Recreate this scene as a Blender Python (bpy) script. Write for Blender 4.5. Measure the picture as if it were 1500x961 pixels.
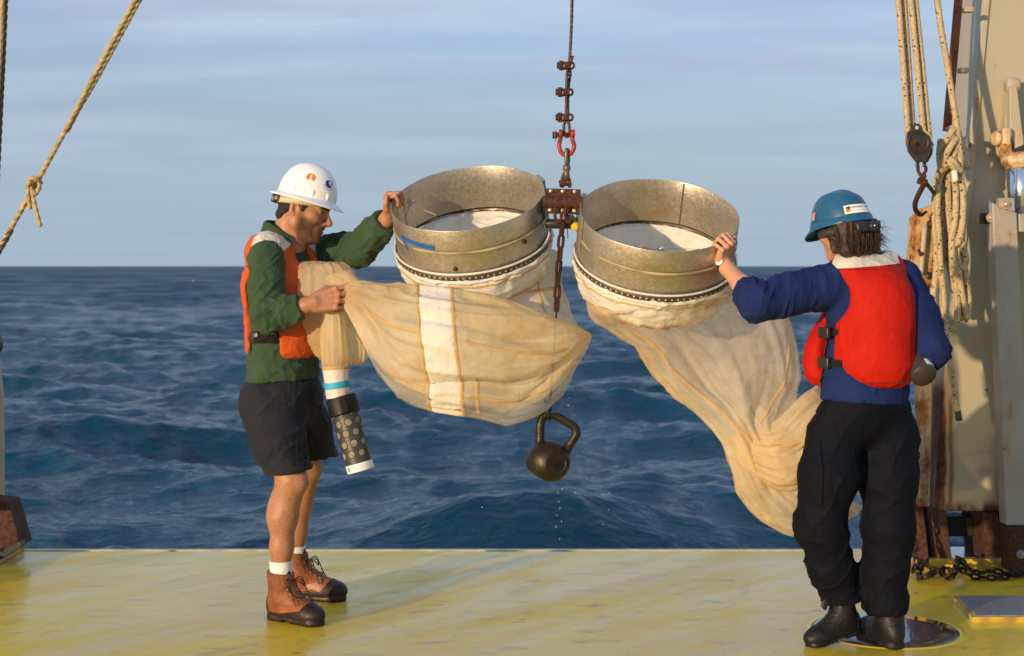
import bpy, bmesh, math, random
import numpy as np
from mathutils import Vector, Matrix, Quaternion

random.seed(7)
SC = bpy.context.scene
COL = SC.collection
for o in list(bpy.data.objects):
    bpy.data.objects.remove(o)

# ------------------------------------------------------------------ camera
F_PX, EYE, HORIZON = 2200.0, 1.43, 390.0          # focal length in photo pixels, eye height, horizon row
cam_data = bpy.data.cameras.new('camera')
cam = bpy.data.objects.new('camera', cam_data)
COL.objects.link(cam)
cam.location = (0, 0, EYE)
cam.rotation_euler = (math.radians(90), 0, 0)
cam_data.sensor_width = 36.0
cam_data.lens = 36.0 * F_PX / 1500.0
cam_data.shift_y = -(480.5 - HORIZON) / 1500.0
cam_data.clip_start = 0.1
cam_data.clip_end = 60000.0
cam_data.dof.use_dof = True
cam_data.dof.focus_distance = 5.95
cam_data.dof.aperture_fstop = 5.0
SC.camera = cam

# ------------------------------------------------------------------ daylight
SUN_EL, SUN_AZ = math.radians(6.5), math.radians(180 + 39)     # azimuth clockwise from +Y
to_sun = Vector((math.sin(SUN_AZ) * math.cos(SUN_EL), math.cos(SUN_AZ) * math.cos(SUN_EL), math.sin(SUN_EL)))
sun_data = bpy.data.lights.new('sun', 'SUN')
sun_data.energy = 4.8
sun_data.angle = math.radians(0.9)
sun_data.color = (1.0, 0.715, 0.43)
sun = bpy.data.objects.new('sun', sun_data)
COL.objects.link(sun)
sun.rotation_euler = (-to_sun).to_track_quat('-Z', 'Y').to_euler()
sun.location = (-6, -8, 6)

world = bpy.data.worlds.new('World')
SC.world = world
world.use_nodes = True
wn, wl = world.node_tree.nodes, world.node_tree.links
wn.clear()
w_out = wn.new('ShaderNodeOutputWorld')
w_bg = wn.new('ShaderNodeBackground')
w_bg.inputs['Strength'].default_value = 0.15
w_sky = wn.new('ShaderNodeTexSky')
w_sky.sky_type = 'NISHITA'
w_sky.sun_disc = False
w_sky.sun_elevation = SUN_EL
w_sky.sun_rotation = SUN_AZ
w_sky.altitude = 0
w_sky.air_density = 1.1
w_sky.dust_density = 1.2
w_sky.ozone_density = 1.6
# thin streaky cloud sheet: grey-lavender veils over the blue, all round the sky
w_tc = wn.new('ShaderNodeTexCoord')
w_sep = wn.new('ShaderNodeSeparateXYZ')
wl.new(w_tc.outputs['Generated'], w_sep.inputs[0])
w_add = wn.new('ShaderNodeMath'); w_add.operation = 'ADD'; w_add.inputs[1].default_value = 0.10
w_abs = wn.new('ShaderNodeMath'); w_abs.operation = 'ABSOLUTE'
wl.new(w_sep.outputs['Z'], w_abs.inputs[0]); wl.new(w_abs.outputs[0], w_add.inputs[0])
w_dx = wn.new('ShaderNodeMath'); w_dx.operation = 'DIVIDE'
w_dy = wn.new('ShaderNodeMath'); w_dy.operation = 'DIVIDE'
wl.new(w_sep.outputs['X'], w_dx.inputs[0]); wl.new(w_add.outputs[0], w_dx.inputs[1])
wl.new(w_sep.outputs['Y'], w_dy.inputs[0]); wl.new(w_add.outputs[0], w_dy.inputs[1])
w_cmb = wn.new('ShaderNodeCombineXYZ')
wl.new(w_dx.outputs[0], w_cmb.inputs[0]); wl.new(w_dy.outputs[0], w_cmb.inputs[1])
w_map = wn.new('ShaderNodeMapping')
w_map.inputs['Scale'].default_value = (0.50, 1.10, 1)
w_map.inputs['Rotation'].default_value = (0, 0, 0.24)
w_map.inputs['Location'].default_value = (3.1, 1.7, 0)
wl.new(w_cmb.outputs[0], w_map.inputs[0])
w_no = wn.new('ShaderNodeTexNoise')
w_no.inputs['Scale'].default_value = 0.9
w_no.inputs['Detail'].default_value = 7
w_no.inputs['Roughness'].default_value = 0.48
w_no.inputs['Distortion'].default_value = 1.1
wl.new(w_map.outputs[0], w_no.inputs['Vector'])
w_rmp = wn.new('ShaderNodeMapRange')
w_rmp.inputs['From Min'].default_value = 0.40
w_rmp.inputs['From Max'].default_value = 0.60
w_rmp.inputs['To Min'].default_value = 0.40
w_rmp.inputs['To Max'].default_value = 0.95
wl.new(w_no.outputs['Fac'], w_rmp.inputs['Value'])
w_mix = wn.new('ShaderNodeMixRGB')
w_no2 = wn.new('ShaderNodeTexNoise')
w_no2.inputs['Scale'].default_value = 1.7; w_no2.inputs['Detail'].default_value = 5
wl.new(w_map.outputs[0], w_no2.inputs['Vector'])
w_r2 = wn.new('ShaderNodeMapRange'); w_r2.inputs['From Min'].default_value = 0.42; w_r2.inputs['From Max'].default_value = 0.62
wl.new(w_no2.outputs['Fac'], w_r2.inputs['Value'])
w_veil = wn.new('ShaderNodeMixRGB')
w_veil.inputs['Color1'].default_value = (3.65, 4.45, 5.45, 1)         # thin bright veil
w_veil.inputs['Color2'].default_value = (2.95, 3.50, 4.65, 1)         # thicker lavender-grey bands
wl.new(w_r2.outputs[0], w_veil.inputs['Fac'])
wl.new(w_veil.outputs[0], w_mix.inputs['Color2'])
wl.new(w_rmp.outputs[0], w_mix.inputs['Fac'])
w_tone = wn.new('ShaderNodeMixRGB'); w_tone.blend_type = 'MULTIPLY'; w_tone.inputs['Fac'].default_value = 1
w_tone.inputs['Color2'].default_value = (0.92, 1.06, 1.66, 1)         # clear maritime blue
wl.new(w_sky.outputs[0], w_tone.inputs['Color1'])
wl.new(w_tone.outputs[0], w_mix.inputs['Color1'])
# sea haze lying along the whole horizon
w_hz = wn.new('ShaderNodeMapRange'); w_hz.interpolation_type = 'SMOOTHSTEP'
w_hz.inputs['From Min'].default_value = 0.20; w_hz.inputs['From Max'].default_value = -0.01
w_hz.inputs['To Min'].default_value = 0.0; w_hz.inputs['To Max'].default_value = 0.97
wl.new(w_sep.outputs['Z'], w_hz.inputs['Value'])
w_mix2 = wn.new('ShaderNodeMixRGB')
w_mix2.inputs['Color2'].default_value = (2.50, 3.25, 4.00, 1)
wl.new(w_hz.outputs[0], w_mix2.inputs['Fac'])
wl.new(w_mix.outputs[0], w_mix2.inputs['Color1'])
w_mix = w_mix2
wl.new(w_mix.outputs[0], w_bg.inputs['Color'])
wl.new(w_bg.outputs[0], w_out.inputs[0])

SC.view_settings.view_transform = 'Standard'
SC.view_settings.look = 'None'
SC.view_settings.gamma = 1
SC.view_settings.exposure = 0.0
SC.render.engine = 'CYCLES'
SC.cycles.max_bounces = 8
SC.cycles.transparent_max_bounces = 16

# ------------------------------------------------------------------ helpers: places
def W(u, v, Y):
    """a point of the place, given the row and column it has in the photo and its distance"""
    return np.array(((u - 750.0) * Y / F_PX, Y, EYE - (v - HORIZON) * Y / F_PX))

def PXM(Y):
    return Y / F_PX                                   # metres per photo pixel at a distance

def unit(v):
    v = np.asarray(v, float)
    return v / (np.linalg.norm(v) + 1e-12)

def lerp(a, b, t):
    return a + (b - a) * t

def frame_from(x, hint):
    x = unit(x); y = unit(np.cross(hint, x)); z = np.cross(x, y)
    return np.stack([x, y, z], 1)

# ------------------------------------------------------------------ helpers: noise
def _hash(i, j, k):
    n = (i * 374761393 + j * 668265263 + k * 2147483647) & 0xFFFFFFFF
    n = ((n ^ (n >> 13)) * 1274126177) & 0xFFFFFFFF
    n = n ^ (n >> 16)
    return (n & 0xFFFF) / 65535.0

def crease(p):
    return (1 - np.abs(2 * vnoise(p) - 1)) ** 4

def vnoise(p):
    p = np.asarray(p, float)
    i = np.floor(p).astype(np.int64); f = p - i
    f = f * f * f * (f * (f * 6 - 15) + 10)
    out = 0
    for dx in (0, 1):
        wx = f[..., 0] if dx else 1 - f[..., 0]
        for dy in (0, 1):
            wy = f[..., 1] if dy else 1 - f[..., 1]
            for dz in (0, 1):
                wz = f[..., 2] if dz else 1 - f[..., 2]
                out = out + wx * wy * wz * _hash(i[..., 0] + dx, i[..., 1] + dy, i[..., 2] + dz)
    return out

def fbm(p, octaves=3):
    p = np.asarray(p, float); a, s, t = 1.0, 0.0, 0.0
    for _ in range(octaves):
        s = s + a * vnoise(p); t += a; a *= 0.5; p = p * 2.03 + 17.3
    return s / t

def ridge(p):
    """sharp-crested folds, 0..1"""
    return (1 - np.abs(2 * vnoise(p) - 1)) ** 2

# ------------------------------------------------------------------ helpers: objects
ORG = {}

def tag(o, label=None, cat=None, group=None, kind=None):
    if label: o['label'] = label
    if cat: o['category'] = cat
    if group: o['group'] = group
    if kind: o['kind'] = kind
    return o

def thing(name, label, cat, base, group=None):
    o = bpy.data.objects.new(name, None)
    o.empty_display_size = 0.1
    o.location = base
    COL.objects.link(o)
    ORG[o.name] = np.array(base, float)
    return tag(o, label, cat, group)

def make(name, verts, faces, m, parent=None, smooth=True, cols=None, uv=None, kind=None):
    """one mesh object; verts are given where they stand in the place"""
    verts = np.asarray(verts, float)
    org = ORG[parent.name] if parent else np.zeros(3)
    me = bpy.data.meshes.new(name)
    nv = len(verts)
    fa = None
    if isinstance(faces, np.ndarray):
        fa = faces.astype(np.int32)
        nf, k = fa.shape
        me.vertices.add(nv); me.loops.add(nf * k); me.polygons.add(nf)
        me.vertices.foreach_set('co', (verts - org).astype(np.float32).ravel())
        me.loops.foreach_set('vertex_index', fa.ravel())
        me.polygons.foreach_set('loop_start', np.arange(0, nf * k, k, dtype=np.int32))
        me.polygons.foreach_set('loop_total', np.full(nf, k, dtype=np.int32))
        me.update(calc_edges=True)
        me.validate()
    else:
        me.from_pydata([tuple(p) for p in (verts - org)], [], [tuple(f) for f in faces])
        me.update()
    if smooth:
        me.polygons.foreach_set('use_smooth', np.ones(len(me.polygons), dtype=bool))
    if cols is not None:
        for cn, cv in cols.items():
            at = me.attributes.new(cn, 'FLOAT', 'POINT')
            at.data.foreach_set('value', np.asarray(cv, np.float32))
    if uv is not None:
        layer = me.uv_layers.new(name='UVMap')
        li = np.empty(len(me.loops), np.int32); me.loops.foreach_get('vertex_index', li)
        layer.data.foreach_set('uv', np.asarray(uv, np.float32)[li].ravel())
    mats = m if isinstance(m, (list, tuple)) else [m]
    for x in mats: me.materials.append(x)
    o = bpy.data.objects.new(name, me)
    COL.objects.link(o)
    if parent:
        o.parent = parent
        ORG[o.name] = org
    if kind: o['kind'] = kind
    return o

def smooth_by_angle(o, deg=35):
    """flat across hard edges, smooth elsewhere"""
    me = o.data
    bm = bmesh.new(); bm.from_mesh(me)
    for e in bm.edges:
        e.smooth = not (len(e.link_faces) == 2 and e.calc_face_angle(0) > math.radians(deg))
    for f in bm.faces: f.smooth = True
    bm.to_mesh(me); bm.free()
    return o

class Geo:
    """collects verts and faces of ONE piece"""
    def __init__(self):
        self.v = []; self.f = []
    def add(self, v, f):
        n = len(self.v)
        self.v.extend([tuple(p) for p in v]); self.f.extend([tuple(i + n for i in q) for q in f])
        return self
    def make(self, name, m, parent=None, smooth=True, angle=None, kind=None):
        o = make(name, np.array(self.v), self.f, m, parent, smooth, kind=kind)
        if angle: smooth_by_angle(o, angle)
        return o

def grid_faces(nr, nc, wrap=False, off=0):
    f = []
    for i in range(nr - 1):
        for j in range(nc if wrap else nc - 1):
            k = (j + 1) % nc
            f.append((off + i * nc + j, off + i * nc + k, off + (i + 1) * nc + k, off + (i + 1) * nc + j))
    return f

def grid_faces_np(nr, nc, wrap=False):
    i, j = np.meshgrid(np.arange(nr - 1), np.arange(nc if wrap else nc - 1), indexing='ij')
    k = (j + 1) % nc
    return np.stack([i * nc + j, i * nc + k, (i + 1) * nc + k, (i + 1) * nc + j], -1).reshape(-1, 4)

def resample(pts, n):
    """smooth curve through the points (Catmull-Rom), n samples evenly spaced"""
    P = np.asarray(pts, float)
    if len(P) == 2:
        return P[0] + (P[1] - P[0]) * np.linspace(0, 1, n)[:, None]
    E = np.vstack([2 * P[0] - P[1], P, 2 * P[-1] - P[-2]])
    out = []
    for i in range(1, len(E) - 2):
        t = np.linspace(0, 1, 24, endpoint=False)[:, None]
        a, b, c, d = E[i - 1], E[i], E[i + 1], E[i + 2]
        out.append(0.5 * ((2 * b) + (-a + c) * t + (2 * a - 5 * b + 4 * c - d) * t ** 2 + (-a + 3 * b - 3 * c + d) * t ** 3))
    out = np.vstack(out + [P[-1:]])
    s = np.r_[0, np.cumsum(np.linalg.norm(np.diff(out, axis=0), axis=1))]
    q = np.linspace(0, s[-1], n)
    return np.stack([np.interp(q, s, out[:, k]) for k in range(out.shape[1])], 1)

def frames(P, closed=False):
    T = np.gradient(P, axis=0)
    if closed:
        T = np.roll(P, -1, 0) - np.roll(P, 1, 0)
    T = T / (np.linalg.norm(T, axis=1)[:, None] + 1e-12)
    h = np.array((0, 0, 1.0)) if abs(T[0][2]) < 0.9 else np.array((0, 1.0, 0))
    n = unit(h - T[0] * np.dot(h, T[0]))
    N = [n]
    for i in range(1, len(P)):
        n = N[-1] - T[i] * np.dot(N[-1], T[i])
        N.append(unit(n))
    N = np.array(N); B = np.cross(T, N)
    return T, N, B

def tube_geo(P, r, seg=10, closed=False, caps=True, lobes=0, lay=0.0, depth=0.0, flat=1.0):
    """a tube along P; lobes > 0 twists a laid-rope section along it"""
    P = np.asarray(P, float); n = len(P)
    r = np.full(n, r) if np.isscalar(r) else np.asarray(r, float)
    T, N, B = frames(P, closed)
    s = np.r_[0, np.cumsum(np.linalg.norm(np.diff(P, axis=0), axis=1))]
    a = np.linspace(0, 2 * np.pi, seg, endpoint=False)
    rr = r[:, None] * np.ones((1, seg))
    if lobes:
        rr = rr * (1 - depth + depth * np.abs(np.cos((a[None] * lobes - s[:, None] * lay) / 2)) * 1.6)
    V = P[:, None] + rr[..., None] * (np.cos(a)[None, :, None] * N[:, None] + flat * np.sin(a)[None, :, None] * B[:, None])
    V = V.reshape(-1, 3)
    f = grid_faces(n, seg, True)
    if closed:
        f += [((n - 1) * seg + j, (n - 1) * seg + (j + 1) % seg, (j + 1) % seg, j) for j in range(seg)]
    elif caps:
        f.append(tuple(range(seg - 1, -1, -1))); f.append(tuple((n - 1) * seg + j for j in range(seg)))
    uv = np.stack([np.repeat(s, seg), np.tile(a / (2 * np.pi), n)], 1)
    return V, f, uv

def tube(name, pts, r, m, parent=None, seg=10, n=None, **k):
    P = resample(pts, n) if n else np.asarray(pts, float)
    V, f, uv = tube_geo(P, r, seg, **k)
    return make(name, V, f, m, parent, uv=uv)

def box_geo(c, s, R=None, bev=0.0):
    """box centred at c with full sizes s and optional rotation, edges bevelled"""
    bm = bmesh.new()
    bmesh.ops.create_cube(bm, size=1.0)
    for v in bm.verts: v.co = Vector((v.co.x * s[0], v.co.y * s[1], v.co.z * s[2]))
    if bev > 0:
        bmesh.ops.bevel(bm, geom=bm.edges[:], offset=bev, segments=2, affect='EDGES', profile=0.5)
    bm.verts.index_update()
    v = np.array([p.co[:] for p in bm.verts]); f = [tuple(q.index for q in p.verts) for p in bm.faces]
    bm.free()
    if R is not None: v = v @ np.asarray(R).T
    return v + np.asarray(c), f

def prism_geo(A, B, cap=True):
    """loft between two rings of equal count"""
    n = len(A)
    v = list(A) + list(B)
    f = [(i, (i + 1) % n, n + (i + 1) % n, n + i) for i in range(n)]
    if cap: f += [tuple(range(n - 1, -1, -1)), tuple(range(n, 2 * n))]
    return np.array(v), f

def bevel_obj(o, w=0.004, seg=2, angle=30):
    md = o.modifiers.new('edge', 'BEVEL')
    md.width = w; md.segments = seg; md.limit_method = 'ANGLE'; md.angle_limit = math.radians(angle)
    md.harden_normals = False
    return o

def lathe_geo(prof, c, axis, seg=32, hint=(0, 0, 1), sx=1.0, cap=False):
    """profile (radius, height) turned about an axis through c"""
    ax = unit(axis)
    hint = np.array(hint, float)
    if abs(np.dot(unit(hint), ax)) > 0.95: hint = np.array((0, 1.0, 0)) if abs(ax[1]) < 0.9 else np.array((1.0, 0, 0))
    x = unit(hint - ax * np.dot(hint, ax)); y = np.cross(ax, x)
    a = np.linspace(0, 2 * np.pi, seg, endpoint=False)
    V = [np.asarray(c) + r * (np.cos(t) * x * sx + np.sin(t) * y) + h * ax for r, h in prof for t in a]
    f = grid_faces(len(prof), seg, True)
    if cap:
        f.append(tuple(range(seg - 1, -1, -1))); f.append(tuple((len(prof) - 1) * seg + j for j in range(seg)))
    return np.array(V), f

def text_geo(s, size=1.0, depth=0.0):
    cu = bpy.data.curves.new('lettering', 'FONT'); cu.body = s; cu.size = size
    cu.extrude = depth; cu.align_x = 'CENTER'; cu.align_y = 'CENTER'; cu.resolution_u = 3
    o = bpy.data.objects.new('lettering', cu); COL.objects.link(o)
    bpy.context.view_layer.update()
    me = o.evaluated_get(bpy.context.evaluated_depsgraph_get()).to_mesh()
    v = np.array([p.co[:] for p in me.vertices]); f = [tuple(p.vertices) for p in me.polygons]
    o.to_mesh_clear() if False else None
    bpy.data.objects.remove(o); bpy.data.curves.remove(cu)
    return v, f

# ------------------------------------------------------------------ helpers: bodies and cloth grown from blended volumes
class Field:
    """signed distance on a grid; every shape is blended in smoothly"""
    def __init__(self, lo, hi, h):
        self.lo = np.array(lo, float); self.h = h
        self.n = np.ceil((np.array(hi) - self.lo) / h).astype(int) + 1
        self.a = np.full(self.n, 0.5, np.float32)
    def _sub(self, lo, hi):
        i0 = np.maximum(np.floor((lo - self.lo) / self.h).astype(int), 0)
        i1 = np.minimum(np.ceil((hi - self.lo) / self.h).astype(int) + 1, self.n)
        if np.any(i1 <= i0): return None
        sl = tuple(slice(a, b) for a, b in zip(i0, i1))
        ax = [(self.lo[k] + self.h * np.arange(i0[k], i1[k])).astype(np.float32) for k in range(3)]
        return sl, ax[0][:, None, None], ax[1][None, :, None], ax[2][None, None, :]
    def _join(self, sl, d, k, op):
        a = self.a[sl]
        if op == 'sub':
            d = -d
            if k > 0:
                hh = np.maximum(k - np.abs(a - d), 0) / k
                self.a[sl] = np.maximum(a, d) + hh * hh * (k * 0.25)
            else: self.a[sl] = np.maximum(a, d)
        else:
            if k > 0:
                hh = np.maximum(k - np.abs(a - d), 0) / k
                self.a[sl] = np.minimum(a, d) - hh * hh * (k * 0.25)
            else: self.a[sl] = np.minimum(a, d)
    def cap(self, a, b, ra, rb=None, k=0.02, op='add'):
        rb = ra if rb is None else rb
        a = np.asarray(a, np.float32); b = np.asarray(b, np.float32); R = max(ra, rb) + k + 4 * self.h
        s = self._sub(np.minimum(a, b) - R, np.maximum(a, b) + R)
        if s is None: return self
        sl, X, Y, Z = s
        ba = b - a; L = float(ba @ ba) + 1e-9
        t = np.clip(((X - a[0]) * ba[0] + (Y - a[1]) * ba[1] + (Z - a[2]) * ba[2]) / L, 0, 1)
        d = np.sqrt((X - a[0] - t * ba[0]) ** 2 + (Y - a[1] - t * ba[1]) ** 2 + (Z - a[2] - t * ba[2]) ** 2) - (ra + (rb - ra) * t)
        self._join(sl, d, k, op); return self
    def chain(self, pts, rs, k=0.02):
        for i in range(len(pts) - 1): self.cap(pts[i], pts[i + 1], rs[i], rs[i + 1], k)
        return self
    def ell(self, c, r, R=None, k=0.02, op='add'):
        c = np.asarray(c, np.float32); r = np.asarray(r, np.float32); m = float(r.max()) + k + 4 * self.h
        s = self._sub(c - m, c + m)
        if s is None: return self
        sl, X, Y, Z = s
        R = np.eye(3) if R is None else np.asarray(R)
        x, y, z = X - c[0], Y - c[1], Z - c[2]
        q = [(x * R[0, i] + y * R[1, i] + z * R[2, i]) for i in range(3)]
        k0 = np.sqrt(sum((q[i] / r[i]) ** 2 for i in range(3)))
        k1 = np.sqrt(sum((q[i] / r[i] ** 2) ** 2 for i in range(3))) + 1e-6
        self._join(sl, k0 * (k0 - 1) / k1, k, op); return self
    def box(self, c, s, R=None, rad=0.01, k=0.0, op='add'):
        """full sizes s"""
        c = np.asarray(c, np.float32); hs = np.asarray(s, np.float32) / 2 - rad
        m = float(np.linalg.norm(hs)) + rad + k + 4 * self.h
        sb = self._sub(c - m, c + m)
        if sb is None: return self
        sl, X, Y, Z = sb
        R = np.eye(3) if R is None else np.asarray(R)
        x, y, z = X - c[0], Y - c[1], Z - c[2]
        q = [np.abs(x * R[0, i] + y * R[1, i] + z * R[2, i]) - hs[i] for i in range(3)]
        d = np.sqrt(sum(np.maximum(w, 0) ** 2 for w in q)) + np.minimum(np.maximum(np.maximum(q[0], q[1]), q[2]), 0) - rad
        self._join(sl, d, k, op); return self
    def cut(self, p, n, k=0.0):
        """keep what lies behind the plane through p with outward normal n"""
        n = unit(n)
        s = self._sub(self.lo, self.lo + self.h * (self.n - 1)); sl, X, Y, Z = s
        d = ((X - p[0]) * n[0] + (Y - p[1]) * n[1] + (Z - p[2]) * n[2]).astype(np.float32)
        if k > 0:
            hh = np.maximum(k - np.abs(self.a - d), 0) / k
            self.a = np.maximum(self.a, d) + hh * hh * (k * 0.25)
        else: self.a = np.maximum(self.a, d)
        return self
    def meet(self, other, k=0.0):
        d = other.a if isinstance(other, Field) else other
        if k > 0:
            hh = np.maximum(k - np.abs(self.a - d), 0) / k
            self.a = np.maximum(self.a, d) + hh * hh * (k * 0.25)
        else: self.a = np.maximum(self.a, d)
        return self
    def like(self):
        g = Field.__new__(Field); g.lo, g.h, g.n = self.lo, self.h, self.n
        g.a = np.full(self.n, 0.5, np.float32); return g
    def mesh(self):
        A = self.a
        A[0], A[-1], A[:, 0], A[:, -1], A[:, :, 0], A[:, :, -1] = 1, 1, 1, 1, 1, 1
        S = A < 0
        c = [S[i:S.shape[0] - 1 + i, j:S.shape[1] - 1 + j, k:S.shape[2] - 1 + k] for i in (0, 1) for j in (0, 1) for k in (0, 1)]
        any_, all_ = c[0].copy(), c[0].copy()
        for q in c[1:]: any_ |= q; all_ &= q
        act = any_ & ~all_
        I = np.argwhere(act)
        ids = np.full(act.shape, -1, np.int32); ids[act] = np.arange(len(I))
        acc = np.zeros((len(I), 3)); cnt = np.zeros(len(I))
        for ax in range(3):
            o1, o2 = [a for a in range(3) if a != ax]
            for b in (0, 1):
                for d in (0, 1):
                    st = np.zeros(3, int); st[o1] = b; st[o2] = d
                    en = st.copy(); en[ax] = 1
                    va = A[tuple((I + st).T)]; vb = A[tuple((I + en).T)]
                    m = (va < 0) != (vb < 0)
                    t = va / np.where(m, va - vb, 1)
                    P = np.tile(st.astype(float), (len(I), 1)); P[:, ax] = t
                    acc[m] += P[m]; cnt[m] += 1
        V = self.lo + self.h * (I + acc / np.maximum(cnt, 1)[:, None])
        Q = []
        for ax in range(3):
            o1, o2 = [(1, 2), (2, 0), (0, 1)][ax]
            sa = [slice(None)] * 3; sb = [slice(None)] * 3
            sa[ax] = slice(0, -1); sb[ax] = slice(1, None)
            a, b = S[tuple(sa)], S[tuple(sb)]
            E = np.argwhere(a != b)
            E = E[(E[:, o1] > 0) & (E[:, o2] > 0) & (E[:, o1] < S.shape[o1] - 1) & (E[:, o2] < S.shape[o2] - 1)]
            flip = a[tuple(E.T)]
            d1 = np.zeros(3, int); d1[o1] = 1; d2 = np.zeros(3, int); d2[o2] = 1
            q = np.stack([ids[tuple((E - d1 - d2).T)], ids[tuple((E - d2).T)], ids[tuple(E.T)], ids[tuple((E - d1).T)]], 1)
            q[~flip] = q[~flip][:, ::-1]
            Q.append(q)
        Q = np.vstack(Q)
        return V, Q[(Q >= 0).all(1)]

def mesh_normals(V, Q):
    n = np.cross(V[Q[:, 2]] - V[Q[:, 0]], V[Q[:, 3]] - V[Q[:, 1]])
    N = np.zeros_like(V)
    for i in range(4): np.add.at(N, Q[:, i], n)
    return N / (np.linalg.norm(N, axis=1)[:, None] + 1e-12)

def relax(V, Q, it=1, w=0.5):
    for _ in range(it):
        S = np.zeros_like(V); C = np.zeros(len(V))
        for i in range(4):
            a, b = Q[:, i], Q[:, (i + 1) % 4]
            np.add.at(S, a, V[b]); np.add.at(C, a, 1); np.add.at(S, b, V[a]); np.add.at(C, b, 1)
        V = V * (1 - w) + w * S / np.maximum(C, 1)[:, None]
    return V

def wrinkle(V, Q, fn):
    return V + mesh_normals(V, Q) * fn(V)[:, None]

# ------------------------------------------------------------------ materials
class NT:
    def __init__(self, name):
        self.m = bpy.data.materials.new(name); self.m.use_nodes = True
        self.n, self.l = self.m.node_tree.nodes, self.m.node_tree.links
        self.n.clear()
        self.out = self.n.new('ShaderNodeOutputMaterial')
        self.p = self.n.new('ShaderNodeBsdfPrincipled')
        self.l.new(self.p.outputs[0], self.out.inputs[0])
        self.tc = self.n.new('ShaderNodeTexCoord')
    def set(self, **k):
        for a, b in k.items():
            self.p.inputs[a.replace('_', ' ')].default_value = b
        return self
    def link(self, a, b): self.l.new(a, b)
    def coord(self, scale=(1, 1, 1), rot=(0, 0, 0), which='Object', loc=(0, 0, 0)):
        mp = self.n.new('ShaderNodeMapping')
        mp.inputs['Scale'].default_value = scale; mp.inputs['Rotation'].default_value = rot; mp.inputs['Location'].default_value = loc
        self.l.new(self.tc.outputs[which], mp.inputs[0]); return mp.outputs[0]
    def aligned(self, angle, scale):
        """coordinates turned to an angle first, then stretched"""
        mp = self.n.new('ShaderNodeMapping'); mp.inputs['Scale'].default_value = scale
        self.l.new(self.coord((1, 1, 1), (0, 0, -angle)), mp.inputs[0]); return mp.outputs[0]
    def noise(self, scale, detail=5, rough=0.55, co=None, dist=0.0):
        t = self.n.new('ShaderNodeTexNoise')
        t.inputs['Scale'].default_value = scale; t.inputs['Detail'].default_value = detail
        t.inputs['Roughness'].default_value = rough; t.inputs['Distortion'].default_value = dist
        self.l.new(co if co is not None else self.tc.outputs['Object'], t.inputs['Vector']); return t.outputs['Fac']
    def voronoi(self, scale, co=None, feature='F1'):
        t = self.n.new('ShaderNodeTexVoronoi'); t.feature = feature
        t.inputs['Scale'].default_value = scale
        self.l.new(co if co is not None else self.tc.outputs['Object'], t.inputs['Vector']); return t.outputs['Distance']
    def rng(self, x, a, b, lo=0.0, hi=1.0, smooth=False):
        t = self.n.new('ShaderNodeMapRange')
        if smooth: t.interpolation_type = 'SMOOTHSTEP'
        for k, v in (('From Min', a), ('From Max', b), ('To Min', lo), ('To Max', hi)): t.inputs[k].default_value = v
        self.l.new(x, t.inputs['Value']); return t.outputs[0]
    def math(self, op, a, b=None):
        t = self.n.new('ShaderNodeMath'); t.operation = op
        for i, x in enumerate((a, b)):
            if x is None: continue
            if isinstance(x, (int, float)): t.inputs[i].default_value = x
            else: self.l.new(x, t.inputs[i])
        return t.outputs[0]
    def mix(self, fac, a, b, mode='MIX'):
        t = self.n.new('ShaderNodeMixRGB'); t.blend_type = mode
        for nm, x in (('Fac', fac), ('Color1', a), ('Color2', b)):
            if isinstance(x, (int, float)): t.inputs[nm].default_value = x
            elif isinstance(x, (tuple, list)): t.inputs[nm].default_value = (*x[:3], 1)
            else: self.l.new(x, t.inputs[nm])
        return t.outputs[0]
    def attr(self, name):
        t = self.n.new('ShaderNodeAttribute'); t.attribute_name = name; return t.outputs['Fac']
    def sep(self, co=None):
        t = self.n.new('ShaderNodeSeparateXYZ'); self.l.new(co if co is not None else self.tc.outputs['Object'], t.inputs[0]); return t.outputs
    def bump(self, h, strength=0.5, dist=0.01, prev=None):
        t = self.n.new('ShaderNodeBump'); t.inputs['Strength'].default_value = strength; t.inputs['Distance'].default_value = dist
        self.l.new(h, t.inputs['Height'])
        if prev is not None: self.l.new(prev, t.inputs['Normal'])
        return t.outputs[0]
    def base(self, c):
        if isinstance(c, (tuple, list)): self.p.inputs['Base Color'].default_value = (*c[:3], 1)
        else: self.l.new(c, self.p.inputs['Base Color'])
        return self
    def nrm(self, x): self.l.new(x, self.p.inputs['Normal']); return self

def plain(name, col, rough=0.5, metal=0.0, var=0.25, vs=12, bs=0.25, bscale=60, bd=0.003, spec=0.5):
    """a surface of one colour with uneven tone and fine relief"""
    t = NT(name)
    n = t.noise(vs, 5)
    dark = tuple(c * (1 - var) for c in col); lite = tuple(min(c * (1 + var), 1) for c in col)
    t.base(t.mix(t.rng(n, 0.3, 0.7), dark, lite))
    t.set(Metallic=metal, Specular_IOR_Level=spec)
    t.link(t.rng(t.noise(vs * 2.3, 4), 0.3, 0.7, rough * 0.8, min(1, rough * 1.2)), t.p.inputs['Roughness'])
    t.nrm(t.bump(t.noise(bscale, 4), bs, bd))
    return t.m

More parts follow.
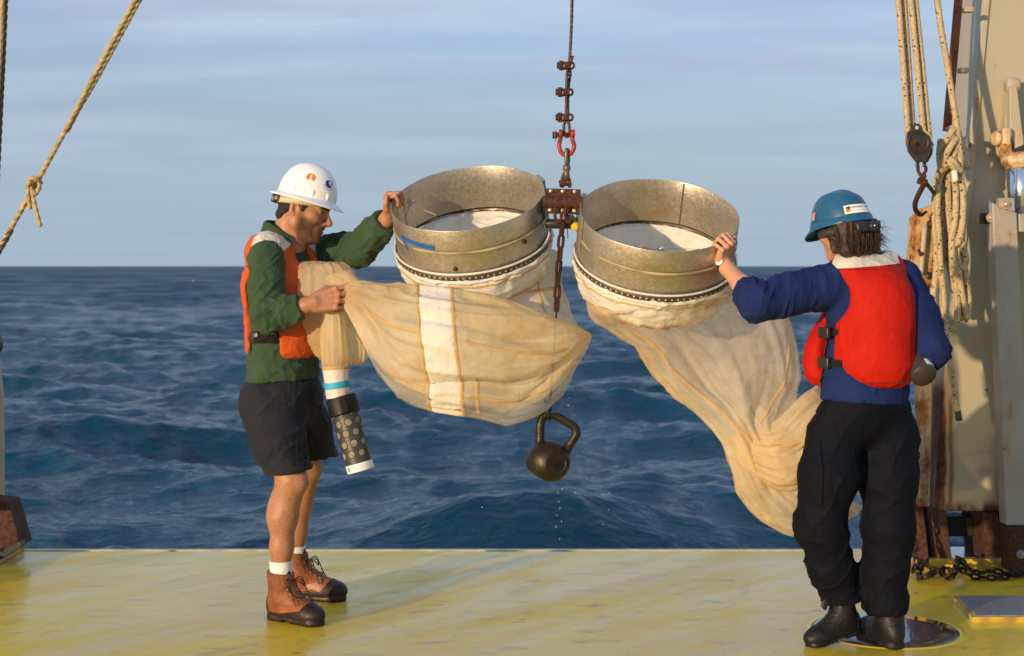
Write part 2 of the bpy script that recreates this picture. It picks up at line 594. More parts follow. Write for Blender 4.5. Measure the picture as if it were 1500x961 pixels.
def rusty(name, paint, amount=0.5, scale=9, rough=0.55, drip=0.3, metal=0.0, rustc=((0.05, 0.018, 0.008), (0.22, 0.075, 0.018))):
    """painted steel with rust breaking through and running down"""
    t = NT(name)
    n1 = t.noise(scale, 8, 0.65, dist=0.3)
    n2 = t.noise(scale * 0.8, 6, 0.6, co=t.coord((1.6, 1.6, drip)))
    m = t.math('MULTIPLY', t.math('ADD', n1, n2), 0.5)
    th = 0.66 - 0.32 * amount
    mask = t.rng(m, th - 0.05, th + 0.06, smooth=True)
    halo = t.rng(m, th - 0.16, th + 0.02, 0, 0.6)
    rc = t.mix(t.rng(t.noise(scale * 4, 5), 0.35, 0.65), rustc[0], rustc[1])
    pv = t.mix(t.rng(t.noise(3.1, 4), 0.3, 0.7), tuple(c * 0.82 for c in paint), tuple(min(1, c * 1.08) for c in paint))
    pc = t.mix(halo, pv, tuple(a * b for a, b in zip(paint, (0.95, 0.70, 0.40))))
    t.base(t.mix(mask, pc, rc))
    t.link(t.rng(mask, 0, 1, rough, 0.9), t.p.inputs['Roughness'])
    t.set(Metallic=metal)
    h = t.math('ADD', t.math('MULTIPLY', mask, 0.5), t.math('MULTIPLY', t.noise(scale * 9, 4), 0.5))
    t.nrm(t.bump(h, 0.5, 0.003))
    return t.m

def fabric(name, col, rough=0.85, weave=900, wob=0.3, var=0.18, sheen=0.2, fold=0.4):
    t = NT(name)
    n = t.noise(7, 5)
    t.base(t.mix(t.rng(n, 0.3, 0.7), tuple(c * (1 - var) for c in col), tuple(min(1, c * (1 + var)) for c in col)))
    t.set(Roughness=rough, Specular_IOR_Level=0.15, Sheen_Weight=sheen, Sheen_Roughness=0.5)
    f = t.noise(26, 4, 0.6, co=t.coord((1, 1, 1.6)), dist=0.8)
    b1 = t.bump(f, fold, 0.012)
    b2 = t.bump(t.noise(weave, 1), wob, 0.0012, b1)
    t.nrm(b2)
    return t.m

def gauze(name, col, see=0.25, trans=0.45, stain=(0.55, 0.36, 0.12), amt=0.5):
    """thin net cloth: scatters, lets light through and is partly open mesh"""
    t = NT(name)
    n = t.noise(2.6, 5, 0.6, dist=0.8)
    c = t.mix(t.rng(n, 0.40, 0.64, 0, amt), col, stain)
    c = t.mix(t.rng(t.noise(14, 5, 0.6), 0.35, 0.7, 0, 0.35), c, tuple(x * 0.78 for x in col))
    pale = t.attr('pale')
    c = t.mix(t.math('MULTIPLY', pale, 0.9), c, (0.74, 0.75, 0.76))
    t.base(c); t.set(Roughness=0.55, Specular_IOR_Level=0.35)
    b = t.bump(t.noise(9, 5, 0.6, co=t.coord((1, 1, 1)), dist=1.2), 0.35, 0.03)
    b = t.bump(t.noise(20, 5, 0.65, dist=1.5), 0.28, 0.012, b)
    b = t.bump(t.noise(60, 4, 0.6), 0.12, 0.005, b)
    t.nrm(b)
    tr = t.n.new('ShaderNodeBsdfTranslucent'); t.l.new(c, tr.inputs['Color']); t.l.new(b, tr.inputs['Normal'])
    m1 = t.n.new('ShaderNodeMixShader'); m1.inputs[0].default_value = trans
    t.l.new(t.p.outputs[0], m1.inputs[1]); t.l.new(tr.outputs[0], m1.inputs[2])
    tp = t.n.new('ShaderNodeBsdfTransparent'); tp.inputs[0].default_value = (0.97, 0.93, 0.84, 1)
    m2 = t.n.new('ShaderNodeMixShader')
    t.l.new(t.math('ADD', t.rng(t.noise(5, 4), 0.3, 0.7, see * 0.7, min(1, see * 1.3)), t.math('MULTIPLY', pale, 0.34)), m2.inputs[0])
    t.l.new(m1.outputs[0], m2.inputs[1]); t.l.new(tp.outputs[0], m2.inputs[2])
    t.l.new(m2.outputs[0], t.out.inputs[0])
    return t.m

def skin(name, col, red, hair_c):
    """skin with attributes: stubble, lips, eye, body hair"""
    t = NT(name)
    c = t.mix(t.rng(t.noise(38, 5), 0.3, 0.7, 0, 0.55), col, red)
    c = t.mix(t.math('MULTIPLY', t.attr('stubble'), t.rng(t.noise(420, 2), 0.35, 0.6, 0.52, 1.0)), c, (0.045, 0.028, 0.018))
    c = t.mix(t.attr('lip'), c, (0.30, 0.085, 0.06))
    c = t.mix(t.attr('dark'), c, hair_c)
    fleck = t.rng(t.noise(480, 3, co=t.coord((1, 1, 0.22))), 0.54, 0.64, 0, 0.6)
    c = t.mix(t.math('MULTIPLY', t.attr('hairy'), fleck), c, (0.05, 0.02, 0.01))
    t.base(c)
    t.set(Roughness=0.48, Specular_IOR_Level=0.4, Subsurface_Weight=0.12, Subsurface_Scale=0.02)
    t.p.inputs['Subsurface Radius'].default_value = (1.0, 0.35, 0.18)
    t.nrm(t.bump(t.noise(60, 4), 0.25, 0.004, t.bump(t.noise(260, 3), 0.4, 0.002)))
    return t.m

def rope_mat(name, col, fleck, scale=1.0):
    """braided line: herringbone relief, dark tracer flecks"""
    t = NT(name)
    uv = t.tc.outputs['UV']
    mp = t.n.new('ShaderNodeMapping'); mp.inputs['Scale'].default_value = (110 * scale, 9, 1); t.l.new(uv, mp.inputs[0])
    vo = t.n.new('ShaderNodeTexVoronoi'); vo.inputs['Scale'].default_value = 1; t.l.new(mp.outputs[0], vo.inputs['Vector'])
    sp = t.n.new('ShaderNodeSeparateColor'); t.l.new(vo.outputs['Color'], sp.inputs[0])
    m = t.math('MULTIPLY', t.rng(sp.outputs[0], 0.86, 0.87), t.rng(vo.outputs['Distance'], 0.55, 0.45))
    c = t.mix(t.rng(t.noise(11, 5), 0.3, 0.7), tuple(x * 0.8 for x in col), col)
    c = t.mix(t.rng(vo.outputs['Distance'], 0.35, 0.75, 0, 0.5), c, tuple(x * 0.45 for x in col))
    c = t.mix(m, c, fleck)
    t.base(c); t.set(Roughness=0.85, Specular_IOR_Level=0.2)
    t.nrm(t.bump(t.rng(vo.outputs['Distance'], 0, 0.8, 1, 0), 0.7, 0.003))
    return t.m

M = {}
M['rust_dark'] = rusty('dark_rusty_iron', (0.05, 0.035, 0.03), 0.75, 24, 0.5, 1.0, 0.3, ((0.03, 0.012, 0.008), (0.13, 0.042, 0.014)))
M['rust_chain'] = rusty('red_brown_chain_iron', (0.03, 0.013, 0.011), 0.7, 30, 0.45, 1.0, 0.35, ((0.025, 0.009, 0.008), (0.085, 0.026, 0.016)))
M['black_chain'] = rusty('black_wet_chain_iron', (0.015, 0.012, 0.012), 0.4, 26, 0.3, 1.0, 0.4, ((0.02, 0.009, 0.006), (0.06, 0.022, 0.01)))
M['rust_plate'] = rusty('brown_rusted_plate', (0.045, 0.026, 0.017), 0.65, 22, 0.5, 0.6, 0.25, ((0.028, 0.012, 0.008), (0.12, 0.048, 0.018)))
M['wire'] = plain('greased_wire_rope', (0.07, 0.045, 0.035), 0.5, 0.5, 0.4, 60, 0.6, 400, 0.002)
M['red_paint'] = rusty('chipped_red_paint', (0.38, 0.02, 0.02), 0.35, 26, 0.4, 1.0)
M['grey_iron'] = plain('weathered_galvanised_iron', (0.15, 0.13, 0.10), 0.5, 0.6, 0.35, 40, 0.4, 160, 0.002)
M['bolt'] = plain('bright_bolt_head', (0.62, 0.48, 0.34), 0.35, 0.7, 0.2, 50)
M['black_plastic'] = plain('black_plastic', (0.018, 0.018, 0.02), 0.38, 0, 0.2, 30)
M['black_webbing'] = fabric('black_webbing', (0.008, 0.0075, 0.0078), 0.8, 700)
M['black_rubber'] = plain('black_rubber', (0.008, 0.008, 0.0085), 0.5, 0, 0.35, 24, 0.35, 120, 0.003, 0.3)
M['kettle'] = plain('bronze_black_cast_iron', (0.034, 0.027, 0.018), 0.42, 0.6, 0.3, 26, 0.55, 210, 0.002)
M['block_plate'] = plain('dark_brown_block_plate', (0.035, 0.027, 0.018), 0.4, 0.3, 0.3, 20)
M['white_plastic'] = plain('white_plastic', (0.80, 0.80, 0.79), 0.28, 0, 0.03, 12, 0.03, 60)
M['blue_shell'] = plain('blue_plastic_shell', (0.012, 0.090, 0.195), 0.36, 0, 0.08, 10, 0.04, 60)
M['blue_tape'] = plain('blue_tape', (0.01, 0.10, 0.42), 0.5, 0, 0.12, 30)
M['teal_tape'] = plain('bright_blue_band', (0.03, 0.35, 0.62), 0.6, 0, 0.12, 30)
M['yellow'] = plain('yellow_plastic', (0.72, 0.47, 0.02), 0.45, 0, 0.15, 30)
M['teal'] = plain('teal_plastic', (0.02, 0.12, 0.13), 0.45, 0, 0.2, 30)
M['print_dark'] = plain('black_print', (0.02, 0.02, 0.03), 0.6, 0, 0.05)
M['print_navy'] = plain('navy_print', (0.03, 0.035, 0.16), 0.5, 0, 0.05)
M['print_orange'] = plain('orange_print', (0.68, 0.19, 0.02), 0.5, 0, 0.05)
M['print_white'] = plain('white_sticker', (0.80, 0.79, 0.76), 0.45, 0, 0.04)
M['print_grey'] = plain('grey_print', (0.42, 0.42, 0.44), 0.5, 0, 0.05)
M['chrome'] = plain('polished_chrome_rod', (0.72, 0.76, 0.80), 0.16, 1.0, 0.05, 5, 0.03, 30)
M['white_line'] = plain('white_twine', (0.72, 0.69, 0.62), 0.8, 0, 0.15, 40)

def _aluminium():
    t = NT('dull_spangled_aluminium')
    n = t.noise(95, 6, 0.7)
    big = t.noise(6, 5, 0.6, dist=0.4)
    vor = t.voronoi(42)
    c = t.mix(t.rng(n, 0.3, 0.7), (0.40, 0.37, 0.31), (0.62, 0.57, 0.48))
    c = t.mix(t.rng(vor, 0.1, 0.7, 0, 0.35), c, (0.34, 0.31, 0.27))
    c = t.mix(t.rng(big, 0.50, 0.72, 0, 0.55), c, (0.36, 0.24, 0.10))
    c = t.mix(t.rng(t.noise(70, 3), 0.70, 0.76, 0, 0.7), c, (0.16, 0.125, 0.08))
    t.base(c)
    t.link(t.rng(n, 0.3, 0.7, 0.34, 0.52), t.p.inputs['Roughness'])
    t.set(Metallic=0.8)
    t.nrm(t.bump(n, 0.3, 0.002))
    return t.m
M['aluminium'] = _aluminium()

def _strap():
    t = NT('dark_steel_band'); t.base((0.085, 0.068, 0.045)); t.set(Roughness=0.5, Metallic=0.5)
    t.nrm(t.bump(t.noise(90), 0.3, 0.002)); return t.m
M['strap'] = _strap()

M['gauze'] = gauze('yellowed_net_gauze', (0.88, 0.77, 0.54), 0.40, 0.38, (0.76, 0.49, 0.16), 0.72)
M['gauze_white'] = gauze('white_net_cloth', (0.84, 0.82, 0.77), 0.30, 0.36, (0.70, 0.52, 0.26), 0.35)
M['collar'] = gauze('white_collar_canvas', (0.86, 0.85, 0.81), 0.0, 0.25, (0.70, 0.50, 0.22), 0.35)
M['band_cloth'] = gauze('white_band_cloth', (0.84, 0.81, 0.74), 0.0, 0.22, (0.74, 0.60, 0.36), 0.25)
M['seam'] = gauze('amber_seam_tape', (0.72, 0.50, 0.22), 0.22, 0.3, (0.60, 0.36, 0.11), 0.5)

M['skin'] = skin('tanned_skin', (0.43, 0.215, 0.118), (0.31, 0.125, 0.065), (0.012, 0.008, 0.006))
M['skin_pale'] = skin('fair_skin', (0.55, 0.30, 0.19), (0.48, 0.21, 0.12), (0.10, 0.045, 0.02))
M['shirt'] = fabric('dark_green_shirt_cloth', (0.037, 0.072, 0.038), 0.85, 900, 0.3, 0.18, 0.05)
M['shorts'] = fabric('charcoal_shorts_cloth', (0.017, 0.019, 0.028), 0.8, 800, 0.3, 0.18, 0.05)
M['sock'] = fabric('white_sock_knit', (0.74, 0.72, 0.68), 0.9, 500, 0.5)
M['vest_orange'] = fabric('faded_orange_vest_cloth', (0.52, 0.085, 0.018), 0.7, 700, 0.2, 0.15, 0.05)
M['vest_red'] = fabric('red_orange_vest_cloth', (0.42, 0.010, 0.003), 0.7, 700, 0.2, 0.10, 0.0, 0.2)
M['reflective'] = fabric('silver_reflective_tape', (0.55, 0.52, 0.47), 0.45, 600, 0.2, 0.12)
M['jacket'] = fabric('navy_blue_jacket_fleece', (0.011, 0.024, 0.105), 0.9, 700, 0.3, 0.2, 0.0)
M['trousers'] = fabric('black_foul_weather_cloth', (0.0032, 0.0044, 0.0095), 0.75, 800, 0.15, 0.2, 0.0, 0.25)
M['trousers'].node_tree.nodes['Principled BSDF'].inputs['Specular IOR Level'].default_value = 0.12
M['leather'] = plain('brown_boot_leather', (0.22, 0.066, 0.017), 0.65, 0, 0.45, 16, 0.6, 90, 0.004)
M['boot_low'] = plain('dark_brown_boot_rubber', (0.020, 0.0125, 0.009), 0.48, 0, 0.4, 24, 0.4, 120, 0.003, 0.35)
M['lace'] = plain('brown_lace', (0.055, 0.022, 0.012), 0.8, 0, 0.3, 60)
M['hair_black'] = plain('black_hair', (0.012, 0.009, 0.008), 0.5, 0, 0.4, 200, 0.9, 500, 0.004)
M['hair_brown'] = plain('brown_hair', (0.036, 0.017, 0.009), 0.40, 0, 0.6, 90, 0.8, 300, 0.004)
M['rope'] = rope_mat('braided_rope', (0.56, 0.44, 0.255), (0.06, 0.05, 0.05))
M['rope_plain'] = plain('laid_rope', (0.42, 0.31, 0.15), 0.9, 0, 0.35, 40, 0.6, 300, 0.003)
M['rope_dark'] = plain('dark_laid_rope', (0.10, 0.075, 0.04), 0.9, 0, 0.4, 40, 0.6, 300, 0.003)
M['green_whip'] = plain('green_whipping', (0.01, 0.05, 0.035), 0.6)
M['brown_pipe'] = rusty('brown_rusted_pipe', (0.20, 0.055, 0.02), 0.55, 10, 0.6, 0.4, 0, ((0.06, 0.02, 0.01), (0.26, 0.085, 0.025)))
M['pad_plate'] = rusty('yellow_cream_rusted_plate', (0.52, 0.38, 0.19), 0.52, 11, 0.6, 0.5, 0, ((0.07, 0.024, 0.009), (0.42, 0.17, 0.03)))
M['cream'] = rusty('cream_painted_steel', (0.42, 0.375, 0.275), 0.16, 14, 0.5, 0.35, 0, ((0.10, 0.04, 0.012), (0.40, 0.19, 0.05)))
M['clevis'] = rusty('cream_rusted_clevis', (0.58, 0.48, 0.34), 0.42, 17, 0.5, 0.6, 0, ((0.08, 0.03, 0.01), (0.48, 0.22, 0.045)))
M['post'] = rusty('grey_painted_post', (0.33, 0.325, 0.30), 0.14, 10, 0.5, 0.25, 0, ((0.09, 0.035, 0.012), (0.36, 0.17, 0.05)))
M['foot_rust'] = rusty('rust_red_foot_steel', (0.05, 0.02, 0.013), 0.65, 12, 0.7, 0.4, 0, ((0.02, 0.009, 0.007), (0.095, 0.032, 0.014)))
M['dark_steel'] = plain('black_painted_steel', (0.018, 0.017, 0.016), 0.5, 0.2, 0.4, 15)
M['grit_plate'] = plain('grey_non_skid_plate', (0.17, 0.18, 0.19), 0.45, 0, 0.35, 70, 0.6, 260, 0.003)
M['drop'] = plain('water_drop', (0.95, 0.96, 0.97), 0.03, 0, 0.02)
_d = M['drop'].node_tree.nodes['Principled BSDF'].inputs; _d['Transmission Weight'].default_value = 0.9; _d['IOR'].default_value = 1.33

# ------------------------------------------------------------------ the sea
SEA_Z = -2.9
def build_sea():
    drop = EYE - SEA_Z
    dv = np.concatenate([[0.12, 0.25, 0.4, 0.6, 0.8], np.arange(1.0, 20, 0.2), np.arange(20, 60, 0.28), np.arange(60, 200, 0.6), np.arange(200, 470, 0.9), np.arange(475, 1100, 16)])
    Yr = drop * F_PX / dv                                     # distance of each row of vertices
    tx = np.concatenate([np.linspace(-1.5, -0.46, 60), np.linspace(-0.455, 0.455, 900), np.linspace(0.46, 1.5, 60)])
    Yg, T = np.meshgrid(Yr, tx, indexing='ij')
    X = T * Yg
    rng = np.random.RandomState(11)
    step = np.gradient(Yr)[:, None] * -1 * np.ones_like(T)
    dxs = np.gradient(tx)[None] * Yg
    sp = np.maximum(step, dxs)
    Z = np.zeros_like(X); DX = np.zeros_like(X); DY = np.zeros_like(X)
    lam = np.concatenate([np.geomspace(0.28, 2.2, 64), np.geomspace(2.2, 7.0, 34), np.geomspace(7.6, 30, 18)])
    group = 0.55 + 0.9 * fbm(np.stack([X * 0.11, Yg * 0.11, 0 * X], -1), 3)
    for i, L in enumerate(lam):
        k = 2 * np.pi / L
        spread = 0.75 if L < 2.2 else 0.5
        th = math.radians(-105) + rng.randn() * spread        # running towards the ship, a little to the left
        a = L / (2 * np.pi) * ((0.020 if L < 0.7 else 0.034) if L < 2.2 else 0.038 if L < 7.5 else 0.027)
        ph = k * (X * math.cos(th) + Yg * math.sin(th)) + rng.rand() * 6.283
        w = np.clip(L / (1.5 * sp) - 0.6, 0, 1) * a * (group if L < 7.5 else 1.0)
        s, c = np.sin(ph), np.cos(ph)
        Z += w * c
        q = 0.85
        DX -= q * w * math.cos(th) * s; DY -= q * w * math.sin(th) * s
    # the swell that humps up close behind the stern
    cx, cy = 0.75, 23.6
    u = (X - cx) * 0.93 + (Yg - cy) * 0.12
    Z += 0.90 * np.exp(-(u / 2.9) ** 2) * np.exp(-((Yg - cy - 0.10 * (X - cx)) / 1.9) ** 2)
    V = np.stack([X + DX, Yg + DY, SEA_Z + Z], -1).reshape(-1, 3)
    t = NT('deep_blue_sea_water')
    n = t.noise(0.25, 4)
    t.base(t.mix(t.rng(n, 0.35, 0.65), (0.001, 0.032, 0.068), (0.002, 0.050, 0.100)))
    t.set(IOR=1.33, Specular_IOR_Level=0.26)
    wind = t.noise(1.0, 5, 0.6, co=t.coord((0.012, 0.05, 1)), dist=0.5)
    far = t.rng(t.sep()[1], 30, 320, 0.06, 0.46)
    t.link(t.math('MULTIPLY', far, t.rng(wind, 0.35, 0.65, 0.65, 1.35)), t.p.inputs['Roughness'])      # unresolved chop farther out
    b = t.bump(t.noise(1.6, 4, 0.6, co=t.coord((0.75, 1.3, 1)), dist=0.9), 0.85, 0.16)
    b = t.bump(t.noise(6.5, 4, 0.6, co=t.coord((0.7, 1.3, 1)), dist=0.9), 0.6, 0.04, b)
    t.nrm(b)
    o = make('sea', V, grid_faces_np(len(Yr), len(tx)), t.m)
    o['kind'] = 'structure'
build_sea()

# ------------------------------------------------------------------ the deck
def deck_mat():
    t = NT('wet_yellow_deck_paint')
    run = math.radians(51)                                      # bearing of the sunlight across the deck, which the streaks follow
    worn = t.noise(1.3, 6, 0.6, co=t.aligned(run, (0.5, 1.7, 1)), dist=0.8)
    c = t.mix(t.rng(worn, 0.35, 0.65), (0.72, 0.50, 0.010), (0.80, 0.60, 0.035))
    pale = t.noise(2.2, 6, 0.62, co=t.aligned(run, (0.4, 1.7, 1)), dist=0.6)
    c = t.mix(t.rng(pale, 0.54, 0.70, 0, 0.55), c, (0.74, 0.60, 0.24))
    grime = t.noise(5.5, 7, 0.65, co=t.coord((0.8, 1.8, 1)), dist=0.4)
    c = t.mix(t.rng(grime, 0.56, 0.70, 0, 0.7), c, (0.26, 0.18, 0.05))
    chips = t.noise(26, 3, 0.5, co=t.coord((0.6, 1.3, 1)))
    c = t.mix(t.rng(chips, 0.70, 0.74, 0, 0.9), c, (0.05, 0.045, 0.05))
    sun_streak = t.noise(2.2, 7, 0.68, co=t.aligned(run, (0.35, 2.6, 1)), dist=0.5)
    c = t.mix(t.rng(sun_streak, 0.54, 0.66, 0, 0.65), c, (0.80, 0.45, 0.030))  # orange streaks coloured in for sun patches lying between shadows
    grey = t.noise(4.0, 7, 0.68, co=t.aligned(run, (0.5, 1.8, 1)), dist=0.6)
    c = t.mix(t.rng(grey, 0.58, 0.70, 0, 0.6), c, (0.33, 0.30, 0.17))
    c = t.mix(t.rng(t.noise(75, 3), 0.70, 0.75, 0, 0.8), c, (0.13, 0.10, 0.05))
    t.base(c)
    t.link(t.rng(t.noise(7, 5), 0.3, 0.7, 0.45, 0.65), t.p.inputs['Roughness'])
    t.set(Specular_IOR_Level=0.3, Coat_Weight=1.0, Coat_IOR=1.30)
    film = t.noise(1.6, 6, 0.62, co=t.aligned(run, (0.5, 1.8, 1)), dist=0.9)
    t.link(t.rng(film, 0.42, 0.66, 1.0, 0.45), t.p.inputs['Coat Weight'])
    t.link(t.rng(film, 0.38, 0.62, 0.04, 0.32), t.p.inputs['Coat Roughness'])
    grit = t.bump(t.noise(230, 3), 0.10, 0.002)
    t.nrm(t.bump(t.noise(60, 4), 0.22, 0.004, grit))
    cb = t.bump(t.noise(9, 4, 0.55, co=t.coord((0.8, 1.4, 1))), 0.07, 0.02)
    cb = t.bump(t.noise(70, 3), 0.03, 0.003, cb)
    t.link(cb, t.p.inputs['Coat Normal'])
    return t.m
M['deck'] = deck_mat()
M['edge_highlight'] = plain('pale_edge_highlight', (0.55, 0.50, 0.34), 0.45, 0, 0.35, 9, 0.4, 60, 0.004)
DECK_Y = EYE * F_PX / (804.5 - HORIZON)
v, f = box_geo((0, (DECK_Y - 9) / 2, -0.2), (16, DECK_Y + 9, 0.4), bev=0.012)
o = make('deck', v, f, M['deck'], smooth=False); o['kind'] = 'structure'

v, f = box_geo((0, DECK_Y - 0.030, 0.0022), (15.9, 0.045, 0.004), bev=0.0015)  # edge bar, painted paler to give the bright highlight along the rim
o = make('deck_edge_highlight', v, f, M['edge_highlight'], smooth=False); o['kind'] = 'structure'
# yellow paint without the film of water, for kerbs
def kerb_mat():
    t = NT('yellow_kerb_paint')
    t.base(t.mix(t.rng(t.noise(14, 6), 0.45, 0.62), (0.55, 0.38, 0.03), (0.33, 0.20, 0.05)))
    t.set(Roughness=0.45, Coat_Weight=0.4, Coat_Roughness=0.2)
    t.nrm(t.bump(t.noise(60), 0.4, 0.004)); return t.m
M['kerb'] = kerb_mat()

def on_deck(u, v, z=0.0):
    Y = (EYE - z) * F_PX / (v - HORIZON)
    return np.array(((u - 750) * Y / F_PX, Y, z))

# flush round hatch with a puddled dark lid
hc = on_deck(1297, 923)
t_ = NT('wet_dark_hatch_lid')
t_.base(t_.mix(t_.rng(t_.noise(9, 5), 0.35, 0.65), (0.012, 0.010, 0.010), (0.05, 0.026, 0.018)))
t_.set(Roughness=0.35, Coat_Weight=1.0, Coat_Roughness=0.025, Coat_IOR=1.45)
t_.link(t_.bump(t_.noise(22, 3), 0.05, 0.01), t_.p.inputs['Coat Normal'])
hatch = thing('deck_hatch', 'round dark wet hatch set flush in the deck under the black boots', 'hatch', hc)
v, f = lathe_geo([(0.002, 0.004), (0.20, 0.004), (0.278, 0.004), (0.281, 0.001)], hc, (0, 0, 1), 64)
make('lid', v, f, t_.m, hatch)
v, f = lathe_geo([(0.283, -0.002), (0.283, 0.0025), (0.288, 0.003), (0.296, 0.003), (0.306, -0.002)], hc, (0, 0, 1), 64)
make('rim', v, f, M['deck'], hatch)

# raised grey plate beside the frame
a, b_, c_, d_ = on_deck(1396, 881), on_deck(1640, 881), on_deck(1660, 912), on_deck(1424, 912)
dp = thing('deck_plate', 'raised grey gritty plate with a yellow edge on the deck at the lower right', 'deck plate', (a + c_) / 2)
up = np.array((0, 0, 0.022))
inn = lambda p, q: lerp(p, (a + b_ + c_ + d_) / 4, q)
v, f = prism_geo([d_, c_, b_, a], [p + up for p in (d_, c_, b_, a)])
make('rim', v, f, M['kerb'], dp, False)
v, f = prism_geo([inn(p, 0.045) + up * 0.6 for p in (d_, c_, b_, a)], [inn(p, 0.06) + up * 1.25 for p in (d_, c_, b_, a)])
make('top_plate', v, f, M['grit_plate'], dp, False)

# ------------------------------------------------------------------ the right-hand leg of the stern frame
def prism_px(poly, Y0, Y1, name, m, parent, bev=0.006, shrink=0.0):
    """a plate whose outline is known at distance Y0, reaching back to Y1 with its real thickness"""
    A = [W(u, v, Y0) for u, v in poly]
    B = [p + np.array((0, Y1 - Y0, 0)) for p in A]
    v, f = prism_geo(A, B)
    n = np.cross(A[1] - A[0], A[2] - A[1])
    if n[1] > 0: f = [q[::-1] for q in f]
    o = make(name, v, f, m, parent, False)
    return bevel_obj(o, bev) if bev else o

FB = W(1400, 833, 7.1); FB[2] = 0
fr = thing('stern_frame_leg', 'tall cream steel leg of the stern frame streaked with rust at the right', 'frame leg', FB)

def beam_mat():
    t = NT('cream_beam_paint_with_rust_runs')
    xyz = t.sep()
    X, Z = xyz[0], xyz[2]
    wob = t.math('MULTIPLY', t.math('SUBTRACT', t.noise(5, 4, co=t.coord((1, 1, 0.6))), 0.5), 0.05)
    Xw = t.math('ADD', X, wob)
    def band(x0, w, ztop, soft=0.02):
        d = t.math('ABSOLUTE', t.math('SUBTRACT', Xw, x0 - FB[0]))
        m = t.rng(d, w, max(w - soft, 0.0), smooth=True)
        return t.math('MULTIPLY', m, t.rng(Z, ztop, ztop - 0.10, smooth=True))
    px = lambda u: W(u, 0, 7.12)[0]
    pz = lambda v: W(0, v, 7.12)[2]
    n = t.noise(7, 7, 0.62, co=t.coord((1.5, 1.5, 0.35)))
    paint = t.mix(t.rng(t.noise(2.2, 4, co=t.coord((1.2, 1.2, 0.5))), 0.3, 0.7), (0.33, 0.305, 0.22), (0.39, 0.36, 0.265))
    paint = t.mix(t.rng(n, 0.50, 0.68, 0, 0.5), paint, (0.45, 0.33, 0.16))
    speck = t.rng(t.noise(30, 4, 0.5), 0.71, 0.76, smooth=True)
    paint = t.mix(speck, paint, (0.16, 0.07, 0.02))
    run = t.math('MAXIMUM', band(px(1376), 0.038, pz(548)), t.math('MULTIPLY', band(px(1392), 0.020, pz(566)), 0.75))
    run = t.math('MAXIMUM', run, t.math('MULTIPLY', band(px(1463), 0.025, pz(520)), 0.45))
    foot = t.math('MULTIPLY', t.rng(Z, pz(728), pz(746), smooth=True), t.rng(n, 0.36, 0.52))
    halo = t.math('MAXIMUM', band(px(1381), 0.085, pz(525), 0.06), foot)
    paint = t.mix(t.math('MULTIPLY', halo, 0.6), paint, (0.42, 0.24, 0.08))
    mask = t.math('MAXIMUM', t.math('MULTIPLY', run, t.rng(n, 0.25, 0.45, 0.55, 1)), foot)
    rc = t.mix(t.rng(t.noise(28, 5), 0.35, 0.65), (0.030, 0.011, 0.007), (0.13, 0.045, 0.014))
    t.base(t.mix(mask, paint, rc))
    t.link(t.rng(mask, 0, 1, 0.45, 0.85), t.p.inputs['Roughness'])
    t.nrm(t.bump(t.math('ADD', t.math('MULTIPLY', n, 0.6), t.noise(70, 4)), 0.25, 0.003))
    return t.m
M['beam'] = beam_mat()

def beam_ring(v, ul, uc, ur):
    """plan section of the leg at a height: back left, front left, front right, back right"""
    return [W(uc, v, 7.12), W(ur, v, 7.12), W(ur, v, 7.12) + (0.04, 0.46, 0), np.array((W(ul, v, 7.50)[0], 7.56, W(uc, v, 7.12)[2]))]
lv = [beam_ring(-420, 1462, 1492, 1720), beam_ring(0, 1413, 1440, 1650), beam_ring(300, 1379, 1411, 1590), beam_ring(590, 1347, 1379, 1520), beam_ring(749, 1346, 1368, 1474)]
lv_rings = lv
v = np.array([p for r in lv[::-1] for p in r]); f = grid_faces(5, 4, True) + [(3, 2, 1, 0), (16, 17, 18, 19)]
bevel_obj(make('beam', v, f, M['beam'], fr, False), 0.012, 3)

# raised flat bar welded down the front corner
v = []
fb_rows = ((-420, 1494), (0, 1441), (300, 1413), (470, 1393))
A = [W(u, q, 7.12) for q, u in fb_rows]
v = np.array([p + d for p in A for d in ((0, -0.014, 0), (0.026, -0.014, 0), (0.026, 0.003, 0), (0, 0.003, 0))])
bevel_obj(make('corner_bar', v, grid_faces(4, 4, True) + [(3, 2, 1, 0), (12, 13, 14, 15)], M['cream'], fr, False), 0.003)
# stem plate, feet and cross member below the beam
prism_px([(1347, 424), (1369, 426), (1362, 742), (1346, 742)], 7.02, 7.10, 'stem_plate', M['stem'] if 'stem' in M else rusty('stained_cream_plate', (0.34, 0.29, 0.20), 0.42, 8, 0.6, 0.25), fr)
prism_px([(1366, 742), (1386, 748), (1396, 829), (1376, 829)], 7.12, 7.46, 'foot', M['foot_rust'], fr)
prism_px([(1440, 750), (1462, 750), (1467, 829), (1446, 829)], 7.14, 7.50, 'foot', M['foot_rust'], fr)
prism_px([(1344, 741), (1368, 741), (1376, 829), (1356, 829)], 7.24, 7.48, 'foot', M['dark_steel'], fr)
prism_px([(1463, 748), (1492, 748), (1492, 830), (1470, 830)], 7.24, 7.52, 'foot', M['dark_steel'], fr)
prism_px([(1384, 757), (1448, 757), (1448, 786), (1386, 786)], 7.30, 7.42, 'cross_member', M['dark_steel'], fr)
prism_px([(1334, 738), (1350, 735), (1356, 770), (1362, 826), (1328, 815), (1325, 790)], 7.10, 7.16, 'gusset', M['foot_rust'], fr)

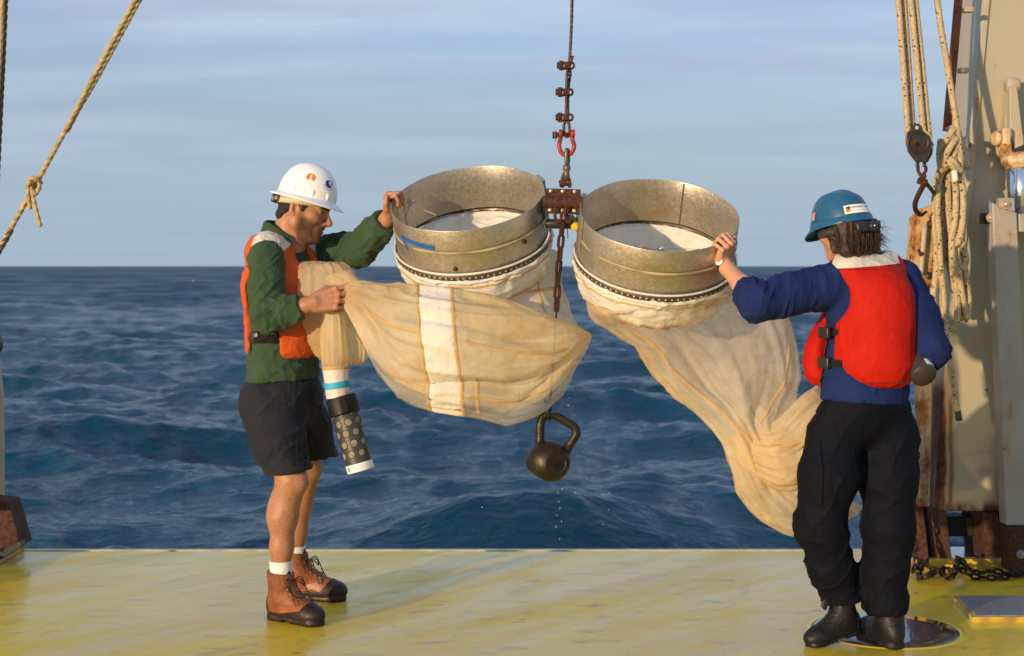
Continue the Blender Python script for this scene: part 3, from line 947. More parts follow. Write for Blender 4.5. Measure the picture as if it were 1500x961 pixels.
# yellow kerb and wet plinth under the leg
pl = thing('frame_plinth', 'low yellow kerb around the wet grey footing of the right stern frame leg', 'plinth', FB + (0.1, 0.1, 0))
k0, k1, k2 = on_deck(1326, 806), on_deck(1342, 833), on_deck(1640, 833)
k3 = np.array((k2[0], DECK_Y - 0.02, 0)); k0[1] = DECK_Y - 0.02
hh = np.array((0, 0, 0.045)); wd = np.array((0.0, 0.05, 0))
v, f = prism_geo([k1, k2, k2 + wd, k1 + wd + (0.02, 0, 0)], [p + hh for p in (k1, k2, k2 + wd, k1 + wd + (0.02, 0, 0))])
bevel_obj(make('kerb', v, f, M['kerb'], pl, False), 0.006)
q0, q1 = k1 + (0, 0.002, 0), k0
v, f = prism_geo([q1, q0, q0 + (0.06, 0.05, 0), q1 + (0.06, 0, 0)], [p + hh * 0.96 for p in (q1, q0, q0 + (0.06, 0.05, 0), q1 + (0.06, 0, 0))])
bevel_obj(make('kerb', v, f, M['kerb'], pl, False), 0.006)
t_ = NT('wet_grey_footing')
t_.base(t_.mix(t_.rng(t_.noise(14, 6), 0.35, 0.65), (0.11, 0.11, 0.11), (0.24, 0.23, 0.22)))
t_.set(Roughness=0.3, Coat_Weight=1, Coat_Roughness=0.12); t_.nrm(t_.bump(t_.noise(40, 4), 0.3, 0.01))
v, f = prism_geo([k1 + (0.09, 0.055, 0.004), k2 + (0, 0.055, 0.004), k3 + (0, 0, 0.004), k0 + (0.07, 0, 0.004)],
                 [p + (0, 0, 0.012) for p in (k1 + (0.09, 0.055, 0.004), k2 + (0, 0.055, 0.004), k3 + (0, 0, 0.004), k0 + (0.07, 0, 0.004))])
make('footing', v, f, t_.m, pl, False)

# grey frame of square tube with its bolts, in front of the leg
pb = W(1495, 838, 6.92); pb[2] = 0
po = thing('grey_post', 'grey square tube post with a bolted top bar at the right picture edge', 'post frame', pb)
prism_px([(1453, 296), (1490, 312), (1508, 770), (1474, 770)], 6.90, 7.00, 'post', M['post'], po)
prism_px([(1492, 313), (1640, 313), (1640, 340), (1493, 340)], 6.905, 6.995, 'top_bar', M['post'], po)
prism_px([(1463, 290), (1486, 290), (1487, 310), (1464, 304)], 6.885, 6.925, 'ear_plate', M['post'], po, 0.003)
prism_px([(1476, 772), (1512, 772), (1513, 839), (1480, 839)], 6.89, 7.02, 'shoe', M['rust_plate'], po)
prism_px([(1438, 312), (1453, 312), (1453, 328), (1439, 328)], 6.94, 6.98, 'side_lug', M['rust_plate'], po, 0.003)
def bolt(name, u, vv, Y, parent, m='bolt', r=0.016):
    c = W(u, vv, Y)
    g = Geo()
    g.add(*lathe_geo([(0.001, -0.002), (r * 1.5, -0.002), (r * 1.5, 0.004), (r, 0.004)], c, (0, -1, 0), 18))
    g.add(*lathe_geo([(r, 0.003), (r, 0.014), (r * 0.5, 0.015), (r * 0.45, 0.028), (0.001, 0.029)], c, (0, -1, 0), 6))
    return g.make(name, M[m], parent, angle=30)
bolt('bolt', 1473, 299, 6.884, po)
bolt('bolt', 1450, 319, 6.936, po, r=0.013)
bolt('bolt', 1495, 812, 6.888, po, 'post', 0.013)

# hydraulic ram: rod, clevis, pin and the lug it pulls on
rb = W(1497, 320, 7.02)
ram = thing('hydraulic_ram', 'polished hydraulic ram rod in a rusty cream clevis at the upper right', 'hydraulic ram', rb)
v, f = lathe_geo([(0.066, 0), (0.066, 0.30), (0.05, 0.31)], W(1500, 335, 7.02), unit((-0.05, 0, 1)), 32, cap=True); make('rod', v, f, M['chrome'], ram)
v, f = lathe_geo([(0.072, 0), (0.076, 0.012), (0.076, 0.05), (0.07, 0.06)], W(1497, 246, 7.02), unit((-0.05, 0, 1)), 32, cap=True); make('collar', v, f, M['clevis'], ram)
def clevis():
    F_ = Field(W(1440, 260, 7.2), W(1560, 150, 6.8), 0.004) if False else Field(np.minimum(W(1440, 262, 6.84), W(1560, 150, 6.84)), np.maximum(W(1440, 262, 7.22), W(1560, 150, 7.22)), 0.005)
    F_.ell(W(1496, 236, 7.02), (0.092, 0.085, 0.045), k=0.02)
    for s in (-1, 1):
        F_.box(W(1497 + s * 27, 208, 7.02), (0.048, 0.12, 0.13), rad=0.018, k=0.03)
    return F_.mesh()
v, q = clevis(); make('clevis', v, q, M['clevis'], ram)
v, f = lathe_geo([(0.02, -0.30), (0.02, 0), (0.034, 0.0), (0.036, 0.012), (0.03, 0.024), (0.012, 0.027), (0.001, 0.028)], W(1462, 203, 7.0), unit((-1, -0.35, 0)), 24); make('pin', v, f, M['clevis'], ram)
lug = thing('lifting_lug', 'cream wedge shaped lug on the frame leg above the hydraulic ram', 'lug', W(1486, 205, 7.05))
prism_px([(1479, 128), (1490, 126), (1500, 212), (1486, 218), (1480, 190)], 7.00, 7.06, 'front_web', M['cream'], lug, 0.004)
prism_px([(1475, 128), (1481, 128), (1480, 192), (1472, 192)], 7.06, 7.12, 'side_web', M['cream'], lug, 0.004)
v, f = lathe_geo([(0.001, -0.03), (0.03, -0.03), (0.035, -0.02), (0.035, 0.02), (0.03, 0.03), (0.001, 0.03)], W(1483, 125, 7.04), (1, 0, 0), 24); make('boss', v, f, M['cream'], lug)

# brown pipe up the left side of the leg
pp = thing('brown_pipe', 'rusty brown pipe running up the left side of the stern frame leg', 'pipe', W(1387, 192, 6.98))
tube('pipe', [W(1421, -220, 6.98), W(1404, 0, 6.98), W(1387, 192, 6.98)], 0.020, M['brown_pipe'], pp, 14, 12)
for vv, uu in ((13, 1410), (102, 1403)):
    prism_px([(uu + 3, vv - 3), (uu + 17, vv - 3), (uu + 17, vv + 4), (uu + 3, vv + 4)], 6.975, 7.02, 'clip', M['cream'], pp, 0.002)

# hinged rusted plate with its locking pin
hp = thing('hinge_plate', 'cream plate eaten by orange rust hanging beside the coiled rope', 'hinge plate', W(1355, 415, 7.0))
prism_px([(1338, 318), (1350, 306), (1368, 300), (1384, 306), (1384, 424), (1346, 420), (1333, 409), (1332, 396)], 6.98, 7.06, 'plate', M['pad_plate'], hp, 0.006)
tube('locking_pin', [W(1355, 330, 6.955), W(1353, 356, 6.95), W(1349, 402, 6.955)], 0.0125, M['cream'], hp, 12, 10)
tube('pin_keeper', [W(1346, 366, 6.96), W(1349, 374, 6.93), W(1354, 366, 6.96)], 0.007, M['rust_plate'], hp, 8, 8)
v, f = lathe_geo([(0.001, 0), (0.016, 0), (0.018, -0.004)], W(1362, 404, 6.972), (0, -1, 0), 20); make('bolt_hole', v, f, M['dark_steel'], hp)
v, f = lathe_geo([(0.001, 0.012), (0.018, 0.012), (0.02, 0.0), (0.02, -0.01)], W(1364, 328, 6.972), (0, -1, 0), 16); make('hinge_boss', v, f, M['rust_plate'], hp)

# ------------------------------------------------------------------ left-hand edge of the deck
lb = on_deck(10, 815)
gl = thing('frame_bracket', 'rust brown bracket foot at the left edge of the deck', 'bracket', lb)
prism_px([(-60, 728), (12, 735), (20, 760), (31, 800), (0, 815), (-60, 830)], 7.25, 7.42, 'gusset', M['foot_rust'], gl)
prism_px([(-60, 815), (0, 806), (30, 793), (33, 800), (4, 818), (-60, 846)], 7.19, 7.245, 'base_flange', M['dark_steel'], gl, 0.003)
kl = thing('yellow_kerb', 'low yellow kerb under the rust brown bracket at the left edge of the deck', 'kerb', on_deck(15, 812))
e0, e1 = on_deck(36, 806), on_deck(-60, 862); e0[1] = DECK_Y - 0.02
v, f = prism_geo([e1, e0, e0 + (-0.08, 0, 0), e1 + (-0.10, 0, 0)], [p + hh for p in (e1, e0, e0 + (-0.08, 0, 0), e1 + (-0.10, 0, 0))])
bevel_obj(make('kerb', v, f, M['kerb'], kl, False), 0.006)
xm = (670.0 - 750.0) * 7.1 / F_PX
fe = thing('stern_frame_leg', 'cream steel leg of the stern frame cut off by the left edge of the picture', 'frame leg', (2 * xm - FB[0], FB[1], 0))
lvm = np.array([p for r in lv_rings[::-1] for p in r]); lvm[:, 0] = 2 * xm - lvm[:, 0]
bevel_obj(make('beam', lvm, [q[::-1] for q in grid_faces(5, 4, True) + [(3, 2, 1, 0), (16, 17, 18, 19)]], M['cream'], fe, False), 0.012, 3)
prism_px([(-200, 748), (-130, 748), (-134, 829), (-200, 829)], 7.16, 7.46, 'foot', M['foot_rust'], fe)
prism_px([(-66, 748), (-46, 748), (-52, 829), (-72, 829)], 7.14, 7.50, 'foot', M['foot_rust'], fe)
v, f = lathe_geo([(0.001, -0.03), (0.04, -0.03), (0.05, -0.02), (0.05, 0.02), (0.04, 0.03), (0.001, 0.03)], W(-9, 503, 7.18), (1, 0, 0.1), 20); make('knob', v, f, M['dark_steel'], fe)

# far floats on the water
for (u, vv, r, lab) in ((284, 412, 0.22, 'tiny pink float far off on the water at the left'), (831, 403, 0.28, 'tiny pink float far off between the two metal rings')):
    Y = (EYE - SEA_Z - 0.1) * F_PX / (vv - HORIZON)
    c = W(u, vv, Y); c[2] = SEA_Z + 0.30
    b = thing('net_float', lab, 'float', c)
    v, f = lathe_geo([(0.001, -r), (r * 0.7, -r * 0.7), (r, 0), (r * 0.7, r * 0.7), (0.001, r)], c, (0, 0, 1), 14)
    make('buoy_body', v, f, plain('pink_float_skin', (0.75, 0.42, 0.40), 0.5), b)
    tube('mooring_eye', [c + (-0.06, 0, r), c + (0, 0, r + 0.1), c + (0.06, 0, r)], 0.025, M['dark_steel'], b, 6)

# ------------------------------------------------------------------ chain links
def link_geo(L, wd, r, seg=8, n=24):
    t = np.linspace(0, 2 * np.pi, n, endpoint=False)
    a, b = (L - wd) / 2, wd / 2 - r
    P = np.stack([np.sign(np.cos(t)) * a * (np.abs(np.cos(t)) > 1e-9) + (b) * np.cos(t), b * np.sin(t), 0 * t], 1)
    # straight sides between the two bends
    return tube_geo(P, r, seg, closed=True)[:2]

def chain_along(P, parent, L, wd, r, m, name='link', twist0=0.0, jit=0.0):
    """separate links threaded along a path, each turned a quarter against the last"""
    P = np.asarray(P, float)
    s = np.r_[0, np.cumsum(np.linalg.norm(np.diff(P, axis=0), axis=1))]
    pitch = L - 2 * r * 1.05
    n = max(1, int(s[-1] / pitch))
    q = (np.arange(n) + 0.5) * pitch
    C = np.stack([np.interp(q, s, P[:, k]) for k in range(3)], 1)
    Tn = np.stack([np.interp(q + pitch * 0.4, s, P[:, k]) - np.interp(q - pitch * 0.4, s, P[:, k]) for k in range(3)], 1)
    v, f = link_geo(L, wd, r)
    org = ORG[parent.name]
    first = None
    rs = np.random.RandomState(3)
    for i in range(n):
        if first is None:
            first = make(name, v + org, f, m, parent)
            o = first
        else:
            o = first.copy(); COL.objects.link(o); o.parent = parent
        R = frame_from(Tn[i], np.array((0.15, 1.0, 0.1)))
        a = twist0 + i * math.pi / 2 + rs.randn() * jit
        Rx = np.array(((1, 0, 0), (0, math.cos(a), -math.sin(a)), (0, math.sin(a), math.cos(a))))
        Rm = Matrix((R @ Rx).tolist())
        o.matrix_local = Matrix.Translation(Vector((C[i] - org).tolist())) @ Rm.to_4x4()
    return first

# ------------------------------------------------------------------ the tow wire, its clips, the red shackle and the swivel
YC = 5.88
wire_top = W(838, -160, YC)
tw = thing('tow_wire', 'brown greased tow wire hanging from above, its end held by three clips', 'wire', W(829, 190, YC))
wp = [wire_top, W(838, 0, YC), W(834.5, 86, YC), W(831, 105, YC), W(830, 130, YC), W(829, 170, YC), W(826, 185, YC), W(828, 199, YC), W(833, 199, YC), W(834, 186, YC), W(832, 172, YC), W(832.5, 130, YC + .01), W(835.5, 108, YC + .01), W(834, 98, YC), W(839, 82, YC)]
tube('wire', wp, 0.0058, M['wire'], tw, 8, 150, lobes=6, lay=420.0, depth=0.22)
for (u, vv) in ((830, 96), (828, 135), (828, 172)):
    c = W(u + 1, vv, YC); k = PXM(YC)
    g = Geo()
    g.add(*box_geo(c + (0, -0.012, 0), (9 * k, 0.020, 10 * k), bev=0.004))
    g.add(*tube_geo(resample([c + (-7 * k, 0.012, 4 * k), c + (8 * k, 0.0, 4 * k), c + (8 * k, 0.0, -4 * k), c + (-7 * k, 0.012, -4 * k)], 18), 0.0045, 8)[:2])
    for s in (1, -1):
        g.add(*lathe_geo([(0.001, -0.010), (0.0095, -0.010), (0.0095, 0.008), (0.001, 0.008)], c + (-9 * k, 0.0, s * 3.6 * k), (-1, 0, 0), 6))
    g.add(*lathe_geo([(0.001, -0.012), (0.013, -0.012), (0.013, 0.010), (0.001, 0.010)], c + (-11.5 * k, -0.004, 0), (-1, 0, 0), 6))
    g.make('wire_clip', M['rust_dark'], tw, angle=35)

sh = thing('bow_shackle', 'red painted bow shackle joining the tow wire to the swivel', 'shackle', W(829, 226, YC))
bow = [W(821, 194, YC), W(821, 203, YC), W(819, 213, YC), W(822, 223, YC), W(829, 227.5, YC), W(837, 224, YC), W(841, 214, YC), W(838, 203, YC), W(837, 194, YC)]
tube('bow', bow, 0.0085, M['red_paint'], sh, 12, 50)
v, f = lathe_geo([(0.001, -0.06), (0.008, -0.06), (0.008, 0.018), (0.001, 0.018)], W(832, 197, YC), (1, 0, 0.04), 14); make('pin', v, f, M['rust_dark'], sh)
for u in (821.5, 839):
    v, f = lathe_geo([(0.001, -0.008), (0.016, -0.008), (0.017, 0.0), (0.016, 0.008), (0.001, 0.008)], W(u, 196, YC), (1, 0, 0), 16); make('eye', v, f, M['red_paint'], sh)
v, f = lathe_geo([(0.001, -0.010), (0.013, -0.010), (0.013, 0.010), (0.001, 0.010)], W(813, 198, YC), (1, 0, 0), 6); make('nut', v, f, M['rust_dark'], sh, False)
tube('split_pin', [W(813.5, 191, YC - .01), W(813, 199, YC - .014), W(813.5, 207, YC - .01)], 0.0016, M['grey_iron'], sh, 6)

sw = thing('swivel', 'grey iron swivel under the red shackle holding the rusty clamp block', 'swivel', W(829, 270, YC))
def stad(c, hw, hh, r, seg=10):
    t = np.linspace(0, 2 * np.pi, 30, endpoint=False)
    P = np.stack([c[0] + hw * np.cos(t), c[1] + 0 * t, c[2] + hh * np.sign(np.sin(t)) * np.abs(np.sin(t)) ** 0.55], 1)
    return tube_geo(P, r, seg, closed=True)[:2]
k = PXM(YC)
v, f = stad(W(831, 230, YC), 5 * k, 11 * k, 0.0075)
R = np.array(((0.35, -0.94, 0), (0.94, 0.35, 0), (0, 0, 1.0))); c0 = W(831, 230, YC)
make('upper_eye', (v - c0) @ R.T + c0, f, M['grey_iron'], sw)
v, f = lathe_geo([(0.001, 0.012), (0.010, 0.012), (0.015, 0.008), (0.015, -0.008), (0.010, -0.013), (0.012, -0.020), (0.014, -0.045), (0.001, -0.046)], W(830, 246, YC), (0, 0, 1), 18); make('barrel', v, f, M['grey_iron'], sw)
g = Geo()
g.add(*tube_geo(resample([W(824, 275, YC), W(823, 266, YC), W(828, 253, YC), W(834, 266, YC), W(834, 275, YC)], 24), 0.0072, 10)[:2])
g.add(*lathe_geo([(0.001, -0.024), (0.013, -0.024), (0.013, 0.024), (0.001, 0.024)], W(828, 268, YC), (1, 0, 0.15), 14))
g.make('jaw', M['rust_plate'], sw, angle=40)

# ------------------------------------------------------------------ the paired ring frame
def ring_spec(cu, cv, Y, tilt, roll):
    t, r = math.radians(tilt), math.radians(roll)
    rx = np.array((math.cos(r), 0, math.sin(r)))
    up = np.array((-math.sin(r) * math.cos(t), -math.sin(t), math.cos(r) * math.cos(t)))
    fy = np.cross(up, rx)                                  # away from the viewer, in the rim plane
    return dict(c=W(cu, cv, Y), x=rx, y=fy, a=up)
RG1 = ring_spec(684.5, 289, 5.97, 27.0, 7.0)
RG2 = ring_spec(966.5, 313, 5.785, 29.5, -3.5)
RR, RH = 0.305, 0.187
def rp(G, ang, r, h):
    """a point on a ring: angle from its right side, away positive; h measured down from the rim"""
    return G['c'] + r * (math.cos(ang) * G['x'] + math.sin(ang) * G['y']) - h * G['a']
def ring_surf(G, prof, seg=96, a0=0, a1=2 * math.pi):
    closed = abs(a1 - a0 - 2 * math.pi) < 1e-6
    A = np.linspace(a0, a1, seg, endpoint=not closed)
    V = np.array([rp(G, t, r, h) for r, h in prof for t in A])
    return V, grid_faces(len(prof), seg, closed)

nf = thing('plankton_sampler', 'paired aluminium net rings joined by a rusty clamp block, hanging from the tow wire', 'net sampler', W(826, 300, YC))
for G, is1 in ((RG1, True), (RG2, False)):
    prof = [(RR - 0.0035, RH), (RR - 0.0035, 0.09), (RR - 0.0035, 0.002), (RR - 0.002, 0), (RR - 0.0005, 0), (RR + 0.0005, 0.002), (RR, 0.09), (RR, RH), (RR - 0.0035, RH)]
    v, f = ring_surf(G, prof, 128)
    # sheet metal is never quite round
    for i in range(len(v)):
        d = v[i] - G['c']; an = math.atan2(d @ G['y'], d @ G['x'])
        v[i] += (0.004 * math.sin(2 * an + 0.6) + 0.0015 * math.sin(7 * an)) * unit(d - G['a'] * (d @ G['a']))
    f = [q[::-1] for q in f]
    rg = make('ring', v, f, M['aluminium'], nf); smooth_by_angle(rg, 40)
    rg['label'] = 'aluminium ring with a blue tape mark' if is1 else 'aluminium ring on the right'
    # amber line of old glue, weld seam, rivets
    v, f = ring_surf(G, [(RR + 0.002, 0.088), (RR + 0.0050, 0.090), (RR + 0.0050, 0.098), (RR + 0.002, 0.100)], 128)
    make('glue_line', v, f, M['glue'] if 'glue' in M else plain('old_amber_glue', (0.36, 0.30, 0.16), 0.6, 0.1, 0.5, 9), rg)
    sa = math.radians(152 if is1 else 68)
    v, f = ring_surf(G, [(RR - 0.0065, 0.001), (RR - 0.0065, RH - 0.001)], 3, sa - 0.006, sa + 0.006)
    make('weld_seam', v, f, plain('dull_weld_bead', (0.15, 0.13, 0.10), 0.6, 0.4, 0.4, 90), rg)
    # perforated band that clamps the net
    v, f = ring_surf(G, [(RR + 0.006, RH - 0.003), (RR + 0.0115, RH - 0.002), (RR + 0.0125, RH + 0.010), (RR + 0.0115, RH + 0.021), (RR + 0.006, RH + 0.022)], 128)
    st = make('clamp_band', v, f, M['strap'], nf)
    g = Geo()
    for i in range(84):
        an = 2 * math.pi * i / 84
        P = [rp(G, an + da, RR + 0.0142, RH + 0.010 + dh) for da, dh in ((-0.010, -0.0035), (0.010, -0.0035), (0.014, 0), (0.010, 0.0035), (-0.010, 0.0035), (-0.014, 0))]
        g.add(P, [(0, 1, 2, 3, 4, 5)])
    o = g.make('band_slot', M['slot'] if 'slot' in M else plain('dull_pale_slot', (0.42, 0.38, 0.30), 0.6), st, False, kind='stuff')
    # flat bars that bolt the ring to the clamp block
    an = math.radians(-14 if is1 else 194)
    v = np.array([rp(G, an + da, RR + dr, h) for h in (-0.006, 0.135) for da, dr in ((-0.055, 0.004), (0.055, 0.004), (0.055, 0.016), (-0.055, 0.016))])
    bevel_obj(make('flat_bar', v, [(0, 1, 2, 3), (7, 6, 5, 4), (0, 4, 5, 1), (1, 5, 6, 2), (2, 6, 7, 3), (3, 7, 4, 0)], M['aluminium'], nf, False), 0.002)
    an2 = math.radians(18 if is1 else 162)
    v = np.array([rp(G, an2 + da, RR + dr, h) for h in (-0.004, 0.135) for da, dr in ((-0.12, 0.004), (0.12, 0.004), (0.10, 0.02), (-0.10, 0.02))])
    bevel_obj(make('flat_bar', v, [(0, 1, 2, 3), (7, 6, 5, 4), (0, 4, 5, 1), (1, 5, 6, 2), (2, 6, 7, 3), (3, 7, 4, 0)], M['aluminium'], nf, False), 0.002)
    for ad, h in (((-48, 0.115), (-104, 0.160)) if is1 else ((186, 0.105), (158, 0.075))):
        p = rp(G, math.radians(ad), RR, h); nn = unit(p - G['c'] + h * G['a'])
        v, f = lathe_geo([(0.009, -0.001), (0.010, 0.003), (0.006, 0.006), (0.001, 0.007)], p, nn, 12)
        make('rivet', v, f, M['rust_plate'], rg)
    # twine tied through the ring wall with its ends hanging
    kn = rp(G, math.radians(142 if is1 else -22), RR - 0.012, 0.075 if is1 else 0.06)
    g = Geo()
    rs = np.random.RandomState(4)
    ends = ((-14, 30), (12, -12), (-9, -10), (2, 18), (38, 20)) if is1 else ((-18, 10), (-6, 18), (8, 16), (-12, -2), (-40, 24))
    for j, (du, dvv) in enumerate(ends):
        e = kn + np.array((du * k, -0.03 if j < 4 else -0.10, -dvv * k))
        g.add(*tube_geo(resample([kn, lerp(kn, e, 0.5) + rs.randn(3) * 0.006, e], 8), 0.0016 if j < 4 else 0.0008, 5)[:2])
    g.add(*tube_geo(resample([kn + (-.012, 0, .004), kn + (0, -.01, .008), kn + (.012, 0, 0), kn + (0, -.01, -.008), kn + (-.01, 0, 0)], 24), 0.0035, 6)[:2])
    g.make('twine_knot', M['white_line'], nf)
# blue tape mark on the left ring: long bar with a short slanting leg
tm = []
for seg_, w_ in (([(589, 0.062), (600, 0.066), (618, 0.070), (636, 0.073)], 0.0095), ([(590, 0.058), (594, 0.080), (600, 0.112)], 0.008)):
    P = []
    for u, h in seg_:
        best = min(np.linspace(math.pi, 2 * math.pi, 400), key=lambda t: abs(750 + F_PX * rp(RG1, t, RR, h)[0] / rp(RG1, t, RR, h)[1] - u))
        P.append((best, h))
    P = resample([(a, h, 0) for a, h in P], 16)
    d = np.gradient(P[:, :2], axis=0) * (RR, 1); d /= np.linalg.norm(d, axis=1)[:, None]
    V = []
    for (a, h, _), (da, dh) in zip(P, d):
        V.append(rp(RG1, a - dh * w_ / RR, RR + 0.0058, h + da * w_)); V.append(rp(RG1, a + dh * w_ / RR, RR + 0.0058, h - da * w_))
    n0 = len(tm); tm.append((np.array(V), grid_faces(16, 2)))
g = Geo()
for i, (v, f) in enumerate(tm): g.add(v + (0, -0.0006 * i, 0), f)
g.make('tape_mark', M['blue_tape'], nf)

# clamp block between the rings
k = PXM(YC)
cb = W(824, 295, YC)
tilt = np.array(((math.cos(0.03), 0, -math.sin(0.03)), (0, 1, 0), (math.sin(0.03), 0, math.cos(0.03)))).T
for nm, dy in (('clamp_plate', -0.020), ('clamp_plate', 0.030)):
    v, f = box_geo(cb + (0, dy, 0), (52 * k, 0.010, 36 * k), tilt, 0.003); make(nm, v, f, M['rust_plate'], nf, False)
v, f = lathe_geo([(0.001, -29 * k), (0.024, -29 * k), (0.024, 29 * k), (0.001, 29 * k)], cb + (0, -0.022, -1.5 * k), tilt @ np.array((1, 0, 0)), 24); smooth_by_angle(make('cross_pipe', v, f, M['rust_plate'], nf))
for i in range(3):
    for s in (1, -1):
        p = cb + tilt @ np.array(((-18 + 17.5 * i) * k, -0.025, (14.2 if s > 0 else -13.6) * k))
        v, f = lathe_geo([(0.0075, -0.001), (0.0085, 0.003), (0.006, 0.0065), (0.001, 0.007)], p, (0, -1, 0), 14); make('bolt_head', v, f, M['bolt'], nf)
# tackle under the block: shackle bows, a small depth recorder, cable ties
for u in (814, 829):
    tube('eye_bow', [W(u, 304, YC - .05), W(u - 1, 318, YC - .05), W(u + 4, 326, YC - .05), W(u + 8, 320, YC - .05), W(u + 8, 311, YC - .05)], 0.0065, M['rust_dark'], nf, 8, 20)
v, f = lathe_geo([(0.001, -23 * k), (0.016, -23 * k), (0.019, -21 * k), (0.019, 22 * k), (0.015, 25 * k), (0.001, 25 * k)], W(822, 328, YC), unit((1, 0, -0.02)), 20); smooth_by_angle(make('depth_recorder', v, f, M['black_plastic'], nf))
v, f = lathe_geo([(0.001, -9 * k), (0.017, -9 * k), (0.017, 4 * k), (0.010, 9 * k), (0.001, 9 * k)], W(836, 322, YC - .01), unit((1, 0, -0.35)), 16); smooth_by_angle(make('teal_sensor', v, f, M['teal'], nf))
v, f = lathe_geo([(0.001, -5 * k), (0.012, -5 * k), (0.018, -2 * k), (0.018, 3 * k), (0.010, 6 * k), (0.001, 6 * k)], W(843, 332, YC - .03), unit((0.4, -0.6, 0.5)), 16); smooth_by_angle(make('yellow_cap', v, f, M['yellow'], nf))
for j, pts in enumerate(([(801, 318), (797, 326), (799, 336), (806, 333)], [(808, 333), (810, 345)], [(831, 332), (832, 350)], [(838, 330), (844, 337), (847, 344)], [(836, 326), (842, 334), (846, 330)])):
    tube('cable_tie', [W(u, q, YC - 0.03) for u, q in pts], 0.0018, M['grey_iron'] if j in (0, 3) else M['black_plastic'], nf, 5, 10)
# flow counter slung in the right mouth
fmc = RG2['c'] - RG2['a'] * 0.10 + RG2['x'] * 0.01 - RG2['y'] * 0.10
v, f = lathe_geo([(0.001, -0.012), (0.009, -0.008), (0.0115, 0), (0.009, 0.008), (0.001, 0.012)], fmc, (0, -0.5, 0.8), 16); make('flow_counter', v, f, M['chrome'], nf)
for ad in (215, -20):
    tube('bridle_wire', [fmc, rp(RG2, math.radians(ad), RR - 0.005, 0.08)], 0.0011, M['grey_iron'], nf, 5, 6)

# ------------------------------------------------------------------ chain, weight wire, kettlebell
ch = thing('rust_chain', 'short red brown chain hanging between the two rings under the clamp block', 'chain', W(826, 335, 5.83))
chain_along(resample([W(824, 326, 5.83), W(820, 372, 5.83), W(817, 410, 5.83), W(815, 458, 5.83)], 60), ch, 23.5 * PXM(5.83), 12.5 * PXM(5.83), 0.0062, M['rust_chain'], twist0=0.9, jit=0.06)

YK = 5.90
kb = thing('kettlebell', 'bronze black cast iron kettlebell hung as a weight over the water', 'kettlebell', W(803, 706, YK))
k = PXM(YK)
lo, hi = W(765, 712, YK - .14), W(856, 598, YK + .14)
K = Field(lo, hi, 0.003)
kc = W(803, 676, YK)
K.ell(kc, (32.5 * k, 32.5 * k, 31.5 * k), k=0)
hp_ = [W(790.5, 656, YK), W(791.5, 622, YK), W(795, 612, YK), W(803, 607.5, YK), W(814, 609, YK), W(832, 619, YK), W(841, 625, YK), W(844.5, 634, YK), W(840, 643, YK), W(826, 663, YK)]
hp_ = resample(hp_, 26)
K.chain(hp_, [6.4 * k] * 26, 0.002)
K.ell(W(791, 652, YK), (8 * k, 8 * k, 8 * k), k=0.012); K.ell(W(829, 659, YK), (7.5 * k, 7.5 * k, 7.5 * k), k=0.012)
nrm_ = unit((-0.52, 0.0, -0.85)); K.cut(kc + nrm_ * 25.5 * k, nrm_, 0.006)
fd = unit((0.40, -0.91, -0.04))                               # the stamped face
K.ell(kc + fd * 34 * k, (14 * k, 14 * k, 14 * k), k=0.004, op='sub') if False else None
K.box(kc + fd * 33.5 * k, (0.012, 0.058, 0.058), np.stack([fd, unit(np.cross((0, 0, 1), fd)), np.cross(fd, unit(np.cross((0, 0, 1), fd)))], 1), 0.004, 0.006, 'sub') if False else None
# shallow round recess
sb = K._sub(K.lo, K.lo + K.h * (K.n - 1)); sl, X, Y_, Z = sb
pr = (X - kc[0]) * fd[0] + (Y_ - kc[1]) * fd[1] + (Z - kc[2]) * fd[2]
ra = np.sqrt(np.maximum((X - kc[0]) ** 2 + (Y_ - kc[1]) ** 2 + (Z - kc[2]) ** 2 - pr ** 2, 0))
K.a = np.maximum(K.a, -np.maximum(ra - 15 * k, 27.2 * k - pr)).astype(np.float32)
v, q = K.mesh(); v = relax(v, q, 1, 0.4)
kbody = make('cast_body', v, q, M['kettle'], kb)
tv, tf = text_geo('50', 0.052, 0.0022)
ex = unit(np.cross((0.06, 0, 1), fd)); ey = np.cross(fd, ex)
ang = math.radians(-12); ex, ey = ex * math.cos(ang) + ey * math.sin(ang), -ex * math.sin(ang) + ey * math.cos(ang)
make('number', np.array([kc + fd * 27.9 * k + ex * p[0] * 0.9 + ey * p[1] + fd * p[2] for p in tv]), tf, M['kettle'], kb, False)

ww = thing('weight_wire', 'thin dark wire with a small hook holding the kettlebell by its handle', 'wire', W(806, 604, YK))
t_ = np.linspace(0, 2 * np.pi, 26)
tube('wire_strop', [W(815, 458, 5.84), W(811, 520, 5.95), W(807, 572, YK), W(807, 602, YK)], 0.0035, M['dark_steel'], ww, 6, 24)
P = np.stack([W(805, 608, YK)[0] + 0.004 * np.cos(t_) * 0 + np.sin(t_) * 0.004, YK + np.sin(t_) * 0.022, W(805, 608, YK)[2] + np.cos(t_) * 0.022], 1)
tube('wire_turn', P, 0.003, M['dark_steel'], ww, 6)
tube('small_hook', [W(807, 576, YK - .01), W(805, 584, YK - .01), W(800, 590, YK - .01), W(798, 586, YK - .01)], 0.0035, M['dark_steel'], ww, 6, 14)

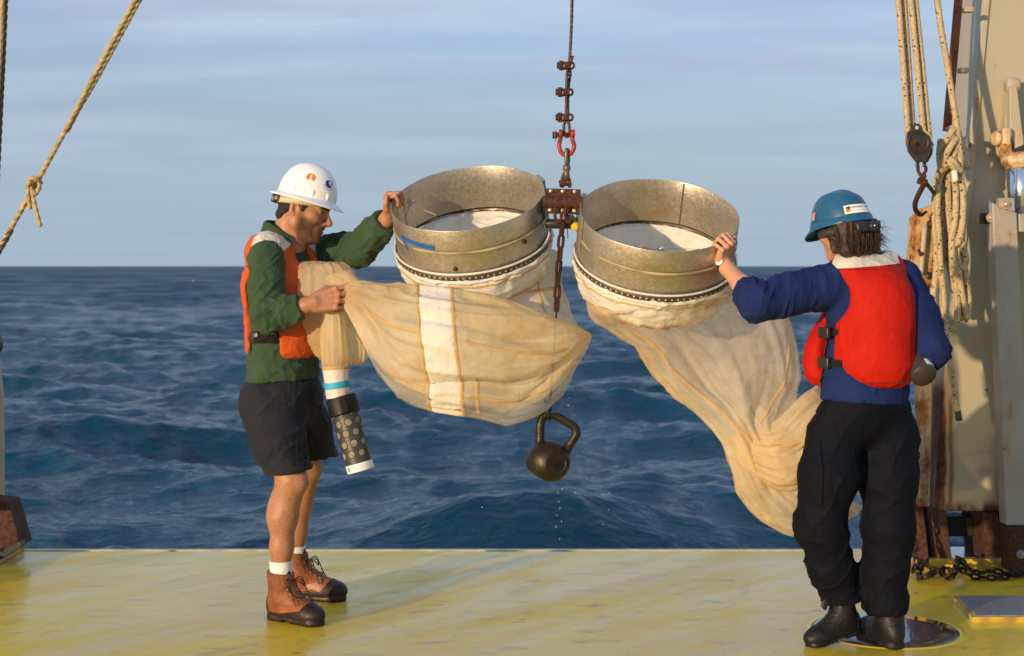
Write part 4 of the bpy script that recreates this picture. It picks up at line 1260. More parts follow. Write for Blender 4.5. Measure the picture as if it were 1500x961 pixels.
# ------------------------------------------------------------------ ropes on the left
lr = thing('mooring_line', 'taut tan rope slanting up from the left edge with a knotted short line', 'rope', W(45, 270, 6.5))
YR = 6.5
tube('rope', [W(-268, 818, YR), W(-75, 490, YR), W(0, 363, YR), W(100, 183, YR), W(140, 107, YR), W(250, -95, YR)], 0.0105, M['rope_plain'], lr, 12, 640, lobes=3, lay=190.0, depth=0.28)
tube('rope', [W(98, 193, YR + .015), W(118, 155, YR + .01), W(146, 107, YR + .01), W(256, -95, YR + .01)], 0.0098, M['rope_plain'], lr, 12, 260, lobes=3, lay=190.0, depth=0.28)
tube('wet_end', [W(-75, 491, YR), W(0, 365, YR), W(17, 335, YR)], 0.0118, M['rope_dark'], lr, 12, 120, lobes=3, lay=190.0, depth=0.28)
kn = [W(60, 268, YR), W(54, 262, YR - .035), W(45, 262, YR - .04), W(41, 275, YR - .035), W(43, 295, YR - .03), W(44, 307, YR - .03)]
tube('knot_tail', kn, 0.0095, M['rope_plain'], lr, 10, 70, lobes=3, lay=190.0, depth=0.28)
kn = [W(50, 270, YR + .03), W(46, 275, YR - .03), W(52, 284, YR - .035), W(58, 272, YR - .02), W(52, 262, YR + .02), W(46, 272, YR - .02), W(49, 290, YR - .035), W(53, 308, YR - .035), W(58, 327, YR - .03), W(60, 331, YR - .03)]
tube('knot_tail', kn, 0.0088, M['rope_plain'], lr, 10, 110, lobes=3, lay=190.0, depth=0.28)
dr = thing('dark_line', 'dark rope running straight up just inside the left edge', 'rope', W(0, 190, 6.7))
tube('rope', [W(-34, 855, 6.7), W(-8, 330, 6.7), W(0, 165, 6.7), W(5, 60, 6.7), W(13, -140, 6.7)], 0.0125, M['rope_dark'], dr, 12, 420, lobes=3, lay=160.0, depth=0.25)
tube('rope', [W(-40, 855, 6.68), W(-12, 330, 6.68), W(-5, 165, 6.68), W(2, 40, 6.68), W(7, -140, 6.68)], 0.0105, M['rope_plain'], dr, 12, 420, lobes=3, lay=160.0, depth=0.25)

# ------------------------------------------------------------------ tackle, hook and coil on the right
YB = 6.62
tk = thing('tackle_line', 'braided tan rope reeved in four parts down to the black pulley block', 'rope', W(1345, 210, YB))
for a, b, dy in (((1302, -160), (1330, 190), 0.0), ((1312, -160), (1337, 188), 0.03), ((1317, -160), (1353, 196), 0.0), ((1323, -160), (1361, 200), 0.02)):
    u0, v0 = a; u1, v1 = b
    tube('rope_part', [W(u0, v0, YB + dy), W(lerp(u0, u1, 0.5) + 1, lerp(v0, v1, 0.5), YB + dy), W(u1, v1, YB + dy), W(u1 + 1, v1 + 18, YB + dy)], 0.0135, M['rope'], tk, 12, 60)
bl = thing('pulley_block', 'black twin cheeked pulley block under the four part tan rope', 'pulley block', W(1346, 240, YB))
cheek = [(1334, 190), (1340, 181), (1345, 181), (1350, 190), (1361, 199), (1365, 211), (1363, 226), (1356, 238), (1341, 237), (1330, 222), (1327, 207), (1328, 195)]
for dy in (-0.035, 0.045):
    prism_px([(u + (3 if dy > 0 else 0), q) for u, q in cheek], YB + dy, YB + dy + 0.010, 'cheek', M['block_plate'], bl, 0.003)
v, f = lathe_geo([(0.001, -0.03), (0.052, -0.03), (0.042, -0.012), (0.052, 0.0), (0.042, 0.012), (0.052, 0.03), (0.001, 0.03)], W(1346, 208, YB + .01), (0, 1, 0), 32); smooth_by_angle(make('sheave', v, f, M['rope_plain'], bl))
bolt('axle_bolt', 1339, 210, YB - 0.036, bl, 'rust_plate', 0.012)
g = Geo()
for du in (-5, 5): g.add(*box_geo(W(1349 + du, 238, YB), (5 * PXM(YB), 0.012, 14 * PXM(YB)), bev=0.002))
g.make('becket', M['block_plate'], bl, False)
v, f = lathe_geo([(0.001, 0), (0.008, 0), (0.009, -0.002)], W(1343.5, 187, YB - 0.0362), (0, -1, 0), 14); make('eye_hole', v, f, M['print_grey'], bl)
v, f = lathe_geo([(0.040, 0.0), (0.043, 0.004), (0.047, 0.004), (0.050, 0.0)], W(1345, 209, YB - 0.035), (0, -1, 0), 30); make('cheek_rim', v, f, M['block_plate'], bl)
hk = thing('cargo_hook', 'dark rusty hook hanging from the pulley block and caught in the hinge plate', 'hook', W(1352, 262, YB))
kk = PXM(YB)
tube('shackle', [W(1345, 243, YB), W(1345, 250, YB), W(1350, 257, YB), W(1356, 250, YB), W(1356, 243, YB)], 0.0075, M['rust_dark'], hk, 10, 24)
v, f = lathe_geo([(0.001, 0.012), (0.012, 0.010), (0.016, 0), (0.012, -0.012), (0.008, -0.03), (0.001, -0.03)], W(1352, 258, YB), (0, 0, 1), 14); make('swivel_eye', v, f, M['rust_dark'], hk)
v, f = box_geo(W(1351, 266, YB), (14 * kk, 0.03, 9 * kk), frame_from((0.9, 0, -0.25), (0, 0, 1)), 0.004); make('hook_head', v, f, M['rust_dark'], hk, False)
hpnt = [W(1355, 268, YB), W(1347, 282, YB + .05), W(1340.5, 298, YB + .12), W(1342, 309, YB + .2), W(1349, 315, YB + .27), W(1357, 310, YB + .30)]
V, f, _ = tube_geo(resample(hpnt, 26), np.linspace(0.012, 0.011, 26) * np.r_[np.ones(18), np.linspace(1, 0.55, 8)], 12); make('hook_bend', V, f, M['rust_dark'], hk)
tube('latch', [W(1357, 269, YB), W(1363, 276, YB + .08), W(1368, 283, YB + .16)], 0.009, M['rust_plate'], hk, 8, 10)

YH = 6.78
fl = thing('halyard', 'single braided tan rope led from above down to the coiled rope hank', 'rope', W(1408, 240, YH))
tube('rope', [W(1360, -160, 6.78), W(1373, 0, 6.78), W(1390, 110, 6.78), W(1401, 180, 6.75), W(1406, 220, 6.73), W(1407, 246, 6.74)], 0.0145, M['rope'], fl, 12, 70)
hank = thing('rope_hank', 'coiled hank of speckled tan rope with a green tipped tail on the frame leg', 'rope hank', W(1395, 470, YH))
RB = 0.0150
bights = [   # long loops hanging below the wraps, each its own turn: (points u, v, depth offset)
    [(1384, 246, 0), (1376, 262, -.01), (1373, 300, -.02), (1375, 345, -.02), (1378, 390, -.01), (1382, 430, 0), (1384, 462, .01), (1390, 481, .01), (1398, 480, .0), (1402, 462, -.01), (1402, 420, -.02), (1397, 370, -.02), (1391, 320, -.01), (1389, 280, 0), (1390, 246, .01)],
    [(1380, 244, .02), (1371, 266, .02), (1369, 310, .01), (1372, 360, .0), (1371, 400, .01), (1367, 430, .01), (1369, 448, .01), (1376, 453, .02), (1380, 440, .03), (1379, 400, .03), (1381, 350, .03), (1381, 300, .03), (1386, 250, .03)],
    [(1396, 250, -.01), (1400, 280, -.03), (1399, 320, -.03), (1394, 350, -.03), (1396, 380, -.035), (1404, 402, -.03), (1409, 430, -.02), (1413, 450, 0), (1417, 468, 0), (1419, 440, .01), (1415, 405, .01), (1409, 370, .01), (1410, 330, .01), (1411, 290, .01), (1404, 252, .01)],
    [(1402, 248, -.02), (1409, 270, -.03), (1411, 300, -.03), (1408, 340, -.03), (1401, 358, -.03), (1401, 330, -.01), (1404, 290, -.0), (1398, 250, 0)],
    [(1404, 345, -.01), (1411, 362, -.02), (1415, 380, -.02), (1411, 392, -.02), (1405, 384, -.01), (1403, 360, 0), (1404, 345, .01)],
    [(1388, 250, .03), (1385, 290, .04), (1386, 340, .04), (1390, 385, .04), (1397, 420, .04), (1403, 452, .03), (1411, 470, .02), (1406, 440, .03), (1403, 400, .04), (1396, 340, .05), (1396, 250, .05)],
]
for b in bights:
    tube('rope_turn', [W(u, q, YH + dy) for u, q, dy in b], RB, M['rope'], hank, 12, 90)
wraps = [
    [(1378, 206, .02), (1376, 226, -.02), (1379, 246, -.03), (1390, 240, -.05), (1402, 214, -.05), (1404, 196, -.02), (1396, 188, .02), (1386, 192, .03)],
    [(1377, 240, .0), (1382, 215, -.04), (1392, 196, -.05), (1400, 190, -.03), (1405, 205, .0), (1408, 235, .0), (1406, 258, -.02)],
    [(1380, 250, -.03), (1388, 238, -.07), (1398, 246, -.065), (1408, 252, -.03)],
    [(1384, 228, -.05), (1396, 236, -.07), (1407, 250, -.05)],
    [(1375, 262, -.01), (1379, 244, -.05), (1386, 226, -.075), (1396, 210, -.07), (1405, 200, -.03)],
]
for b in wraps:
    tube('rope_wrap', [W(u, q, YH + dy) for u, q, dy in b], RB, M['rope'], hank, 12, 50)
tube('rope_tail', [W(1382, 450, YH), W(1385, 480, YH), W(1391, 530, YH), W(1398, 570, YH), W(1403, 604, YH)], RB * 0.95, M['rope'], hank, 12, 40)
tube('whipping', [W(1402.5, 602, YH), W(1405, 616, YH)], RB, M['green_whip'], hank, 12)
tube('loose_end', [W(1398, 250, YH - .07), W(1399, 262, YH - .075), W(1399, 266, YH - .075)], RB * 0.9, M['white_line'], hank, 10, 6)
cl = thing('cleat', 'pale cleat arm behind the rope hank on the frame leg', 'cleat', W(1415, 235, 6.95))
V, f, _ = tube_geo(resample([W(1412, 200, 6.95), W(1414, 220, 6.95), W(1416, 246, 6.92)], 10), np.linspace(0.013, 0.02, 10), 12); make('arm', V, f, M['cream'], cl)
tube('stem', [W(1413, 212, 6.95), W(1416, 210, 7.2)], 0.015, M['cream'], cl, 12)

# chain hanging beside the foot and lying along the deck
dk = thing('deck_chain', 'black wet chain hanging beside the stern frame foot and trailing along the deck', 'chain', on_deck(1345, 848))
def od(u, q, z): return on_deck(u, q) + (0, 0, z)
path = [W(1345, 640, 6.93), W(1341, 690, 6.93), W(1337, 740, 6.92), W(1339, 790, 6.92), W(1342, 822, 6.88), od(1338, 846, .03), od(1352, 838, .05), od(1346, 852, .02), od(1362, 855, .04), od(1374, 846, .03), od(1392, 852, .02), od(1404, 846, .04), od(1424, 850, .02), od(1460, 851, .015), od(1496, 848, .02), od(1560, 846, .02)]
chain_along(resample(path, 400), dk, 0.048, 0.032, 0.0062, M['black_chain'], jit=0.35)
path = [od(1341, 843, .05), od(1356, 850, .07), od(1372, 852, .05), od(1386, 848, .05), od(1398, 853, .05), od(1405, 841, .075), od(1416, 846, .05), od(1432, 852, .04), od(1452, 848, .035), od(1492, 852, .035)]
chain_along(resample(path, 300), dk, 0.048, 0.032, 0.0062, M['black_chain'], jit=0.5)

# ------------------------------------------------------------------ net cloth: closed lofts with folds
class Loft:
    """a cloth tube: stations of (centre, half axis across, half axis in depth)"""
    def __init__(self, st, ns, nt, fold=0.012, seed=0, stretch=(1, 1), sq=1.0, lines=None, closed=True):
        st = [np.concatenate([np.asarray(q, float) for q in s]) for s in st]
        S = self._spline(np.array(st), ns)
        self.S, self.ns, self.nt, self.sq = S, ns, nt, sq
        self.th = np.linspace(0, 2 * np.pi, nt, endpoint=False)
        self.fold, self.seed, self.stretch, self.lines = fold, seed, stretch, lines
        self.P = self._grid()
    @staticmethod
    def _spline(P, n):
        E = np.vstack([2 * P[0] - P[1], P, 2 * P[-1] - P[-2]])
        out = []
        q = np.linspace(0, len(P) - 1, n)
        for x in q:
            i = min(int(x), len(P) - 2); t = x - i
            a, b, c, d = E[i], E[i + 1], E[i + 2], E[i + 3]
            out.append(0.5 * ((2 * b) + (-a + c) * t + (2 * a - 5 * b + 4 * c - d) * t * t + (-a + 3 * b - 3 * c + d) * t ** 3))
        return np.array(out)
    def _grid(self):
        S, th = self.S, self.th
        c, A, B = S[:, None, 0:3], S[:, None, 3:6], S[:, None, 6:9]
        e = lambda x: np.sign(x) * np.abs(x) ** self.sq
        P = c + e(np.cos(th))[None, :, None] * A + e(np.sin(th))[None, :, None] * B
        N = self._norm(P)
        s = np.linspace(0, 1, self.ns)[:, None] * np.ones((1, self.nt)); t = th[None] * np.ones((self.ns, 1))
        a, b = self.stretch
        q = np.stack([s * a, np.cos(t) * b, np.sin(t) * b + self.seed * 7.3], -1)
        w = fbm(q * 0.55 + 3.1, 2)[..., None] * 0.9                         # warp so the folds wander
        f = 0.55 * crease(q + w) + 0.38 * crease(q * 2.1 + 5 + w) + 0.16 * crease(q * 4.3 + 9 + w) + 0.25 * fbm(q * 0.8 + 2, 2)
        f = f - f.mean()
        amp = self.fold * np.linalg.norm(A + B, axis=-1) / 0.2
        if self.lines is not None: f = f + self.lines(s, t)
        return P + N * (f * np.minimum(amp, 1.3 * self.fold))[..., None]
    @staticmethod
    def _norm(P):
        ds = np.gradient(P, axis=0); dt = np.roll(P, -1, 1) - np.roll(P, 1, 1)
        N = np.cross(dt, ds)
        N /= np.linalg.norm(N, axis=-1)[..., None] + 1e-9
        cen = P.mean(1, keepdims=True)
        if ((P - cen) * N).sum() < 0: N = -N
        return N
    def sheet(self, name, m, parent, caps=(False, False), pale=None):
        cols = None
        if pale is not None:
            s_ = np.linspace(0, 1, self.ns)[:, None] * np.ones((1, self.nt)); t_ = self.th[None] * np.ones((self.ns, 1))
            cols = dict(pale=pale(s_, t_).ravel())
        f = grid_faces(self.ns, self.nt, True)
        V = self.P.reshape(-1, 3)
        if caps[0]: f.append(tuple(range(self.nt)))
        if caps[1]: f.append(tuple((self.ns - 1) * self.nt + j for j in range(self.nt - 1, -1, -1)))
        return make(name, V, f, m, parent, cols=cols)
    def at(self, s, t, off=0.0):
        """point on the finished cloth; s 0..1 along, t angle"""
        x = np.clip(s, 0, 1) * (self.ns - 1); i = np.minimum(x.astype(int), self.ns - 2); fs = (x - i)[:, None]
        y = (t % (2 * np.pi)) / (2 * np.pi) * self.nt; j = y.astype(int) % self.nt; ft = (y - np.floor(y))[:, None]
        if not hasattr(self, 'N'): self.N = self._norm(self.P)
        def bl(G):
            j2 = (j + 1) % self.nt
            return (G[i, j] * (1 - fs) * (1 - ft) + G[i + 1, j] * fs * (1 - ft) + G[i, j2] * (1 - fs) * ft + G[i + 1, j2] * fs * ft)
        return bl(self.P) + off * bl(self.N)
    def ribbon(self, name, st, width, m, parent, n=80, off=0.0025, sub=5):
        """tape sewn on the cloth along a path of (s, t) pairs"""
        q = resample(np.array([(a, b, 0) for a, b in st], float), n)
        P = self.at(q[:, 0], q[:, 1])
        d = np.gradient(P, axis=0); d /= np.linalg.norm(d, axis=1)[:, None] + 1e-9
        e = 1e-3
        gs = (self.at(q[:, 0] + e, q[:, 1]) - self.at(q[:, 0] - e, q[:, 1])) / (2 * e)
        gt = (self.at(q[:, 0], q[:, 1] + e) - self.at(q[:, 0], q[:, 1] - e)) / (2 * e)
        N = np.cross(gt, gs); N /= np.linalg.norm(N, axis=1)[:, None] + 1e-9
        side = np.cross(N, d)
        V = []
        for w in np.linspace(-1, 1, sub):
            D = side * (w * width / 2)
            # step sideways on the cloth itself
            a11 = (gs * gs).sum(1); a12 = (gs * gt).sum(1); a22 = (gt * gt).sum(1)
            b1 = (D * gs).sum(1); b2 = (D * gt).sum(1); det = a11 * a22 - a12 ** 2 + 1e-12
            x = (b1 * a22 - b2 * a12) / det; y = (a11 * b2 - a12 * b1) / det
            V.append(self.at(q[:, 0] + x, q[:, 1] + y, off * (1.0 if abs(w) < 0.9 else 0.4)))
        V = np.stack(V, 1).reshape(-1, 3)
        return make(name, V, grid_faces(n, sub), m, parent)

def lr_station(L, R, Y, dep, lean=0.0):
    """a station known by its two outer points in the photo"""
    a, b = W(L[0], L[1], Y), W(R[0], R[1], Y + lean)
    return ((a + b) / 2, (b - a) / 2, (0, dep, 0))

def ring_station(G, h, r, shift=(0, 0, 0)):
    return (G['c'] - G['a'] * h + np.array(shift), G['x'] * r, G['y'] * r)

# ------------------------------------------------------------------ the left net
n1 = thing('plankton_net', 'yellowed gauze net with a white band under the left ring, gathered in a hand', 'net', W(690, 600, 5.85))
r1 = RR + 0.004
col1 = Loft([ring_station(RG1, 0.2085, r1 + 0.002), ring_station(RG1, 0.2115, r1 + 0.010), ring_station(RG1, 0.219, r1 + 0.012), ring_station(RG1, 0.226, r1 + 0.006),
             ring_station(RG1, 0.245, r1 + 0.003), ring_station(RG1, 0.275, r1 - 0.003), ring_station(RG1, 0.305, r1 - 0.012), ring_station(RG1, 0.335, r1 - 0.024), ring_station(RG1, 0.345, r1 - 0.034)], 60, 144, 0.013, 1, (2.0, 4.5))
roll_1 = [rp(RG1, t, r1 + 0.008, 0.180) for t in np.linspace(0, 2 * math.pi, 120, endpoint=False)]
V, f, _ = tube_geo(np.array(roll_1), 0.0045, 8, closed=True); make('edge_roll', V, f, M['collar'], n1)
col1.sheet('collar', M['collar'], n1)
col1.ribbon('hem', [(0.47, t) for t in np.linspace(math.pi * 0.95, math.pi * 2.05, 30)], 0.010, M['seam'], n1, 120, 0.003)
col1.ribbon('seam', [(0.90, t) for t in np.linspace(math.pi * 0.95, math.pi * 2.05, 30)], 0.014, M['seam'], n1, 120, 0.003)
# white cloth that runs down behind the chain into the bag
up1 = Loft([ring_station(RG1, 0.30, r1 - 0.045), lr_station((622, 410), (812, 372), 6.10, 0.22), lr_station((655, 440), (826, 420), 6.14, 0.19),
            lr_station((690, 475), (838, 462), 6.14, 0.15), lr_station((720, 505), (850, 495), 6.08, 0.12), lr_station((735, 540), (846, 525), 5.99, 0.09)], 70, 112, 0.022, 2, (2.2, 2.6))
up1.sheet('upper_cloth', M['gauze_white'], n1)
up1.ribbon('seam', [(0.34, 5.35), (0.5, 5.25), (0.7, 5.3), (0.85, 5.35)], 0.012, M['seam'], n1, 40)
up1.ribbon('seam', [(0.40, t) for t in np.linspace(4.75, 5.9, 12)], 0.013, M['seam'], n1, 40)
# the bag, held up across the front
bag = []
for u, vt, vb, dep, Y in ((866, 489, 494, .005, 5.90), (858, 484, 512, .03, 5.89), (842, 475, 535, .07, 5.87), (815, 462, 573, .115, 5.85), (783, 448, 601, .145, 5.84), (740, 434, 616, .16, 5.83), (692, 425, 610, .165, 5.83),
                          (645, 419, 604, .16, 5.83), (604, 415, 595, .15, 5.84), (574, 412, 578, .13, 5.85), (548, 411, 545, .105, 5.87), (526, 412, 498, .075, 5.90), (509, 416, 462, .045, 5.93), (497, 423, 443, .022, 5.955), (488, 428, 440, .014, 5.97)):
    c = W(u, (vt + vb) / 2, Y); hz = (vb - vt) / 2 * PXM(Y)
    bag.append((c, np.array((-0.10 * hz, 0, hz)), (0, -dep, 0)))
def bag_lines(s, t):
    # tension folds running from the gathered end and from the tip across the bag
    g = 0
    for (s0, t0, ds, dt, w, a) in ((0.10, 1.75, 0.55, 0.62, 0.075, 0.9), (0.06, 1.2, 0.6, -0.15, 0.06, 0.6), (0.95, 1.45, -0.4, 0.55, 0.06, 0.8), (0.97, 1.3, -0.35, -0.5, 0.06, 0.7), (0.16, 2.0, 0.35, 0.25, 0.05, 0.8), (0.08, 1.6, 0.28, 0.95, 0.05, 0.9), (0.12, 0.9, 0.35, 0.5, 0.05, 0.7), (0.9, 1.2, -0.25, 0.9, 0.05, 0.8), (0.98, 1.5, -0.5, 0.1, 0.05, 0.9)):
        L2 = ds * ds + (dt * 0.3) ** 2
        k = np.clip(((s - s0) * ds + (t - t0) * 0.09 * dt) / (ds * ds + 0.09 * dt * dt), 0, 1)
        d = np.sqrt((s - s0 - k * ds) ** 2 + 0.09 * (t - t0 - k * dt) ** 2)
        g = g + a * np.exp(-d / w * 1.5) * np.sin(np.pi * np.clip(k, 0.04, 1))
    return -1.0 * g
B1 = Loft(bag, 200, 170, 0.036, 3, (2.6, 1.5), lines=bag_lines)
B1.sheet('net_bag', M['gauze'], n1, (True, False), lambda s, t: np.clip((t - 2.35) / 0.25, 0, 1) * (t < 3.6) * 0.9)
def s_of(u):
    us = [750 + F_PX * p[0] / p[1] for p in B1.S[:, :3]]
    return float(np.interp(-u, [-x for x in us], np.linspace(0, 1, len(us))))
lo_t, hi_t = 0.03, math.pi - 0.03
sa, sb_ = s_of(668), s_of(624)
B1.ribbon('white_band', [((sa + sb_) / 2, t) for t in np.linspace(lo_t, hi_t, 24)], 46 * PXM(5.7), M['band_cloth'], n1, 90, 0.003, 11)
for u in (671, 621):
    B1.ribbon('seam', [(s_of(u), t) for t in np.linspace(lo_t, hi_t, 24)], 0.014, M['seam'], n1, 90, 0.0045)
B1.ribbon('seam', [(s_of(u), t) for u, t in ((828, 1.50), (760, 1.42), (676, 1.36))], 0.012, M['seam'], n1, 60, 0.004)
B1.ribbon('seam', [(s_of(u), t) for u, t in ((616, 1.31), (575, 1.28), (532, 1.25))], 0.012, M['seam'], n1, 40, 0.004)
B1.ribbon('seam', [(s_of(u), t) for u, t in ((800, 2.35), (740, 2.36), (676, 2.36))], 0.012, M['seam'], n1, 60, 0.004)
B1.ribbon('seam', [(s_of(u), t) for u, t in ((616, 2.34), (590, 2.30), (566, 2.22))], 0.012, M['seam'], n1, 30, 0.004)
B1.ribbon('seam', [(s_of(693), t) for t in (1.95, 2.3, 2.75)], 0.014, M['seam'], n1, 30, 0.004)
# the gathered folds behind the hand and the neck that falls from it
fold = [lr_station((462, 383.5), (500, 384.5), 6.06, .02)]
for v_, uL, uR, dep in ((387, 440, 506, .045), (396, 428, 517, .06), (412, 425, 523, .07), (436, 426, 521, .07), (462, 431, 525, .065), (490, 441, 536, .06), (512, 455, 538, .05), (526, 468, 536, .04), (533, 480, 528, .025)):
    fold.append(lr_station((uL, v_ - 1), (uR, v_ + (2 if v_ > 440 else 0)), 6.055, dep))
FD = Loft(fold, 100, 110, 0.024, 5, (2.4, 2.6))
FD.sheet('gathered_fold', M['gauze'], n1, (True, True))
FD.ribbon('seam', [(0.44, 3.4), (0.44, 3.9), (0.44, 4.5), (0.43, 5.0)], 0.014, M['seam'], n1, 40, 0.004)
FD.ribbon('seam', [(0.80, 5.9), (0.72, 5.7), (0.66, 5.5)], 0.014, M['seam'], n1, 30, 0.004)
# the cloth pulled over the hand and twisted to the bag
tw_ = [lr_station((480, 404), (486, 400), 5.99, .012), lr_station((484, 416), (505, 396), 5.98, .03), lr_station((492, 424), (518, 403), 5.97, .035), lr_station((500, 432), (527, 410), 5.96, .035), lr_station((508, 440), (534, 414), 5.95, .03)]
Loft(tw_, 40, 64, 0.02, 8, (1.5, 3.0)).sheet('twisted_fold', M['gauze'], n1, (True, False))
NY = 5.985
neck = []
for v_, uL, uR, dep in ((430, 479, 497, .02), (448, 475, 500, .028), (468, 471, 506, .036), (500, 469, 509, .040), (525, 470.5, 509, .044), (541, 472.5, 509, .046)):
    neck.append(lr_station((uL, v_), (uR, v_ - 2), NY, dep))
Loft(neck, 70, 90, 0.022, 6, (0.6, 3.6)).sheet('net_neck', M['gauze'], n1)
slv = [lr_station((472, 538), (509.5, 536), NY, .048), lr_station((474, 552), (510, 549), NY, .050), lr_station((476, 566), (511, 561), NY, .051), lr_station((478.5, 584), (513, 578), NY, .052)]
SL = Loft(slv, 40, 72, 0.006, 7, (1.5, 3))
SL.sheet('sleeve', M['collar'], n1)
SL.ribbon('blue_band', [(0.66, t) for t in np.linspace(0, 2 * np.pi, 40)], 9.5 * PXM(NY), M['teal_tape'], n1, 90, 0.0025)
SL.ribbon('seam', [(0.05, t) for t in np.linspace(0, 2 * np.pi, 40)], 0.010, M['seam'], n1, 90, 0.002)

def cod_end(parent, top, bot, r, holes, label_at_end, cap_end=False):
    """grey tube with gauze windows; top and bottom are points of its axis"""
    ax = unit(bot - top); L = np.linalg.norm(bot - top)
    v, f = lathe_geo([(r - 0.004, 0.0), (r, 0.002), (r, L - 0.002), (r - 0.002, L), (r - 0.010, L), (0.001, L - (0.0 if cap_end else 0.02))], top, ax, 48)
    ce = smooth_by_angle(make('cod_end', v, f, M['cod_grey'], parent), 30)
    if holes:
        hint = np.array((0, 0, 1.0)); x = unit(hint - ax * (ax @ hint)); y = np.cross(ax, x)
        first = None
        rows, per = 5, 8
        for i in range(rows):
            h = L * (0.17 + 0.145 * i)
            for j in range(per):
                a = 2 * math.pi * (j + 0.5 * (i % 2)) / per
                V = [None]; q = Geo()
                ring_o, ring_i, disc = [], [], []
                hr = 0.0140
                for kk_ in range(16):
                    b = 2 * math.pi * kk_ / 16
                    da, dh = hr * math.cos(b) / r, hr * math.sin(b)
                    pt = lambda rr_, s: top + rr_ * (math.cos(a + da * s) * x + math.sin(a + da * s) * y) + (h + dh * s) * ax
                    ring_o.append(pt(r + 0.0014, 1.12)); ring_i.append(pt(r + 0.0022, 0.98)); disc.append(pt(r + 0.0013, 0.99))
                n = 16
                q.add(ring_o + ring_i, [(k_, (k_ + 1) % n, n + (k_ + 1) % n, n + k_) for k_ in range(n)])
                q.make('window_rim', M['black_rubber'], ce, False)
                mid = [top + (r + 0.0014) * (math.cos(a + hr * 0.45 * math.cos(2 * math.pi * k_ / 16) / r) * x + math.sin(a + hr * 0.45 * math.cos(2 * math.pi * k_ / 16) / r) * y) + (h + hr * 0.45 * math.sin(2 * math.pi * k_ / 16)) * ax for k_ in range(16)]
                cen = top + (r + 0.0014) * (math.cos(a) * x + math.sin(a) * y) + h * ax
                make('window', np.array(disc + mid + [cen]), [(k_, (k_ + 1) % n, n + (k_ + 1) % n, n + k_) for k_ in range(n)] + [(n + k_, n + (k_ + 1) % n, 2 * n) for k_ in range(n)], M['cod_gauze'], ce, False)
    if label_at_end:
        v, f = lathe_geo([(r + 0.0008, L * 0.885), (r + 0.0014, L * 0.888), (r + 0.0014, L * 0.990), (r + 0.0008, L * 0.994)], top, ax, 48)
        make('label_strip', v, f, M['print_white'], ce)
    return ce, ax, L
M['cod_grey'] = plain('dark_grey_pvc', (0.045, 0.043, 0.040), 0.42, 0, 0.15, 14, 0.1, 80)
M['cod_gauze'] = plain('olive_window_gauze', (0.22, 0.19, 0.13), 0.7, 0, 0.4, 60, 0.4, 300)
t0, t1 = W(500, 584, NY), W(529, 690, NY - 0.02)
cr = 19.5 * PXM(NY)
ce, ax, L = cod_end(n1, lerp(t0, t1, 0.02), t1, cr, True, True)
v, f = lathe_geo([(cr - 0.004, -0.01), (cr + 0.006, -0.008), (cr + 0.010, 0.0), (cr + 0.010, 0.058), (cr + 0.005, 0.064), (cr - 0.002, 0.064)], t0, ax, 48)
smooth_by_angle(make('clamp_collar', v, f, M['black_rubber'], n1), 35)
for a in (-1.9, -1.3, 1.2):
    x = unit(np.array((0, 0, 1.0)) - ax * ax[2]); y = np.cross(ax, x)
    d = math.cos(a) * x + math.sin(a) * y
    v, f = box_geo(t0 + d * (cr + 0.013) + ax * 0.03, (0.012, 0.03, 0.05), np.stack([d, np.cross(ax, d), ax], 1), 0.003); make('clamp_latch', v, f, M['black_rubber'], n1, False)
# print on the strip: a blue mark and fine grey lines
fd = np.array((0, -1.0, 0)); fd = unit(fd - ax * (fd @ ax)); sd = np.cross(ax, fd)
def on_tube(a, h, rr): return t0 + ax * h + rr * (math.cos(a) * fd + math.sin(a) * sd)
Lf = np.linalg.norm(t1 - lerp(t0, t1, 0.02))
h0 = Lf * 0.935 + 0.02 * np.linalg.norm(t1 - t0)
sgn = -1 if (on_tube(0.3, 0, 1)[0] - on_tube(0, 0, 1)[0]) > 0 else 1
g = Geo(); g.add([on_tube(sgn * 0.85 + 0.13 * math.cos(b), h0 + 0.009 * math.sin(b), cr + 0.0022) for b in np.linspace(0, 6.283, 14, endpoint=False)], [tuple(range(14))]); g.make('blue_mark', M['teal_tape'], ce, False)
g = Geo()
for j, dh in enumerate((-0.006, 0.0, 0.006)):
    for a0 in np.arange(-0.55, 0.75, 0.11):
        w = 0.07 if (int(a0 * 97) + j) % 3 else 0.045
        g.add([on_tube(-sgn * (a0 + da), h0 + dh + dd, cr + 0.0021) for da, dd in ((0, -.001), (w, -.001), (w, .001), (0, .001))], [(0, 1, 2, 3)])
g.make('fine_print', M['print_grey'], ce, False, kind='stuff')

# ------------------------------------------------------------------ the right net
n2 = thing('plankton_net', 'yellowed gauze net trailing from the right ring behind the black trousers', 'net', W(1080, 760, 5.85))
col2 = Loft([ring_station(RG2, 0.2085, r1 + 0.002), ring_station(RG2, 0.2115, r1 + 0.010), ring_station(RG2, 0.219, r1 + 0.012), ring_station(RG2, 0.226, r1 + 0.006),
             ring_station(RG2, 0.245, r1 + 0.003), ring_station(RG2, 0.275, r1 - 0.003), ring_station(RG2, 0.305, r1 - 0.012), ring_station(RG2, 0.335, r1 - 0.024), ring_station(RG2, 0.345, r1 - 0.034)], 60, 144, 0.013, 2, (2.0, 4.5))
roll_2 = [rp(RG2, t, r1 + 0.008, 0.180) for t in np.linspace(0, 2 * math.pi, 120, endpoint=False)]
V, f, _ = tube_geo(np.array(roll_2), 0.0045, 8, closed=True); make('edge_roll', V, f, M['collar'], n2)
col2.sheet('collar', M['collar'], n2)
col2.ribbon('hem', [(0.47, t) for t in np.linspace(math.pi * 0.95, math.pi * 2.05, 30)], 0.008, M['seam'], n2, 120, 0.003)
